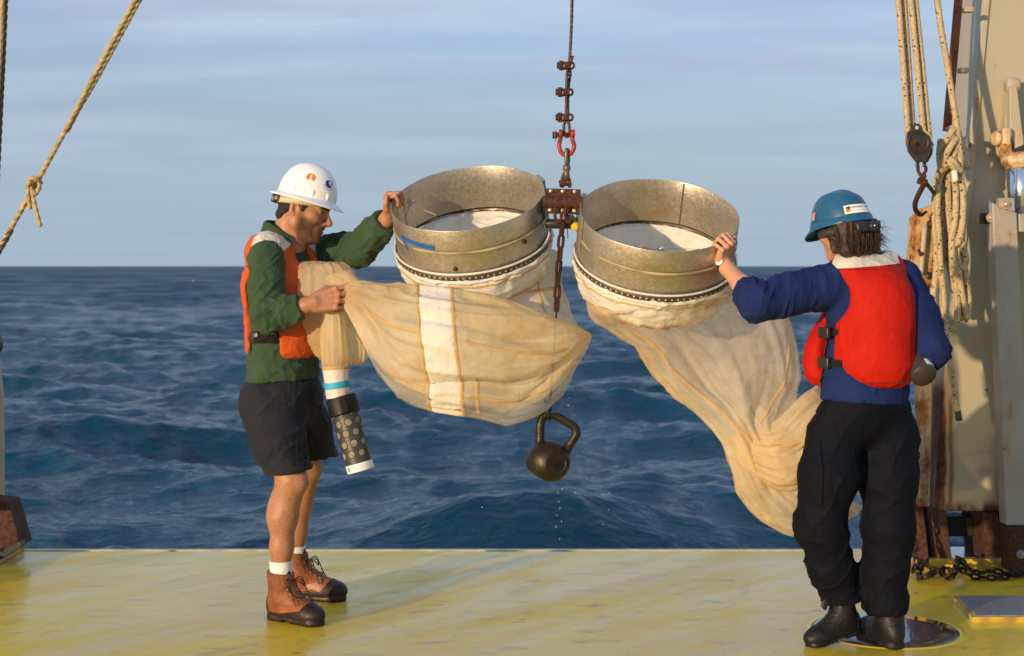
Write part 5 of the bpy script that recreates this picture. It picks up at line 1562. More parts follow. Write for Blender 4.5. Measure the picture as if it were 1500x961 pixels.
col2.ribbon('seam', [(0.90, t) for t in np.linspace(math.pi * 0.95, math.pi * 2.05, 30)], 0.012, M['seam'], n2, 120, 0.003)
main = [ring_station(RG2, 0.30, r1 - 0.045), ring_station(RG2, 0.335, r1 - 0.042),
        lr_station((866, 460), (1114, 416), 5.84, .25, .05), lr_station((896, 485), (1148, 452), 5.88, .21, .05), lr_station((930, 508), (1164, 500), 5.89, .18, .05), lr_station((952, 543), (1170, 550), 5.89, .155, .05),
        lr_station((984, 576), (1158, 592), 5.88, .135), lr_station((1022, 606), (1142, 622), 5.87, .115), lr_station((1055, 645), (1150, 652), 5.87, .11), lr_station((1072, 690), (1172, 684), 5.87, .11),
        lr_station((1080, 720), (1196, 706), 5.88, .10), lr_station((1098, 748), (1222, 722), 5.90, .09), lr_station((1130, 772), (1246, 734), 5.92, .075), lr_station((1168, 786), (1262, 742), 5.94, .05), lr_station((1215, 778), (1262, 742), 5.95, .02)]
def net2_lines(s, t):
    g = 0
    for (s0, t0, ds, dt, w, a) in ((0.10, 3.7, 0.45, 0.95, 0.05, 1.0), (0.20, 4.1, 0.35, 0.75, 0.04, 0.9), (0.30, 5.4, 0.3, -0.5, 0.05, 0.8), (0.45, 4.9, 0.35, -0.7, 0.05, 1.0), (0.55, 5.1, 0.3, -0.2, 0.04, 0.9), (0.15, 4.4, 0.10, 1.2, 0.04, 0.8), (0.5, 4.4, 0.4, 0.4, 0.045, 0.8)):
        k = np.clip(((s - s0) * ds + (t - t0) * 0.04 * dt) / (ds * ds + 0.04 * dt * dt), 0, 1)
        d = np.sqrt((s - s0 - k * ds) ** 2 + 0.04 * (t - t0 - k * dt) ** 2)
        g = g + a * np.exp(-d / w * 1.5) * np.sin(np.pi * np.clip(k, 0.04, 1))
    return -1.1 * g
B2 = Loft(main, 190, 150, 0.034, 12, (2.6, 1.25), lines=net2_lines)
B2.sheet('net_bag', M['gauze'], n2, (False, True), lambda s, t: np.clip(1.35 - s * 2.2, 0, 1) * np.clip(0.6 + 0.9 * np.cos(t - 5.6), 0, 1))
B2.ribbon('seam', [(s, t) for s, t in ((0.06, 3.75), (0.15, 3.70), (0.25, 3.78), (0.36, 3.95), (0.47, 4.25), (0.56, 4.6))], 0.014, M['seam'], n2, 110, 0.004)
B2.ribbon('seam', [(s, t) for s, t in ((0.02, 4.15), (0.09, 4.05), (0.15, 3.95))], 0.012, M['seam'], n2, 40, 0.004)
B2.ribbon('seam', [(s, t) for s, t in ((0.10, 5.9), (0.22, 5.85), (0.32, 5.7), (0.42, 5.45), (0.5, 5.2))], 0.012, M['seam'], n2, 80, 0.004)
B2.ribbon('seam', [(s, t) for s, t in ((0.60, 5.6), (0.66, 5.1), (0.70, 4.5))], 0.014, M['seam'], n2, 50, 0.004)
# the part lifted up to her hip
lift = [lr_station((1072, 640), (1078, 672), 5.90, .02), lr_station((1094, 630), (1100, 694), 5.84, .055), lr_station((1126, 622), (1134, 716), 5.80, .085), lr_station((1156, 596), (1168, 716), 5.79, .09),
        lr_station((1178, 574), (1190, 690), 5.79, .08), lr_station((1200, 566), (1208, 660), 5.82, .075), lr_station((1225, 560), (1228, 640), 5.88, .07), lr_station((1262, 550), (1265, 615), 5.95, .06), lr_station((1300, 528), (1304, 580), 5.96, .05)]
def lift_lines(s, t):
    g = 0
    for (s0, t0, ds, dt, w, a) in ((0.1, 4.0, 0.5, -0.9, 0.05, 1), (0.1, 4.4, 0.5, 0.7, 0.05, 1), (0.05, 4.2, 0.55, 0.0, 0.04, 1)):
        k = np.clip(((s - s0) * ds + (t - t0) * 0.04 * dt) / (ds * ds + 0.04 * dt * dt), 0, 1)
        d = np.sqrt((s - s0 - k * ds) ** 2 + 0.04 * (t - t0 - k * dt) ** 2)
        g = g + a * np.exp(-d / w * 1.5) * np.sin(np.pi * np.clip(k, 0.04, 1))
    return -1.1 * g
LF = Loft(lift, 110, 100, 0.032, 13, (1.6, 1.9), lines=lift_lines)
LF.sheet('lifted_fold', M['gauze'], n2, (True, True))
LF.ribbon('seam', [(0.22, 4.2), (0.35, 4.5), (0.50, 4.75), (0.60, 4.9)], 0.014, M['seam'], n2, 50, 0.004)
LF.ribbon('white_band', [(0.52, t) for t in np.linspace(4.6, 6.6, 14)], 0.05, M['band_cloth'], n2, 50, 0.003, 7)
LF.ribbon('seam', [(0.47, t) for t in np.linspace(4.6, 6.6, 14)], 0.012, M['seam'], n2, 50, 0.005)
YE = 5.52
e1, e0 = W(1354, 551, YE), W(1320, 496, YE + 0.20)
ce2, ax2, L2 = cod_end(n2, e0, e1, 19.0 * PXM(YE), False, False, True)
v, f = lathe_geo([(0.001, L2 + 0.0012), (19 * PXM(YE) - 0.004, L2 + 0.001), (19 * PXM(YE) - 0.003, L2 - 0.001)], e0, ax2, 48); make('end_cap', v, f, M['cod_cap'] if 'cod_cap' in M else plain('charcoal_end_cap', (0.030, 0.026, 0.024), 0.5), ce2)
x = unit(np.array((0.5, -0.4, 0.75)) - ax2 * (ax2 @ np.array((0.5, -0.4, 0.75)))); y = np.cross(ax2, x); rr_ = 19 * PXM(YE) + 0.001
P = [e0 + ax2 * (L2 - h) + rr_ * (math.cos(a) * x + math.sin(a) * y) for h in (0.010, 0.045) for a in (-0.35, -0.1, 0.15, 0.4)]
make('sticker', P, grid_faces(2, 4), M['print_white'], ce2)
# falling water drops below the net and the weight
g = Geo(); rs = np.random.RandomState(9)
for u, q in [(833, 548), (834, 566), (834.5, 583), (832, 594), (829, 540), (817, 722), (818, 735), (820.5, 745), (815, 755), (821, 764), (816, 772), (823, 716), (819, 790), (860, 700), (882, 725), (891, 747), (893, 722), (706, 743), (884, 768), (843, 722), (826, 700)]:
    c = W(u + rs.randn() * 0.6, q, 5.9 + rs.randn() * 0.05); r = rs.uniform(0.0016, 0.0032)
    v, f = lathe_geo([(0.0002, -r), (r * 0.8, -r * 0.5), (r * 0.8, r * 0.6), (0.0002, r * 1.6)], c, (0, 0, 1), 8); g.add(v, f)
o = g.make('water_drops', M['drop'], None, kind='stuff')
o['label'] = 'falling water drops under the net and the kettlebell'

# ------------------------------------------------------------------ people: shared anatomy
def rot_axis(v, axis, a):
    axis = unit(axis)
    return v * math.cos(a) + np.cross(axis, v) * math.sin(a) + axis * (axis @ v) * (1 - math.cos(a))

def add_hand(F, wrist, f, p, side, flex, thumb, scale=1.0, spread=0.10, nails=None):
    """palm, four bent fingers and a thumb. f: towards the fingers, p: out of the palm, side: +1 right hand, -1 left"""
    f = unit(f); p = unit(p - f * (f @ p)); t = side * np.cross(f, p)
    P = lambda a, b, c: np.asarray(wrist) + scale * (a * f + b * t + c * p)
    mcp = [(0.088, 0.033, -0.004), (0.093, 0.0110, -0.007), (0.087, -0.0115, -0.005), (0.076, -0.0325, -0.001)]
    for (a, b, c) in mcp:
        F.cap(P(0.006, b * 0.62, 0), P(a, b, c), 0.0165 * scale, 0.0100 * scale, 0.008)
    F.cap(P(0.02, 0.018, 0.010), P(0.055, 0.030, 0.010), 0.015 * scale, 0.013 * scale, 0.012)      # thumb mound
    F.cap(P(0.02, -0.020, 0.008), P(0.06, -0.026, 0.008), 0.014 * scale, 0.011 * scale, 0.012)
    seg = [(0.044, 0.026, 0.022), (0.048, 0.030, 0.024), (0.045, 0.028, 0.023), (0.035, 0.021, 0.020)]
    rad = [(0.0100, 0.0090, 0.0082, 0.0068), (0.0102, 0.0092, 0.0083, 0.0068), (0.0098, 0.0088, 0.0080, 0.0066), (0.0088, 0.0078, 0.0070, 0.0058)]
    tips = []
    for i in range(4):
        o = P(*mcp[i]); d = unit(f + t * spread * (1.2 - 0.8 * i)); acc = 0
        pts = [o]
        for j in range(3):
            d = rot_axis(d, np.cross(f, p), math.radians(flex[i][j]))
            pts.append(pts[-1] + d * seg[i][j] * scale)
        F.ell(o - p * 0.003, np.array((0.0110,) * 3) * scale, k=0.004)
        for j in range(3):
            F.cap(pts[j], pts[j + 1], rad[i][j] * scale, rad[i][j + 1] * scale, 0.0018)
        tips.append(pts)
    tp = [P(*q) for q in thumb]
    F.chain(tp[:2], [0.0150 * scale, 0.0118 * scale], 0.012)
    F.chain(tp[1:], [0.0118 * scale, 0.0098 * scale, 0.0078 * scale][:len(tp) - 1], 0.004)
    return tips, tp

def add_head(F, o, fw, up, s=1.0, ears=True):
    """head with brow, nose, lips, jaw and ears; o is the point between the ears"""
    fw = unit(fw); up = unit(up - fw * (fw @ up)); lf = np.cross(up, fw)
    R = np.stack([fw, lf, up], 1)
    L = lambda x, y, z: o + s * (x * fw + y * lf + z * up)
    E = lambda c, r, k=0.02, op='add': F.ell(L(*c), np.array(r) * s, R, k, op)
    C = lambda a, b, ra, rb, k=0.02, op='add': F.cap(L(*a), L(*b), ra * s, rb * s, k, op)
    E((-0.012, 0, 0.040), (0.090, 0.075, 0.082), 0.0)
    E((0.038, 0, -0.015), (0.056, 0.060, 0.082), 0.03)
    E((0.058, 0, 0.045), (0.036, 0.056, 0.040), 0.025)
    for y in (-1, 1):
        C((0.004, y * 0.053, -0.050), (0.066, y * 0.022, -0.098), 0.021, 0.017, 0.03)
        C((0.002, y * 0.056, -0.015), (0.010, y * 0.053, -0.055), 0.020, 0.020, 0.03)
        E((0.060, y * 0.041, -0.022), (0.026, 0.022, 0.022), 0.025)
        C((0.078, y * 0.044, 0.024), (0.093, y * 0.012, 0.022), 0.011, 0.012, 0.016)
        E((0.098, y * 0.033, 0.003), (0.020, 0.019, 0.012), 0.010, 'sub')
        E((0.078, y * 0.033, 0.003), (0.0135, 0.0135, 0.0125), 0.003)
        C((0.085, y * 0.046, 0.009), (0.0915, y * 0.024, 0.0095), 0.004, 0.004, 0.004)          # upper lid
        E((0.102, y * 0.0135, -0.034), (0.012, 0.0085, 0.0085), 0.007)
    C((0.088, 0, 0.014), (0.119, 0, -0.024), 0.0095, 0.0125, 0.012)
    E((0.117, 0, -0.028), (0.013, 0.012, 0.011), 0.008)
    E((0.086, 0, -0.060), (0.018, 0.030, 0.028), 0.02)
    C((0.090, -0.018, -0.0555), (0.1015, 0, -0.0525), 0.0055, 0.0070, 0.006); C((0.090, 0.018, -0.0555), (0.1015, 0, -0.0525), 0.0055, 0.0070, 0.006)
    C((0.089, -0.016, -0.068), (0.099, 0, -0.0670), 0.0055, 0.0075, 0.006); C((0.089, 0.016, -0.068), (0.099, 0, -0.0670), 0.0055, 0.0075, 0.006)
    C((0.095, -0.022, -0.0612), (0.108, 0, -0.0602), 0.0022, 0.0026, 0.003, 'sub'); C((0.095, 0.022, -0.0612), (0.108, 0, -0.0602), 0.0022, 0.0026, 0.003, 'sub')
    E((0.083, 0, -0.098), (0.021, 0.024, 0.020), 0.02)
    if ears:
        for y in (-1, 1):
            ea = np.stack([unit(fw * 0.95 + lf * -0.3 * y + up * 0.2), unit(lf * y + fw * 0.3), unit(up)], 1)
            F.ell(L(-0.006, y * 0.078, -0.010), np.array((0.020, 0.0095, 0.033)) * s, ea, 0.006)
            F.ell(L(-0.012, y * 0.080, -0.022), np.array((0.012, 0.008, 0.014)) * s, ea, 0.006)
            F.ell(L(-0.001, y * 0.088, -0.006), np.array((0.0110, 0.010, 0.019)) * s, ea, 0.004, 'sub')
    return L, R

def head_masks(V, o, R, s=1.0):
    q = (V - o) @ R / s
    x, y, z = q[:, 0], np.abs(q[:, 1]), q[:, 2]
    sm = lambda v, a, b: np.clip((v - a) / (b - a), 0, 1) ** 2 * (3 - 2 * np.clip((v - a) / (b - a), 0, 1))
    near = sm(x, -0.15, -0.12) * sm(z, -0.17, -0.13) * (1 - sm(z, 0.16, 0.2)) * (1 - sm(y, 0.10, 0.14)) * (1 - sm(x, 0.16, 0.2))
    beard = sm(z, -0.010, -0.045) * sm(x, 0.004, 0.030) * sm(z, -0.150, -0.118) * near
    beard *= 1 - np.exp(-(((x - 0.075) / 0.03) ** 2 + ((y - 0.042) / 0.02) ** 2 + ((z + 0.022) / 0.020) ** 2))
    beard *= 1 - sm(x, 0.098, 0.106) * sm(z, -0.044, -0.034)
    lip = np.exp(-((x - 0.099) / 0.012) ** 2 - (y / 0.019) ** 2 - ((z + 0.061) / 0.0105) ** 2) * near
    brow = sm(x, 0.066, 0.076) * np.exp(-((z - 0.026 - 0.10 * (y - 0.03) * (y < 0.03)) / 0.0065) ** 2) * sm(y, 0.006, 0.014) * (1 - sm(y, 0.052, 0.060)) * near
    eye = np.exp(-(((x - 0.0905) / 0.006) ** 2 + ((y - 0.033) / 0.0075) ** 2 + ((z - 0.002) / 0.004) ** 2)) * near
    lash = sm(x, 0.082, 0.086) * np.exp(-((z - 0.0065) / 0.0024) ** 2) * sm(y, 0.018, 0.022) * (1 - sm(y, 0.046, 0.05)) * near
    return np.clip(beard, 0, 1), np.clip(lip * 1.2, 0, 1), np.clip(np.maximum(np.maximum(brow * 1.3, eye * 1.4), lash), 0, 1)

def slice_mesh(V, Q, planes, off, N=None):
    """the piece of a surface between planes (point, outward normal), lifted off it"""
    N = mesh_normals(V, Q) if N is None else N
    keep = np.ones(len(V), bool)
    for p, n in planes: keep &= ((V - p) @ unit(n)) < 0.03
    fm = keep[Q].all(1); Qs = Q[fm]
    used = np.unique(Qs); mp = -np.ones(len(V), int); mp[used] = np.arange(len(used))
    bm = bmesh.new()
    vs = [bm.verts.new(tuple(V[i] + N[i] * off)) for i in used]
    for q in mp[Qs]:
        try: bm.faces.new([vs[i] for i in q])
        except ValueError: pass
    for p, n in planes:
        bmesh.ops.bisect_plane(bm, geom=bm.verts[:] + bm.edges[:] + bm.faces[:], plane_co=Vector(p), plane_no=Vector(unit(n)), clear_outer=True)
    # give the piece its own thickness at the rim
    bm.verts.index_update()
    v = [x.co[:] for x in bm.verts]; f = [tuple(x.index for x in q.verts) for q in bm.faces]
    bm.free()
    return np.array(v) if v else np.zeros((0, 3)), f

def boot(person, M_upper, M_low, heel, toe_dir, up=(0, 0, 1), s=1.0, lace=True, shaft=0.20):
    """work boot: heel is the back of the sole on the deck"""
    x = unit(toe_dir); z = unit(np.asarray(up, float) - x * (x @ np.asarray(up, float))); y = np.cross(z, x)
    R = np.stack([x, y, z], 1); O = np.asarray(heel, float)
    L = lambda a, b, c: O + s * (a * x + b * y + c * z)
    def upper(F, d=0.0):
        F.cap(L(0.072, 0, 0.09), L(0.064, 0, shaft), (0.054 + d) * s, (0.058 + d) * s, 0.02)
        F.ell(L(0.055, 0, 0.055), np.array((0.058 + d, 0.041 + d, 0.062 + d)) * s, R, 0.03)
        F.cap(L(0.090, 0, 0.105), L(0.20, 0.002, 0.055), (0.050 + d) * s, (0.040 + d) * s, 0.035)
        F.ell(L(0.232, 0.002, 0.042), np.array((0.066 + d, 0.050 + d, 0.042 + d)) * s, R, 0.03)
        F.ell(L(0.15, 0.002, 0.035), np.array((0.10 + d, 0.046 + d, 0.04 + d)) * s, R, 0.03)
        return F
    c = np.stack([L(a, b, cc) for a in (-0.04, 0.34) for b in (-0.1, 0.1) for cc in (-0.03, shaft + 0.09)])
    lo, hi = c.min(0), c.max(0); h = 0.0042
    F = upper(Field(lo, hi, h)); F.cut(L(0, 0, 0.024), -z); F.cut(L(0.06, 0, shaft), unit(z + x * 0.12), 0.004)
    v, q = F.mesh(); v = wrinkle(v, q, lambda V: 0.0022 * (ridge((V - O) @ R * (70, 30, 60)) - 0.4) * np.clip(((V - O) @ x - 0.05) / 0.05, 0, 1))
    bt = make('boot', v, q, M_upper, person)
    F = upper(Field(lo, hi, h), 0.003); F.cut(L(0, 0, 0.02), -z)
    G_ = Field(lo, hi, h)                                          # rubber toe, foxing and heel patch
    G_.a[:] = 0.5
    sb = F._sub(F.lo, F.lo + F.h * (F.n - 1)); sl, X, Y_, Z = sb
    lx = ((X - O[0]) * x[0] + (Y_ - O[1]) * x[1] + (Z - O[2]) * x[2]) / s
    lz = ((X - O[0]) * z[0] + (Y_ - O[1]) * z[1] + (Z - O[2]) * z[2]) / s
    edge = np.minimum(np.minimum((0.205 - lx) * 0.9 + (lz - 0.05) * 0.5, lz - 0.040 - 0.20 * np.clip(lx - 0.10, 0, 1)), np.maximum(lx - 0.035 + lz * 0.10, lz - 0.10))
    F.a = np.maximum(F.a, edge.astype(np.float32) * s)
    v, q = F.mesh(); make('toe_cap', relax(v, q, 1), q, M_low, bt)
    S = Field(lo, hi, h)
    S.cap(L(0.046, 0, 0.012), L(0.13, 0, 0.012), 0.045 * s, 0.042 * s, 0.0); S.cap(L(0.13, 0, 0.012), L(0.245, 0.002, 0.012), 0.042 * s, 0.0505 * s, 0.02)
    S.cut(L(0, 0, 0.034), z, 0.003); S.cut(L(0, 0, 0.0005), -z, 0.003)
    S.box(L(0.128, 0, 0.0), (0.045 * s, 0.2, 0.022 * s), R, 0.003, 0.0, 'sub')
    for a in np.arange(0.165, 0.30, 0.022): S.box(L(a, 0, 0.0), (0.007 * s, 0.2, 0.012 * s), R, 0.001, 0.0, 'sub')
    v, q = S.mesh(); make('sole', v, q, M_low, bt)
    if lace:
        Fu = upper(Field(lo, hi, h))
        def skin_pt(a, b, extra=0.004):
            """the point on the boot surface above (a, b)"""
            cz = np.linspace(shaft + 0.03, 0.02, 160)
            P = np.array([L(a - 0.0 * c_, b, c_) for c_ in cz])
            I = np.clip(((P - Fu.lo) / Fu.h).round().astype(int), 0, Fu.n - 1)
            d = Fu.a[tuple(I.T)]; k = np.argmax(d < 0.0)
            return P[k] + z * extra * s
        rows = [(0.185, 0.020), (0.165, 0.023), (0.147, 0.025), (0.131, 0.026), (0.120, 0.026)]
        ptsL = [skin_pt(a, w) for a, w in rows]; ptsR = [skin_pt(a, -w) for a, w in rows]
        fr_ = lambda b, c_: L(0.118 - 0.12 * (c_ - 0.13) * 0, b, c_)
        zig = []
        for i in range(len(rows)):
            zig += [ptsL[i], ptsR[i]] if i % 2 == 0 else [ptsR[i], ptsL[i]]
        V, f, _ = tube_geo(resample(np.array(zig), 90), 0.0026 * s, 6); make('lace', V, f, M['lace'], bt)
        zig = []
        for i in range(len(rows)):
            zig += [ptsR[i], ptsL[i]] if i % 2 == 0 else [ptsL[i], ptsR[i]]
        V, f, _ = tube_geo(resample(np.array(zig), 90), 0.0026 * s, 6); make('lace', V, f, M['lace'], bt)
        top = (ptsL[-1] + ptsR[-1]) / 2 + x * 0.006
        for sd in (1, -1):
            lp = [top, top + y * sd * 0.035 * s + x * 0.022 * s + z * 0.012 * s, top + y * sd * 0.050 * s + x * 0.030 * s - z * 0.028 * s, top + y * sd * 0.028 * s + x * 0.020 * s - z * 0.008 * s, top]
            V, f, _ = tube_geo(resample(np.array(lp), 40), 0.0026 * s, 6); make('lace', V, f, M['lace'], bt)
            lp = [top, top + y * sd * 0.030 * s + x * 0.030 * s, top + y * sd * 0.046 * s + x * 0.052 * s - z * 0.055 * s, top + y * sd * 0.052 * s + x * 0.070 * s - z * 0.088 * s]
            V, f, _ = tube_geo(resample(np.array(lp), 30), 0.0026 * s, 6); make('lace', V, f, M['lace'], bt)
        # tongue
        tg = Field(lo, hi, h); tg.cap(L(0.112, 0, 0.120), L(0.090, 0, shaft + 0.004), 0.018 * s, 0.024 * s, 0.0); tg.cap(L(0.112, 0, 0.12), L(0.185, 0, 0.078), 0.018 * s, 0.012 * s, 0.02)
        v, q = tg.mesh(); make('tongue', v, q, M_low, bt)
        for P_ in ptsL + ptsR:
            v, f = lathe_geo([(0.0022, 0.0015), (0.0042, 0.002), (0.005, -0.001)], P_ - z * 0.003 * s, unit(z + x * 0.6), 10); make('eyelet', v, f, M['bolt'], bt)
    return bt

def helmet_dome(o, fw, up, a, b, hgt, ridge_fn=None, n=72, m=30):
    """surface of the shell: returns point function (azimuth from front, elevation 0..1)"""
    fw = unit(fw); up = unit(up - fw * (fw @ up)); lf = np.cross(up, fw)
    def P(az, el, off=0.0):
        c = math.cos(el) ** 0.82; s_ = math.sin(el)
        r = 1.0 + (ridge_fn(az, el) if ridge_fn else 0)
        p = np.array((a * c * math.cos(az), b * c * math.sin(az), hgt * s_)) * r
        nn = unit(np.array((p[0] / a ** 2, p[1] / b ** 2, p[2] / hgt ** 2)))
        p = p + nn * off
        return o + p[0] * fw + p[1] * lf + p[2] * up
    return P, np.stack([fw, lf, up], 1)
def dome_sheet(P, n=72, m=26):
    V = [P(2 * math.pi * j / n, e) for e in np.linspace(0, math.pi / 2 - 0.012, m) for j in range(n)]
    f = grid_faces(m, n, True) + [tuple((m - 1) * n + j for j in range(n))]
    return np.array(V), f
def dome_sticker(P, R, az, el, w, h, off=0.0016, rotz=0.0):
    """map flat coordinates to the shell around (az, el)"""
    c = P(az, el, off); e = 1e-3
    n_ = unit(np.cross(P(az + e, el) - c, P(az, el + e) - c))
    if n_ @ (c - (c - R[:, 2] * 0)) < 0: pass
    def mp(x, y):
        x, y = x * math.cos(rotz) - y * math.sin(rotz), x * math.sin(rotz) + y * math.cos(rotz)
        ra = np.linalg.norm(P(az + 0.02, el) - P(az, el)) / 0.02; re = np.linalg.norm(P(az, el + 0.02) - P(az, el)) / 0.02
        return P(az + x / ra, el + y / re, off)
    return mp

# ------------------------------------------------------------------ the person in the white helmet
Ym = 6.15
sp = W(415, 0, Ym)[:2]                                            # spine
f2 = np.array((math.cos(math.radians(25)), -math.sin(math.radians(25)), 0.0)); r2 = np.array((f2[1], -f2[0], 0.0))
z3 = np.array((0, 0, 1.0)); Rm_ = np.stack([f2, r2, z3], 1)
T = lambda a, b, z: np.array((sp[0], sp[1], 0)) + a * f2 + b * r2 + z * z3
man = thing('person', 'person in white hard hat, green shirt, orange vest and dark shorts', 'person', (sp[0], sp[1] + 0.05, 0))
zv = lambda v, Y=Ym: EYE - (v - HORIZON) * Y / F_PX
neck_p = W(424, 345, 6.14)
ho = W(442, 305, 6.13); hf = unit((0.945, -0.09, -0.285)); hu = np.array((0.29, 0, 0.95)); HS = 1.07
shR, elR, wrR = W(390, 378, 5.99), W(393, 463, 5.92), W(459, 444, 5.90)
shL, elL = T(0.02, -0.185, zv(376)), W(529, 363, 6.22)
gang = math.radians(163)
rimL = rp(RG1, gang, RR, 0.0); radL = unit(rimL - RG1['c'])
fL = unit(RG1['a'] * 1.0 + radL * -0.05 + np.array((0.05, 0, 0.1))); wrL = rimL - fL * 0.078 + radL * 0.020
hipR, knR, caR, anR = W(408, 585, 6.06), W(427, 704, 6.05), W(414.5, 757, 6.06), W(411.5, 838, 6.08)
hipL, knL, caL, anL = W(437, 585, 6.28), W(450, 684, 6.41), W(437, 740, 6.44), W(432, 812, 6.46)

lo = np.minimum.reduce([T(-.2, -.3, 0), W(352, 925, 5.78), wrL - .15, W(352, 236, 5.78)]); hi = np.maximum.reduce([T(.25, .3, 1.9), W(520, 236, 6.56), rimL + .12, W(520, 236, 6.56)])
lo[2] = 0.02; hi[2] = zv(258); lo[1] = 5.80; hi[1] = 6.56
B = Field(lo, hi, 0.0034)
# trunk under the clothes
B.ell(T(0, 0, 1.36), (0.105, 0.160, 0.16), Rm_, 0); B.ell(T(0, 0, 1.12), (0.095, 0.14, 0.17), Rm_, 0.06); B.ell(T(0.0, 0, 0.93), (0.10, 0.15, 0.12), Rm_, 0.06)
B.cap(T(-.01, .10, zv(372)), T(-.01, -.10, zv(372)), 0.055, k=0.05)
B.cap(T(-0.005, 0, zv(372)), ho + hf * -0.028 - hu * 0.055, 0.062, 0.058, 0.03)
L_, HR = add_head(B, ho, hf, hu, HS)
B.cap(L_(0.03, 0, -0.10), T(0.03, 0, zv(366)), 0.040, 0.050, 0.03)
# arms
B.chain([shR, elR], [0.052, 0.042], 0.03); B.chain([elR, lerp(elR, wrR, .35), wrR], [0.042, 0.041, 0.0275], 0.02)
B.chain([shL, elL], [0.052, 0.042], 0.03); B.chain([elL, lerp(elL, wrL, .35), wrL], [0.042, 0.041, 0.0275], 0.02)
B.cap(lerp(elR, wrR, .85), wrR + unit(wrR - elR) * 0.01, 0.029, 0.026, 0.015); B.cap(lerp(elL, wrL, .85), wrL + fL * 0.01, 0.029, 0.026, 0.015)
fR = unit((0.98, 0.05, 0.20)); pR = unit((0.0, 0.98, -0.25))
add_hand(B, wrR, fR, pR, 1, [(8, 96, 55), (20, 100, 55), (30, 100, 55), (40, 96, 55)], [(0.022, 0.026, 0.006), (0.050, 0.045, 0.012), (0.082, 0.044, 0.022), (0.104, 0.036, 0.032)], 1.12, 0.06)
add_hand(B, wrL, fL, -radL, -1, [(70, 85, 30), (78, 82, 30), (80, 80, 30), (82, 75, 30)], [(0.022, 0.028, 0.004), (0.046, 0.052, -0.002), (0.074, 0.058, 0.0), (0.100, 0.050, 0.004)], 1.0, 0.10)
# legs
B.chain([hipR + (0, 0.02, 0), lerp(hipR, knR, .5), knR], [0.072, 0.062, 0.059], 0.03)
B.chain([knR, caR, lerp(caR, anR, .55), anR], [0.060, 0.0565, 0.044, 0.035], 0.03)
B.ell(W(408, 748, 6.07), (0.040, 0.045, 0.085), k=0.03); B.ell(W(440, 706, 6.03), (0.030, 0.036, 0.038), k=0.02)
B.chain([hipL, lerp(hipL, knL, .5), knL], [0.072, 0.060, 0.058], 0.03)
B.chain([knL, caL, lerp(caL, anL, .55), anL], [0.060, 0.0560, 0.043, 0.034], 0.03)
B.ell(W(430, 732, 6.45), (0.038, 0.045, 0.085), k=0.03); B.ell(W(458, 688, 6.40), (0.028, 0.034, 0.036), k=0.02)
for an in (anR, anL): B.cap(an, np.array((an[0] + 0.005, an[1], 0.07)), 0.035, 0.034, 0.02); B.cap(np.array((an[0], an[1], 0.08)), np.array((an[0] + 0.12, an[1] - 0.05, 0.055)), 0.036, 0.030, 0.02)
v, q = B.mesh()
be, li, da = head_masks(v, ho, HR, HS)
leg = np.clip((zv(690) - v[:, 2]) / 0.03, 0, 1) * 1.0
arm = np.clip(1 - np.linalg.norm(v - wrR, axis=1) / 0.12, 0, 1) * 0.6
body = make('body', v, q, M['skin'], man, cols=dict(stubble=be, lip=li, dark=da, hairy=np.maximum(leg, arm)))

# hair below the helmet
Hh = Field(ho - .17, ho + .17, 0.004)
cr_ = lambda x, y, z: L_(x, y, z)
Hh.ell(L_(-0.012, 0, 0.036), np.array((0.093, 0.079, 0.086)) * HS, HR, 0.0)
Hh.cap(L_(-0.062, -0.030, -0.045), L_(-0.062, 0.030, -0.045), 0.022, k=0.03)
Hh.cut(L_(-0.018, 0, 0.0), unit(HR[:, 0] * 1.0 - HR[:, 2] * 0.55), 0.01)
Hh.cut(L_(0, 0, -0.068), -HR[:, 2], 0.008)
Hh.cut(W(449.5, 289.5, 6.13) - 0.004 * np.array((0.24, 0, 0.97)), np.array((0.24, 0, 0.97)), 0)
for y in (-1, 1): Hh.cap(L_(0.022, y * 0.070, 0.035), L_(0.020, y * 0.0705, -0.006), 0.012, 0.008, 0.01)
v, q = Hh.mesh(); v = wrinkle(v, q, lambda V: 0.005 * (ridge((V - ho) * (60, 60, 22)) - 0.35))
make('hair', v, q, M['hair_black'], man)

# white full-brim helmet
hz = W(449.5, 289.5, 6.13); tilt_h = math.radians(14)
hfw = unit((math.cos(tilt_h), -0.10, -math.sin(tilt_h))); hup = np.array((math.sin(tilt_h), 0, math.cos(tilt_h)))
P1, HR1 = helmet_dome(hz, hfw, hup, 0.122, 0.104, 0.142)
v, f = dome_sheet(P1)
hel = make('helmet', v, f, M['white_plastic'], man)
V = []
prof = [(1.0, 0.004), (1.03, 0.0), (1.10, -0.003), (1.22, -0.008), (1.27, -0.012), (1.275, -0.015), (1.265, -0.0165), (1.20, -0.013), (1.06, -0.007), (0.985, -0.004)]
nb = 80
for rr, h in prof:
    for j in range(nb):
        a_ = 2 * math.pi * j / nb
        ext = (rr - 1) * (1.0 + 0.12 * math.cos(a_))
        p = np.array(((0.122 * math.cos(a_)) * (1 + ext), 0.104 * math.sin(a_) * (1 + ext * 1.1), h - 0.010 * max(0, math.cos(a_)) * max(0, rr - 1.0) / 0.27))
        V.append(hz + HR1 @ p)
make('brim', V, grid_faces(len(prof), nb, True), M['white_plastic'], hel)
# slot bosses round the rim of the shell
for a_ in (-1.22, -0.62, 1.22, 0.62, -1.9, 1.9):
    Fb = Field(P1(a_, 0.14) - .03, P1(a_, 0.14) + .03, 0.0022)
    Fb.ell(P1(a_, 0.15, -0.0065), (0.0115, 0.0115, 0.019), HR1, 0)
    v, q = Fb.mesh(); make('slot_boss', v, q, M['white_plastic'], hel)
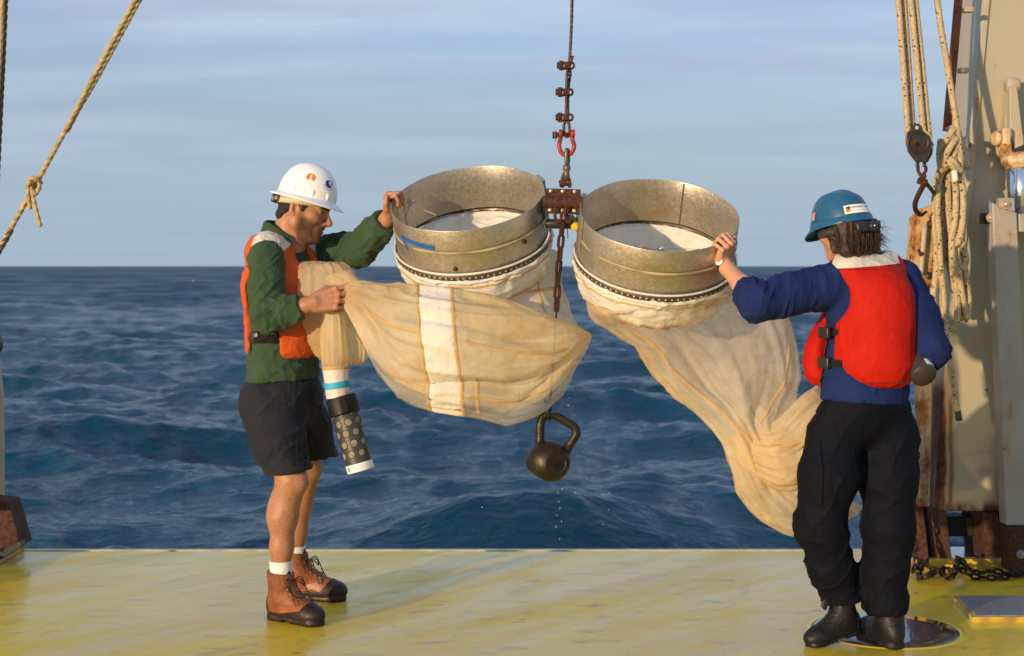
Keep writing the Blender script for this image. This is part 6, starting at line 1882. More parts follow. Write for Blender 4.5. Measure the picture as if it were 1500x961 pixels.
# printed emblems: an orange disc with a white standing figure, a navy ring with a bite and a row of dots
def emblem(P, R, az, el, polys, m, off, name, parent, rot=0.0):
    mp = dome_sticker(P, R, az, el, 0, 0, off, rot)
    g = Geo()
    for poly in polys: g.add([mp(x, y) for x, y in poly], [tuple(range(len(poly)))])
    return g.make(name, m, parent, False)
circ = lambda cx, cy, r, n=22: [(cx + r * math.cos(t), cy + r * math.sin(t)) for t in np.linspace(0, 2 * math.pi, n, endpoint=False)]
azo, elo = -1.40, 0.62
emblem(P1, HR1, azo, elo, [circ(0, 0, 0.0185)], M['print_orange'], 0.0014, 'orange_emblem', hel)
emblem(P1, HR1, azo, elo, [circ(0.001, 0.009, 0.0035, 10), [(-0.002, 0.007), (0.004, 0.007), (0.005, -0.006), (-0.003, -0.006)], [(-0.010, -0.017), (-0.006, -0.010), (0.008, -0.009), (0.011, -0.016), (0.004, -0.0185), (-0.004, -0.0185)]], M['print_white'], 0.0022, 'emblem_figure', hel)
azn, eln = -0.62, 0.52
emblem(P1, HR1, azn, eln, [circ(0, 0.003, 0.0165)], M['print_navy'], 0.0014, 'navy_emblem', hel)
emblem(P1, HR1, azn, eln, [circ(0.004, 0.008, 0.0052, 12), [(0.001, 0.004), (0.008, 0.005), (0.0125, -0.006), (0.006, -0.004)]], M['print_white'], 0.0022, 'emblem_figure', hel)
emblem(P1, HR1, azn, eln, [circ(0.0225 * math.cos(t), 0.001 + 0.0225 * math.sin(t), 0.0019, 8) for t in np.linspace(-2.95, 0.1, 10)], M['print_navy'], 0.0015, 'emblem_dots', hel)
emblem(P1, HR1, -0.02, 0.50, [[(-0.03, -0.022), (0.03, -0.022), (0.03, 0.022), (-0.03, 0.022)]], M['print_navy'], 0.0014, 'front_badge', hel)
# headband and ratchet under the shell
V = []
for h in (-0.040, -0.010):
    for j in range(60):
        a_ = 2 * math.pi * j / 60; V.append(hz + HR1 @ np.array((-0.012 + 0.107 * math.cos(a_), 0.095 * math.sin(a_), h + 0.012 * math.cos(a_) + 0.004)))
hb = make('headband', V, grid_faces(2, 60, True), plain('cream_headband', (0.50, 0.45, 0.34), 0.5, 0, 0.1), hel)
sol = hb.modifiers.new('thick', 'SOLIDIFY'); sol.thickness = 0.003
v, f = box_geo(hz + HR1 @ np.array((-0.118, -0.022, -0.034)), (0.020, 0.075, 0.036), HR1, 0.005); make('ratchet', v, f, M['black_plastic'], hel)
v, f = box_geo(hz + HR1 @ np.array((-0.102, -0.056, -0.030)), (0.030, 0.012, 0.026), HR1, 0.004); make('ratchet_clip', v, f, M['black_plastic'], hel)

# shirt: trunk, sleeves, collar
def folds(Rr, fr, amp, thr=0.35):
    return lambda V: amp * (ridge((V @ Rr) * fr + 0.9 * fbm(V * 9, 2)[:, None]) - thr)
S = Field(np.array((sp[0] - .30, 5.78, 0.92)), np.array((rimL[0] + .05, 6.58, 1.68)), 0.0046)
def trunk(F, d, k0=0.0):
    F.ell(T(-0.005, 0, 1.345), (0.122 + d, 0.172 + d, 0.175 + d), Rm_, k0); F.ell(T(0.0, 0, 1.13), (0.122 + d, 0.158 + d, 0.19), Rm_, 0.07); F.ell(T(0.0, 0, 0.97), (0.130 + d, 0.172 + d, 0.15), Rm_, 0.06)
    F.cap(T(-.008, .115, zv(373)), T(-.008, -.115, zv(373)), 0.062 + d, k=0.05)
    F.cap(T(-.008, 0, zv(368)), T(-.005, 0, zv(350)), 0.080 + d * .5, 0.072 + d * .5, 0.03)
    return F
trunk(S, 0.004)
cuffR, cuffL = lerp(elR, wrR, 0.73), lerp(elL, wrL, 0.80)
dR, dL = unit(wrR - elR), unit(wrL - elL)
S2 = S.like()
S2.chain([shR + (0, 0.01, 0.0), lerp(shR, elR, .5), elR + (-.002, 0, 0)], [0.072, 0.066, 0.060], 0.03)
S2.chain([elR, lerp(elR, wrR, .45), lerp(elR, wrR, 1.0)], [0.060, 0.056, 0.046], 0.02); S2.ell(elR + (0.006, 0, -0.012), (0.05, 0.05, 0.045), k=0.03)
S2.chain([shL, lerp(shL, elL, .5), elL], [0.076, 0.070, 0.064], 0.03)
S2.chain([elL, lerp(elL, wrL, .45), lerp(elL, wrL, 1.0)], [0.066, 0.062, 0.050], 0.02); S2.ell(elL + (-0.01, 0, -0.025), (0.055, 0.05, 0.05), k=0.03)
# cut the cuffs square to the forearms
sb = S2._sub(S2.lo, S2.lo + S2.h * (S2.n - 1)); sl, X, Y_, Z = sb
for cu, d, el_ in ((cuffR, dR, elR), (cuffL, dL, elL)):
    pd = (X - cu[0]) * d[0] + (Y_ - cu[1]) * d[1] + (Z - cu[2]) * d[2]
    dist = np.sqrt((X - cu[0]) ** 2 + (Y_ - cu[1]) ** 2 + (Z - cu[2]) ** 2)
    S2.a = np.where(dist < 0.14, np.maximum(S2.a, pd), S2.a).astype(np.float32)
S.a = (np.minimum(S.a, S2.a) - (np.maximum(0.03 - np.abs(S.a - S2.a), 0) / 0.03) ** 2 * 0.0075).astype(np.float32)
for cu, d in ((cuffR, dR), (cuffL, dL)):                           # hollow the cuff mouths
    S.cap(cu - d * 0.03, cu + d * 0.03, 0.0345 if cu is cuffR else 0.037, op='sub', k=0)
S.cut(T(0.0, 0, zv(556)), unit(-z3 + f2 * 0.06), 0.004)
S.cap(T(0.005, 0, zv(352)), T(0.012, 0, zv(330)), 0.060, 0.066, 0, 'sub')
v, q = S.mesh()
def shirt_fold(V):
    w = 0.0
    up_ = np.clip((V[:, 2] - 1.0) / 0.2, 0, 1)
    a1 = 0.010 * (crease((V @ frame_from((1, 0, -0.9), (0, 1, 0))) * (24, 9, 9) + 1.2 * fbm(V * 8, 2)[:, None]) - 0.36)
    a2 = 0.009 * (crease((V @ frame_from((0.5, 0, 1), (0, 1, 0))) * (26, 10, 10) + 4 + 1.0 * fbm(V * 7, 2)[:, None]) - 0.36)
    a1 = a1 + 0.007 * (crease((V @ frame_from((0.8, 0, -1), (0, 1, 0))) * (30, 7, 7) + 1.5 * fbm(V * 6, 2)[:, None] + 8) - 0.2)
    a1 = a1 + 0.005 * (ridge(V * (9, 9, 14) + fbm(V * 5, 2)[:, None]) - 0.36)
    a3 = 0.0025 * (ridge(V * 34 + fbm(V * 20, 2)[:, None]) - 0.36)
    elb = np.maximum(np.exp(-(np.linalg.norm(V - elR, axis=1) / 0.13) ** 2), np.exp(-(np.linalg.norm(V - elL, axis=1) / 0.15) ** 2))
    return (a1 + a2) * (0.55 + 0.75 * elb) + a3
v = wrinkle(v, q, shirt_fold)
shirt = make('shirt', v, q, M['shirt'], man)
vS, qS = v, q
# collar leaves
cn = T(-0.002, 0, zv(347))
A_ = np.linspace(math.radians(38), math.radians(322), 60); V = []
for i, t in enumerate(A_):
    dirn = math.cos(t) * f2 + math.sin(t) * r2
    fall = 0.5 - 0.5 * math.cos(min(1, min(i, 59 - i) / 14) * math.pi)
    rise = 0.050 - 0.030 * (1 - fall)
    for (rr, h) in ((0.078, -0.010), (0.075, rise * 0.7), (0.078, rise), (0.085, rise * 0.9), (0.104, -0.008 - 0.034 * (1 - fall)), (0.100, -0.016 - 0.03 * (1 - fall))):
        V.append(cn + dirn * rr + z3 * (h - 0.020 * math.cos(t)) + f2 * 0.010)
make('collar', V, grid_faces(60, 6), M['shirt'], man)

# life vest
VS = Field(np.array((sp[0] - .34, 5.80, 1.02)), np.array((sp[0] + .34, 6.52, 1.62)), 0.0046)
VS.ell(T(-0.002, 0, 1.345), (0.156, 0.190, 0.20), Rm_, 0); VS.ell(T(0.008, 0, 1.15), (0.158, 0.178, 0.19), Rm_, 0.06)
VS.cap(T(-.008, .115, zv(369)), T(-.008, -.115, zv(369)), 0.082, k=0.05)
VS.cut(T(0, 0, zv(523)), -z3, 0.03)
for sgn in (1, -1):
    VS.cap(T(0.0, sgn * 0.205, 1.36), T(0.0, sgn * 0.40, 1.36), 0.082, 0.10, 0.02, 'sub')
    VS.box(T(0.0, sgn * 0.24, 1.17), (0.155, 0.24, 0.40), Rm_, 0.02, 0.02, 'sub')
VS.cap(T(0.0, 0, 1.46), T(0.03, 0, 1.75), 0.078, 0.12, 0.015, 'sub')
VS.cap(T(0.12, 0, 1.46), T(0.20, 0, 1.30), 0.065, 0.012, 0.015, 'sub'); VS.box(T(0.2, 0, 1.15), (0.2, 0.012, 0.45), Rm_, 0.004, 0.01, 'sub')
v, q = VS.mesh()
v = wrinkle(v, q, lambda V: 0.006 * (ridge(V * (14, 14, 22) + fbm(V * 8, 2)[:, None]) - 0.36) + 0.002 * (ridge(V * 45) - 0.36))
vest = make('life_vest', v, q, M['vest_orange'], man)
pa, pb_ = W(392, 340, 6.0), W(426, 366, 5.98)
ax_ = unit(W(429, 372, 5.98) - W(384, 338, 5.98)); n2_ = unit(np.cross(ax_, (0, 1, 0)))
pv, pf = slice_mesh(v, q, [(W(420, 362, 6), ax_), (W(380, 338, 6), -ax_), (T(0, 0.055, 0), -r2), (T(-0.02, 0, 0), -f2), (T(0, 0, 1.42), -z3)], 0.0022)
if len(pv): make('reflective_patch', pv, pf, M['reflective'], vest)
pv, pf = slice_mesh(v, q, [(T(0, -0.055, 0), r2), (T(0.01, 0, 0), -f2), (T(0.0, 0, 1.42), -z3), (T(0.09, 0, 0), f2)], 0.0022)
if len(pv): make('reflective_patch', pv, pf, M['reflective'], vest)
pv, pf = slice_mesh(vS, qS, [(T(0, 0, zv(486)), z3), (T(0, 0, zv(500)), -z3), (T(0, 0.06, 0), -r2), (T(0.12, 0, 0), f2), (T(-0.15, 0, 0), -f2), (elR - (0.0, 0.0, 0.075), z3)], 0.005)
if len(pv): make('waist_strap', pv, pf, M['black_webbing'], vest)
v, f = box_geo(W(377, 494, 6.03), (0.045, 0.05, 0.05), Rm_, 0.008); make('strap_buckle', v, f, M['black_plastic'], vest)
v, f = box_geo(W(372, 505, 6.06), (0.018, 0.04, 0.085), Rm_, 0.005); make('strap_end', v, f, M['black_webbing'], vest)

# shorts
G2 = Field(np.array((sp[0] - .32, 5.84, 0.50)), np.array((sp[0] + .42, 6.62, 1.02)), 0.0046)
G2.ell(T(-0.005, 0, 0.90), (0.145, 0.168, 0.16), Rm_, 0)
hemR, hemL = W(428, 700, 6.05), W(464, 690, 6.39)
G2.chain([T(-.01, .075, 0.87), lerp(T(-.01, .075, 0.87), hemR, .5) + (-0.010, 0, 0), hemR], [0.125, 0.108, 0.083], 0.03)
G2.chain([T(-.01, -.075, 0.87), lerp(T(-.01, -.075, 0.87), hemL, .5), hemL], [0.125, 0.112, 0.096], 0.03)
G2.cut(T(0, 0, zv(546)), z3, 0.004)
G2.cut(W(428, 688, 6.05), unit((0.12, 0, -1)), 0.0)
G2.cap(W(427, 672, 6.05), W(428, 730, 6.05), 0.064, 0.072, 0, 'sub'); G2.cap(W(464, 672, 6.39), W(464, 705, 6.39), 0.058, 0.074, 0, 'sub')
v, q = G2.mesh()
v = wrinkle(v, q, lambda V: 0.010 * (ridge((V @ frame_from((1, 0.2, 0.8), (0, 1, 0))) * (15, 7, 7) + 1.1 * fbm(V * 7, 2)[:, None]) - 0.36) + 0.006 * (ridge((V @ frame_from((1, 0, -1.2), (0, 1, 0))) * (20, 8, 8) + 3 + fbm(V * 9, 2)[:, None]) - 0.36) + 0.0018 * (ridge(V * 50) - 0.36))
make('shorts', v, q, M['shorts'], man)

# socks and boots
for an, vt, Y_s in ((anR, 822, 6.08), (anL, 800, 6.46)):
    top = np.array((an[0], an[1], zv(vt, Y_s))); g = []
    for h, rr in ((-0.001, 0.0405), (-0.002, 0.0455), (0.004, 0.0465), (0.05, 0.0445), (0.058, 0.0435), (0.064, 0.0445), (0.16, 0.044)):
        g.append((rr, -h))
    v, f = lathe_geo(g, top, (0, 0, 1), 40); make('sock', v, f, M['sock'], man)
hR = on_deck(394, 905); tR = on_deck(468, 918); hL = on_deck(419, 876); tL = on_deck(506, 880)
dRb = unit(tR - hR); dLb = unit(tL - hL)
boot(man, M['leather'], M['boot_low'], np.array((anR[0], anR[1], 0)) - dRb * 0.063, dRb, s=0.95, shaft=0.205)
boot(man, M['leather'], M['boot_low'], np.array((anL[0], anL[1], 0)) - dLb * 0.066, dLb, s=1.0, shaft=0.205)

# ------------------------------------------------------------------ the person in the blue helmet
Yw = 5.66
wc = W(1267, 0, Yw)[:2]
g2 = unit(np.array((-0.50, 0.866, 0.0))); q2 = np.array((g2[1], -g2[0], 0.0)); Rw_ = np.stack([g2, q2, z3], 1)     # facing away; q2 is their right
U = lambda a, b, z: np.array((wc[0], wc[1], 0)) + a * g2 + b * q2 + z * z3
zw = lambda v, Y=Yw: EYE - (v - HORIZON) * Y / F_PX
wom = thing('person', 'person seen from behind in blue hard hat, red life vest and black trousers', 'person', (wc[0], wc[1], 0))
hdo = W(1236, 333, 5.63); hdf = unit((-0.52, 0.82, -0.18)); hdu = unit(np.array((-0.14, 0.14, 0.98)))
sL, eL = W(1203, 422, 5.60), W(1107, 440, 5.47)
gw = math.radians(-43)
rimW = rp(RG2, gw, RR, 0.0); radW = unit(rimW - RG2['c'])
fW = unit(RG2['a'] * 1.0 + radW * 0.10 + np.array((0.04, 0, 0.0))); wW = rimW - fW * 0.080 + radW * 0.022
sR, eR = W(1318, 412, 5.70), W(1364, 512, 5.60)
wR2 = W(1318, 545, 5.86)
kL, aL = W(1202, 768, 5.62), W(1236, 890, 5.70)
kR, aR = W(1301, 770, 5.64), W(1297, 893, 5.66)
lo = np.array((rimW[0] - .12, 5.42, 0.05)); hi = np.array((eR[0] + .12, 6.02, zw(292)))
Bw = Field(lo, hi, 0.0036)
Bw.ell(U(0, 0, 1.26), (0.095, 0.145, 0.17), Rw_, 0); Bw.ell(U(0, 0, 1.0), (0.095, 0.14, 0.15), Rw_, 0.06)
Bw.cap(U(0, .09, zw(396)), U(0, -.09, zw(396)), 0.05, k=0.05)
Bw.cap(U(0.0, 0, zw(392)), hdo - hdu * 0.06 - hdf * 0.02, 0.054, 0.050, 0.03)
Lw, HRw = add_head(Bw, hdo, hdf, hdu, 0.97)
Bw.chain([sL, eL, lerp(eL, wW, .4), wW], [0.045, 0.038, 0.035, 0.0255], 0.02)
Bw.cap(lerp(eL, wW, .85), wW + fW * 0.012, 0.027, 0.024, 0.015)
Bw.chain([sR, eR, lerp(eR, wR2, .4), wR2], [0.045, 0.038, 0.034, 0.024], 0.02)
add_hand(Bw, wW, fW, -radW, -1, [(66, 82, 30), (72, 80, 30), (76, 80, 30), (80, 75, 30)], [(0.022, 0.026, 0.004), (0.045, 0.048, 0.006), (0.072, 0.060, 0.010), (0.094, 0.060, 0.014)], 0.94, 0.07)
dH = unit(wR2 - eR)
add_hand(Bw, wR2, dH, unit(np.array((0, -0.3, 0.9)) - dH * (dH @ np.array((0, -0.3, 0.9)))), 1, [(40, 60, 30)] * 4, [(0.022, 0.026, 0.004), (0.045, 0.05, 0.01), (0.07, 0.055, 0.025), (0.09, 0.05, 0.035)], 0.92, 0.05)
for s_, kn_, an_ in ((-1, kL, aL), (1, kR, aR)):
    Bw.chain([U(0, s_ * .08, 0.88), kn_, an_], [0.085, 0.055, 0.036], 0.03)
    Bw.cap(an_, np.array((an_[0], an_[1], 0.08)), 0.036, 0.034, 0.02)
v, q = Bw.mesh()
be, li, da = head_masks(v, hdo, HRw, 0.97)
make('body', v, q, M['skin_pale'], wom, cols=dict(stubble=be * 0, lip=li, dark=da, hairy=be * 0))

# jacket
J = Field(np.array((wW[0] - .10, 5.36, zw(592) - .03)), np.array((eR[0] + .12, 6.02, 1.52)), 0.0046)
J.ell(U(0, 0, 1.27), (0.122, 0.162, 0.175), Rw_, 0); J.ell(U(0, 0, 1.02), (0.125, 0.172, 0.20), Rw_, 0.07); J.ell(U(0, 0, 0.95), (0.130, 0.178, 0.10), Rw_, 0.05)
J.cap(U(0, .11, zw(400)), U(0, -.11, zw(400)), 0.062, k=0.05)
J.cap(U(0.0, 0, zw(395)), U(0.02, 0, zw(372)), 0.075, 0.070, 0.03)
J2 = J.like()
J2.chain([sL, lerp(sL, eL, .5), eL + (0.0, 0, -.008)], [0.086, 0.073, 0.069], 0.04)
cuW = lerp(eL, wW, 0.30); dW = unit(wW - eL)
J2.chain([eL + (0.01, 0, -.010), lerp(eL, wW, .25), lerp(eL, wW, .7)], [0.069, 0.057, 0.045], 0.02)
J2.ell(lerp(sL, eL, .75) + (0, 0, -.022), (0.07, 0.06, 0.052), k=0.03)
J2.chain([sR, lerp(sR, eR, .5), eR], [0.085, 0.078, 0.070], 0.04)
J2.chain([eR, lerp(eR, wR2, .5), lerp(eR, wR2, .85)], [0.070, 0.062, 0.048], 0.02)
sb = J2._sub(J2.lo, J2.lo + J2.h * (J2.n - 1)); sl, X, Y_, Z = sb
pd = (X - cuW[0]) * dW[0] + (Y_ - cuW[1]) * dW[1] + (Z - cuW[2]) * dW[2]
dist = np.sqrt((X - cuW[0]) ** 2 + (Y_ - cuW[1]) ** 2 + (Z - cuW[2]) ** 2)
J2.a = np.where(dist < 0.13, np.maximum(J2.a, pd), J2.a).astype(np.float32)
J.a = (np.minimum(J.a, J2.a) - (np.maximum(0.03 - np.abs(J.a - J2.a), 0) / 0.03) ** 2 * 0.0075).astype(np.float32)
J.cap(cuW - dW * 0.03, cuW + dW * 0.03, 0.040, op='sub', k=0)
J.cut(U(0, 0, zw(588)), unit(-z3 + q2 * -0.07), 0.006)
v, q = J.mesh()
def jacket_fold(V):
    e1 = np.exp(-(np.linalg.norm(V - lerp(eL, cuW, .4), axis=1) / 0.13) ** 2); e2 = np.exp(-(np.linalg.norm(V - eR, axis=1) / 0.15) ** 2)
    axL = unit(eL - sL); axF = unit(wW - eL); axR = unit(eR - sR)
    arm = lambda ax, k: 0.3 * ridge(V * 14) + 0.8 * crease((V @ frame_from(ax, (0.2, 1, 0.1))) * (34, 8, 8) + 1.0 * fbm(V * 10, 2)[:, None] + k) - 0.36
    onL = np.clip((sL[0] + 0.05 - V[:, 0]) / 0.1, 0, 1) * (V[:, 2] > 1.2); onR = np.clip((V[:, 0] - sR[0] + 0.01) / 0.05, 0, 1)
    w = 0.010 * arm(unit(axL * 0.8 + axF * 0.4), 0) * onL * (0.55 + 0.8 * e1) + 0.011 * arm(unit(axR + np.array((-.5, 0, 0))), 5) * onR * (0.6 + 0.5 * e2)
    w = w + 0.007 * (ridge((V @ frame_from((0.3, 0, 1), (0, 1, 0))) * (20, 8, 8) + fbm(V * 8, 2)[:, None]) - 0.36) * (1 - onL) * (1 - onR)
    return w + 0.0022 * (ridge(V * 36 + fbm(V * 20, 2)[:, None]) - 0.36)
v = wrinkle(v, q, jacket_fold)
make('jacket', v, q, M['jacket'], wom)
vJ, qJ = v, q
V = []
ct = U(0.015, 0, zw(380))

# life vest
M['vest_stitch'] = fabric('dark_red_stitching', (0.14, 0.006, 0.003), 0.8)
LV = Field(U(0, 0, 0) + np.array((-.36, -.30, zw(570) - .02)), U(0, 0, 0) + np.array((.32, .34, 1.53)), 0.0046)
LV.ell(U(-0.01, 0.01, 1.275), (0.182, 0.160, 0.19), Rw_, 0); LV.ell(U(-0.005, 0.01, 1.10), (0.192, 0.172, 0.20), Rw_, 0.07)
LV.ell(U(0.10, -0.06, 1.08), (0.095, 0.135, 0.15), Rw_, 0.05)
LV.cap(U(-.015, .085, zw(397)), U(-.015, -.085, zw(397)), 0.078, k=0.05)
LV.cut(U(0, 0, zw(566)), -z3, 0.035)
for sgn in (1, -1):
    LV.cap(U(0.015, sgn * 0.165, 1.31), U(0.015, sgn * 0.40, 1.31), 0.085, 0.10, 0.02, 'sub')
    LV.box(U(0.030, sgn * 0.235, 1.10), (0.060, 0.24, 0.46), Rw_, 0.015, 0.018, 'sub')
LV.cap(U(0.01, 0, 1.462), U(0.05, 0, 1.70), 0.080, 0.10, 0.012, 'sub')
LV.box(U(0.2, 0, 1.15), (0.2, 0.012, 0.6), Rw_, 0.004, 0.01, 'sub')
v, q = LV.mesh()
v = wrinkle(v, q, lambda V: 0.006 * (ridge((V @ frame_from((1, 0, 0.25), (0, 1, 0))) * (5, 10, 20) + fbm(V * 7, 2)[:, None]) - 0.36) + 0.0018 * (ridge(V * 40) - 0.36))
lv_ = make('life_vest', v, q, M['vest_red'], wom)
pv, pf = slice_mesh(v, q, [(U(0, 0, zw(388)), unit(-z3 + q2 * 0.08)), (U(0, 0, zw(365)), z3), (U(0, 0.085, zw(380)), unit(q2 - z3 * 0.35)), (U(0, -0.180, zw(380)), unit(-q2 - z3 * 0.1)), (U(0.0, 0, 0), g2)], 0.003)
if len(pv): make('reflective_patch', pv, pf, M['reflective'], lv_)
vV_, qV_ = v, q
# dark piping round the edges of the back panel, side straps and buckles on their left side
for vv in (487, 531):
    zc = zw(vv, 5.60)
    pv, pf = slice_mesh(vJ, qJ, [(U(0, 0, zc + 0.013), z3), (U(0, 0, zc - 0.013), -z3), (U(0.09, 0, 0), g2), (U(-0.05, 0, 0), -g2), (U(0, -0.09, 0), q2)], 0.009)
    if len(pv): make('side_strap', pv, pf, M['black_webbing'], lv_)
    v, f = box_geo(U(0.018, -0.186, zc), (0.055, 0.016, 0.044), Rw_, 0.005); make('buckle', v, f, M['black_plastic'], lv_)
pv, pf = slice_mesh(vJ, qJ, [(U(0, 0, zw(486)), z3), (U(0, 0, zw(572)), -z3), (U(0.068, 0, 0), g2), (U(0.052, 0, 0), -g2), (U(0, -0.09, 0), q2)], 0.008)
if len(pv): make('panel_lacing', pv, pf, M['black_webbing'], lv_)

for za, zb in ((394, 395.2), (556, 557.2)):
    pv, pf = slice_mesh(vV_, qV_, [(U(0, 0, zw(za)), z3), (U(0, 0, zw(zb)), -z3), (U(0.02, 0, 0), g2)], 0.0012)
    if len(pv): make('stitching', pv, pf, M['vest_stitch'], lv_)
# trousers
TR = Field(np.array((W(1150, 0, 5.6)[0], 5.38, 0.10)), np.array((W(1362, 0, 5.6)[0], 5.92, zw(576))), 0.0048)
TR.ell(U(0, 0, 0.89), (0.125, 0.185, 0.14), Rw_, 0)
hlL, hlR = W(1222, 640, 5.63), W(1303, 640, 5.69)
TR.chain([hlL, W(1213, 700, 5.60), kL, W(1218, 830, 5.66), W(1236, 882, 5.70), W(1240, 912, 5.70)], [0.108, 0.104, 0.090, 0.079, 0.070, 0.068], 0.05)
TR.chain([hlR, W(1301, 700, 5.66), kR, W(1298, 830, 5.65), W(1297, 885, 5.66), W(1297, 915, 5.66)], [0.108, 0.102, 0.090, 0.079, 0.068, 0.066], 0.05)
TR.cut(U(0, 0, zw(580)), z3, 0.004)
TR.cut(np.array((0, 0, 0.128)), -z3, 0.0) if False else None
sb = TR._sub(TR.lo, TR.lo + TR.h * (TR.n - 1)); sl, X, Y_, Z = sb
xm = (aL[0] + aR[0]) / 2
TR.a = np.maximum(TR.a, np.where(X < xm, 0.165 + (X - aL[0]) * 0.15 - Z, 0.125 - Z)).astype(np.float32)
v, q = TR.mesh()
def trouser_fold(V):
    kn = np.maximum(np.exp(-(np.linalg.norm((V - kL) * (1, 1, .6), axis=1) / 0.15) ** 2), np.exp(-(np.linalg.norm((V - kR) * (1, 1, .6), axis=1) / 0.15) ** 2))
    low = np.clip((0.42 - V[:, 2]) / 0.2, 0, 1)
    return (0.010 * (ridge((V @ frame_from((0.45, 0, 1), (0, 1, 0))) * (11, 4, 4) + 1.2 * fbm(V * 6, 2)[:, None]) - 0.36) * (0.35 + 0.7 * kn + 0.5 * low)
            + 0.006 * (crease((V @ frame_from((1, 0, -0.6), (0, 1, 0))) * (13, 4, 4) + 4 + fbm(V * 6, 2)[:, None]) - 0.36) + 0.002 * (ridge(V * 40) - 0.36))
v = wrinkle(v, q, trouser_fold)
tro = make('trousers', v, q, M['trousers'], wom)
vT, qT = v, q
# waistband, side pocket flap, ankle tab
pv, pf = slice_mesh(vT, qT, [(U(0, 0, zw(588)), z3), (U(0, 0, zw(602)), -z3)], 0.004)
if len(pv): make('waistband', pv, pf, M['trousers'], tro)
v, f = box_geo(W(1208, 884, 5.66), (0.014, 0.04, 0.055), frame_from((1, 0, -0.25), (0, 1, 0)), 0.003); make('ankle_tab', v, f, M['black_webbing'], tro)
v, f = box_geo(W(1276, 875, 5.66), (0.026, 0.05, 0.030), frame_from((1, 0, 0.3), (0, 1, 0)), 0.006); make('ankle_tab', v, f, M['black_webbing'], tro)
pv, pf = slice_mesh(vT, qT, [(W(0, 640, 5.6) * (0, 0, 1), z3), (W(0, 735, 5.6) * (0, 0, 1), -z3), (W(1196, 0, 5.6) * (1, 0, 0), (1, 0, 0)), (U(0.06, 0, 0), g2)], 0.006)
if len(pv): make('pocket_flap', pv, pf, M['trousers'], tro)

# boots
toeL = on_deck(1203, 945); dirL = unit(np.array((-0.80, -0.12, 0)))
upL = unit(np.array((-0.23, 0, 1.0)))
hlb = np.array((aL[0] + 0.070, aL[1] + 0.02, 0.040)); dL3 = unit(np.array((toeL[0], toeL[1], 0.004)) - hlb)
boot(wom, M['black_rubber'], M['black_rubber'], hlb, dL3, s=0.80, lace=False, shaft=0.19)
dR3 = unit(np.array((-0.30, 0.95, 0)))
boot(wom, M['black_rubber'], M['black_rubber'], np.array((aR[0] + 0.012, aR[1], 0.001)) - dR3 * 0.075, dR3, s=0.90, lace=False, shaft=0.19)

# hair: a dark mass with wind-blown strands
HB = Field(hdo - .19, hdo + .19, 0.004)
HB.ell(Lw(-0.028, 0, 0.020), np.array((0.100, 0.094, 0.095)), HRw, 0)
for y in (-0.066, -0.024, 0.024, 0.066): HB.cap(Lw(-0.068, y, -0.01), Lw(-0.062, y * 1.12, -0.112 + 0.01 * abs(y) / 0.05), 0.040, 0.024, 0.02)
for y in (-1, 1): HB.cap(Lw(-0.01, y * 0.070, -0.01), Lw(-0.005, y * 0.068, -0.085), 0.022, 0.014, 0.02)
HB.cut(Lw(0.025, 0, 0), HRw[:, 0], 0.01)
_rim = (W(1232.5, 330, 5.62), unit(np.array((-0.16, 0.16, 0.97)))); HB.cut(_rim[0] - 0.006 * _rim[1], _rim[1], 0)
v, q = HB.mesh(); v = wrinkle(v, q, lambda V: 0.008 * (ridge((V - hdo) @ HRw * (40, 60, 9) + fbm(V * 8, 2)[:, None]) - 0.36))
hair = make('hair', v, q, M['hair_brown'], wom)
g = Geo(); rs = np.random.RandomState(21)
def strand(p0, p1, bend, r):
    mid = (p0 + p1) / 2 + bend
    P = resample(np.array([p0, mid, p1]), 9)
    V, f, _ = tube_geo(P, r * np.array([1, 1, 1, .95, .9, .8, .65, .45, .15]), 4); g.add(V, f)
for i in range(900):
    a = rs.uniform(-1.0, 1.0); y = 0.104 * a
    p0 = Lw(-0.092 * math.sqrt(max(0.05, 1 - a * a * 0.8)) - 0.01, y, rs.uniform(-0.02, 0.02)); p0 = p0 - _rim[1] * max(0.0, (p0 - _rim[0]) @ _rim[1] + 0.006)
    p1 = Lw(-0.078 * math.sqrt(max(0.1, 1 - a * a * 0.8)) + rs.randn() * 0.010, y * 0.98 + rs.randn() * 0.012, -0.115 + rs.uniform(-0.025, 0.03) + 0.02 * abs(a))
    strand(p0, p1, -HRw[:, 0] * rs.uniform(0.008, 0.022), rs.uniform(0.0007, 0.0016))
for i in range(380):                                                  # blown out to the right by the wind
    p0 = W(rs.uniform(1256, 1277), rs.uniform(333, 358), 5.55 + rs.uniform(0, 0.06))
    L = rs.uniform(8, 40) * rs.uniform(0.5, 1.0)
    p1 = p0 + np.array((L * rs.uniform(0.8, 1.0), rs.uniform(-8, 4), rs.uniform(-14, 5) - 4)) * PXM(5.6)
    strand(p0, p1, np.array((rs.randn() * 0.004, 0, 0.010 + rs.randn() * 0.006)), rs.uniform(0.0005, 0.0012))
for pts in ([(1272, 336), (1281, 328), (1290, 324), (1295, 330), (1291, 336)], [(1272, 336), (1284, 327), (1293, 322), (1297, 331)], [(1275, 338), (1288, 341), (1300, 350), (1307, 354)], [(1276, 338), (1290, 344), (1301, 352)]):
    V, f, _ = tube_geo(resample([W(u, q_, 5.56) for u, q_ in pts], 22), np.linspace(0.0011, 0.0004, 22), 4); g.add(V, f)
g.make('hair_strand', M['hair_brown'], wom, kind='stuff')

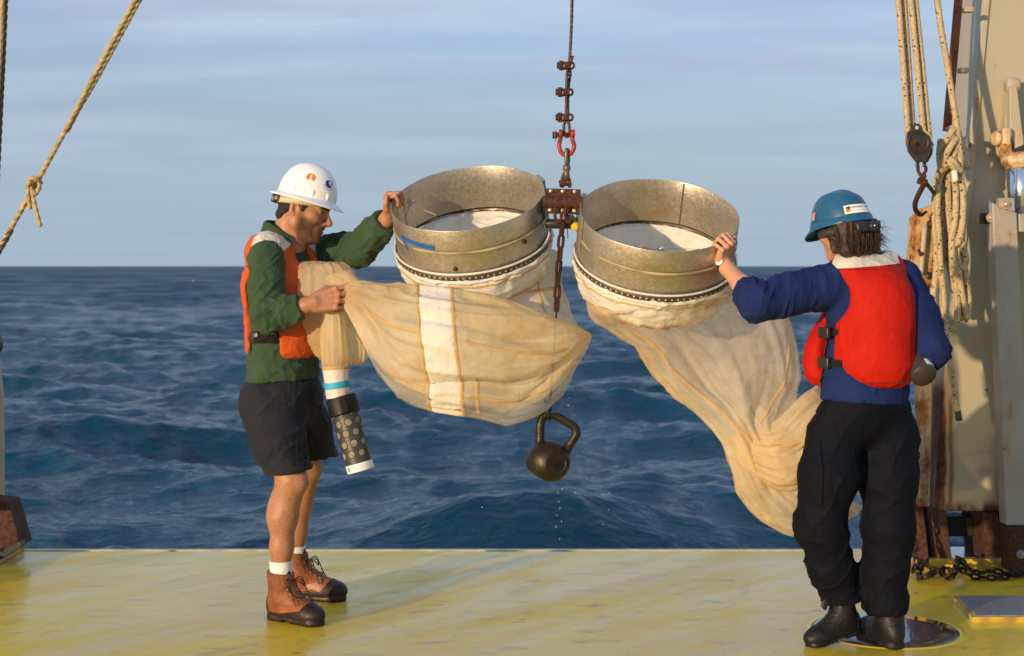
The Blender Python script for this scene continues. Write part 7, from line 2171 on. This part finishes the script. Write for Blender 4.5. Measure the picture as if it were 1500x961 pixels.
# blue helmet with ridged crown and peak
hz2 = W(1232.5, 330, 5.62); hf2 = unit((-0.56, 0.80, -0.20)); hu2 = unit(np.array((-0.16, 0.16, 0.97)))
def ridges(az, el):
    x, y = math.cos(el) * math.cos(az), math.cos(el) * math.sin(az)
    r = 0.0
    for yc, w in ((0.0, 0.13), (0.40, 0.08), (-0.40, 0.08)): r += 0.030 * math.exp(-((y - yc) / w) ** 2)
    return r * min(1, max(0, (el - 0.30) / 0.5)) * (1.0 if x > -0.9 else 0.6)
P2, HR2 = helmet_dome(hz2, hf2, hu2, 0.121, 0.101, 0.128, ridges)
v, f = dome_sheet(P2, 96, 30)
hel2 = make('helmet', v, f, M['blue_shell'], wom)
V = []; prof = [(0.995, 0.030), (1.035, 0.028), (1.045, 0.004), (1.075, -0.002), (1.085, -0.006), (1.07, -0.009), (0.99, -0.004)]
nb = 90
for rr, h in prof:
    for j in range(nb):
        a_ = 2 * math.pi * j / nb; pk = max(0, math.cos(a_)) ** 2.2
        ex = 1 + (rr - 1) * 1.0 + (0.36 * pk if h < 0.003 else 0)
        p = np.array((0.121 * math.cos(a_) * ex, 0.101 * math.sin(a_) * (1 + (rr - 1)), h * (0.6 if h > 0.02 else 1) - (0.018 * pk if h < 0.003 else 0)))
        V.append(hz2 + HR2 @ p)
make('peak', V, grid_faces(len(prof), nb, True), M['blue_shell'], hel2)
azl, ell_ = math.pi - 0.22, 0.30
wl_, hl_ = 0.052, 0.0165
mpx = dome_sticker(P2, HR2, azl, ell_, 0, 0, 0.0040)
nx_ = 14
V = [mpx(-wl_ + 2 * wl_ * i / (nx_ - 1), s_ * hl_) for s_ in (-1, 1) for i in range(nx_)]
make('label', V, grid_faces(2, nx_), M['print_white'], hel2)
flip = 1.0 if (mpx(0.01, 0)[0] - mpx(-0.01, 0)[0]) > 0 else -1.0
def label_text(s_, size, cx, cy, m, name):
    tv, tf = text_geo(s_, size)
    mpt = dome_sticker(P2, HR2, azl, ell_, 0, 0, 0.0052)
    make(name, np.array([mpt(flip * (p[0] * 0.86 + cx), p[1] + cy) for p in tv]), tf, m, hel2, False)
label_text('NORTHEAST US SHELF', 0.0098, 0.013, 0.0055, M['print_dark'], 'label_text')
label_text('LONG TERM ECOLOGICAL RESEARCH', 0.0046, 0.013, -0.0065, M['print_grey'], 'label_text')
mp2 = dome_sticker(P2, HR2, azl, ell_, 0, 0, 0.0052)
g = Geo(); g.add([mp2(flip * x, y) for x, y in ((-0.047, -0.010), (-0.032, -0.010), (-0.032, 0.010), (-0.047, 0.010))], [(0, 1, 2, 3)]); g.make('label_mark', M['print_orange'], hel2, False)
mp2 = dome_sticker(P2, HR2, azl, ell_, 0, 0, 0.0062)
g = Geo(); g.add([mp2(flip * x, y) for x, y in ((-0.041, -0.003), (-0.032, 0.004), (-0.032, 0.010), (-0.043, 0.010))], [(0, 1, 2, 3)]); g.make('label_mark', M['print_dark'], hel2, False)
mp3 = dome_sticker(P2, HR2, 1.15, 0.34, 0, 0, 0.0045)
f3 = 1.0 if (mp3(0.01, 0)[0] - mp3(-0.01, 0)[0]) > 0 else -1.0
g = Geo(); g.add([mp3(f3 * x, y) for x, y in ((-0.012, -0.014), (0.014, -0.014), (0.016, 0.016), (-0.006, 0.014))], [(0, 1, 2, 3)]); g.make('flag_sticker', plain('faded_red_sticker', (0.60, 0.25, 0.18), 0.5), hel2, False)
mp3 = dome_sticker(P2, HR2, 1.15, 0.34, 0, 0, 0.0055)
g = Geo(); g.add([mp3(f3 * x, y) for x, y in ((-0.012, -0.014), (-0.001, -0.014), (0.002, 0.012), (-0.006, 0.012))], [(0, 1, 2, 3)]); g.make('flag_sticker', M['print_grey'], hel2, False)
# suspension band and ratchet knob at the nape
V = [hz2 + HR2 @ np.array((-0.008 + 0.104 * math.cos(a_), 0.090 * math.sin(a_), h + 0.010 * math.cos(a_))) for h in (-0.040, -0.014) for a_ in np.linspace(0, 2 * np.pi, 60, endpoint=False)]
hb2 = make('headband', V, grid_faces(2, 60, True), plain('dark_headband', (0.05, 0.048, 0.045), 0.5), hel2)
hb2.modifiers.new('thick', 'SOLIDIFY').thickness = 0.003
v, f = box_geo(hz2 + HR2 @ np.array((-0.124, 0.010, -0.032)), (0.020, 0.105, 0.036), HR2, 0.006); make('ratchet', v, f, M['black_plastic'], hel2)
v, f = lathe_geo([(0.001, 0.016), (0.017, 0.016), (0.020, 0.012), (0.020, 0.0), (0.001, 0.0)], hz2 + HR2 @ np.array((-0.130, -0.012, -0.034)), -HR2[:, 0], 20); smooth_by_angle(make('ratchet_knob', v, f, M['black_plastic'], hel2))
v, f = lathe_geo([(0.001, 0.0185), (0.0045, 0.018), (0.005, 0.016)], hz2 + HR2 @ np.array((-0.130, -0.012, -0.034)), -HR2[:, 0], 10); make('knob_screw', v, f, M['chrome'], hel2)

# wristwatch
wd = unit(wW - eL); wp_ = lerp(eL, wW, 0.93)
wo = unit(np.array((-0.35, -1.0, 0.05))); wo = unit(wo - wd * (wo @ wd))
V, f = lathe_geo([(0.0290, -0.009), (0.0325, -0.009), (0.0325, 0.009), (0.0290, 0.009), (0.0290, -0.009)], wp_, wd, 36)
watch = thing('wristwatch', 'silver wristwatch with a pale dial at the wrist by the right ring', 'watch', wp_)
make('strap', V, f, M['black_webbing'], watch)
ca = wp_ + wo * 0.0315
v, f = lathe_geo([(0.001, -0.002), (0.0155, -0.002), (0.0165, 0.002), (0.0165, 0.006), (0.0150, 0.0075), (0.0140, 0.0070)], ca, wo, 32); smooth_by_angle(make('case', v, f, M['chrome'], watch))
v, f = lathe_geo([(0.0005, 0.0066), (0.0142, 0.0066)], ca, wo, 32); make('dial', v, f, M['print_white'], watch)
hx = unit(np.cross(wo, (0, 0, 1))); hy = np.cross(wo, hx)
g = Geo()
for a_, l_ in ((0.6, 0.010), (2.4, 0.007)):
    d_ = math.cos(a_) * hx + math.sin(a_) * hy; s_ = np.cross(wo, d_)
    g.add([ca + wo * 0.0072 + d_ * x + s_ * y for x, y in ((-0.002, -0.0005), (l_, -0.0005), (l_, 0.0005), (-0.002, 0.0005))], [(0, 1, 2, 3)])
g.make('watch_hands', M['print_dark'], watch, False)
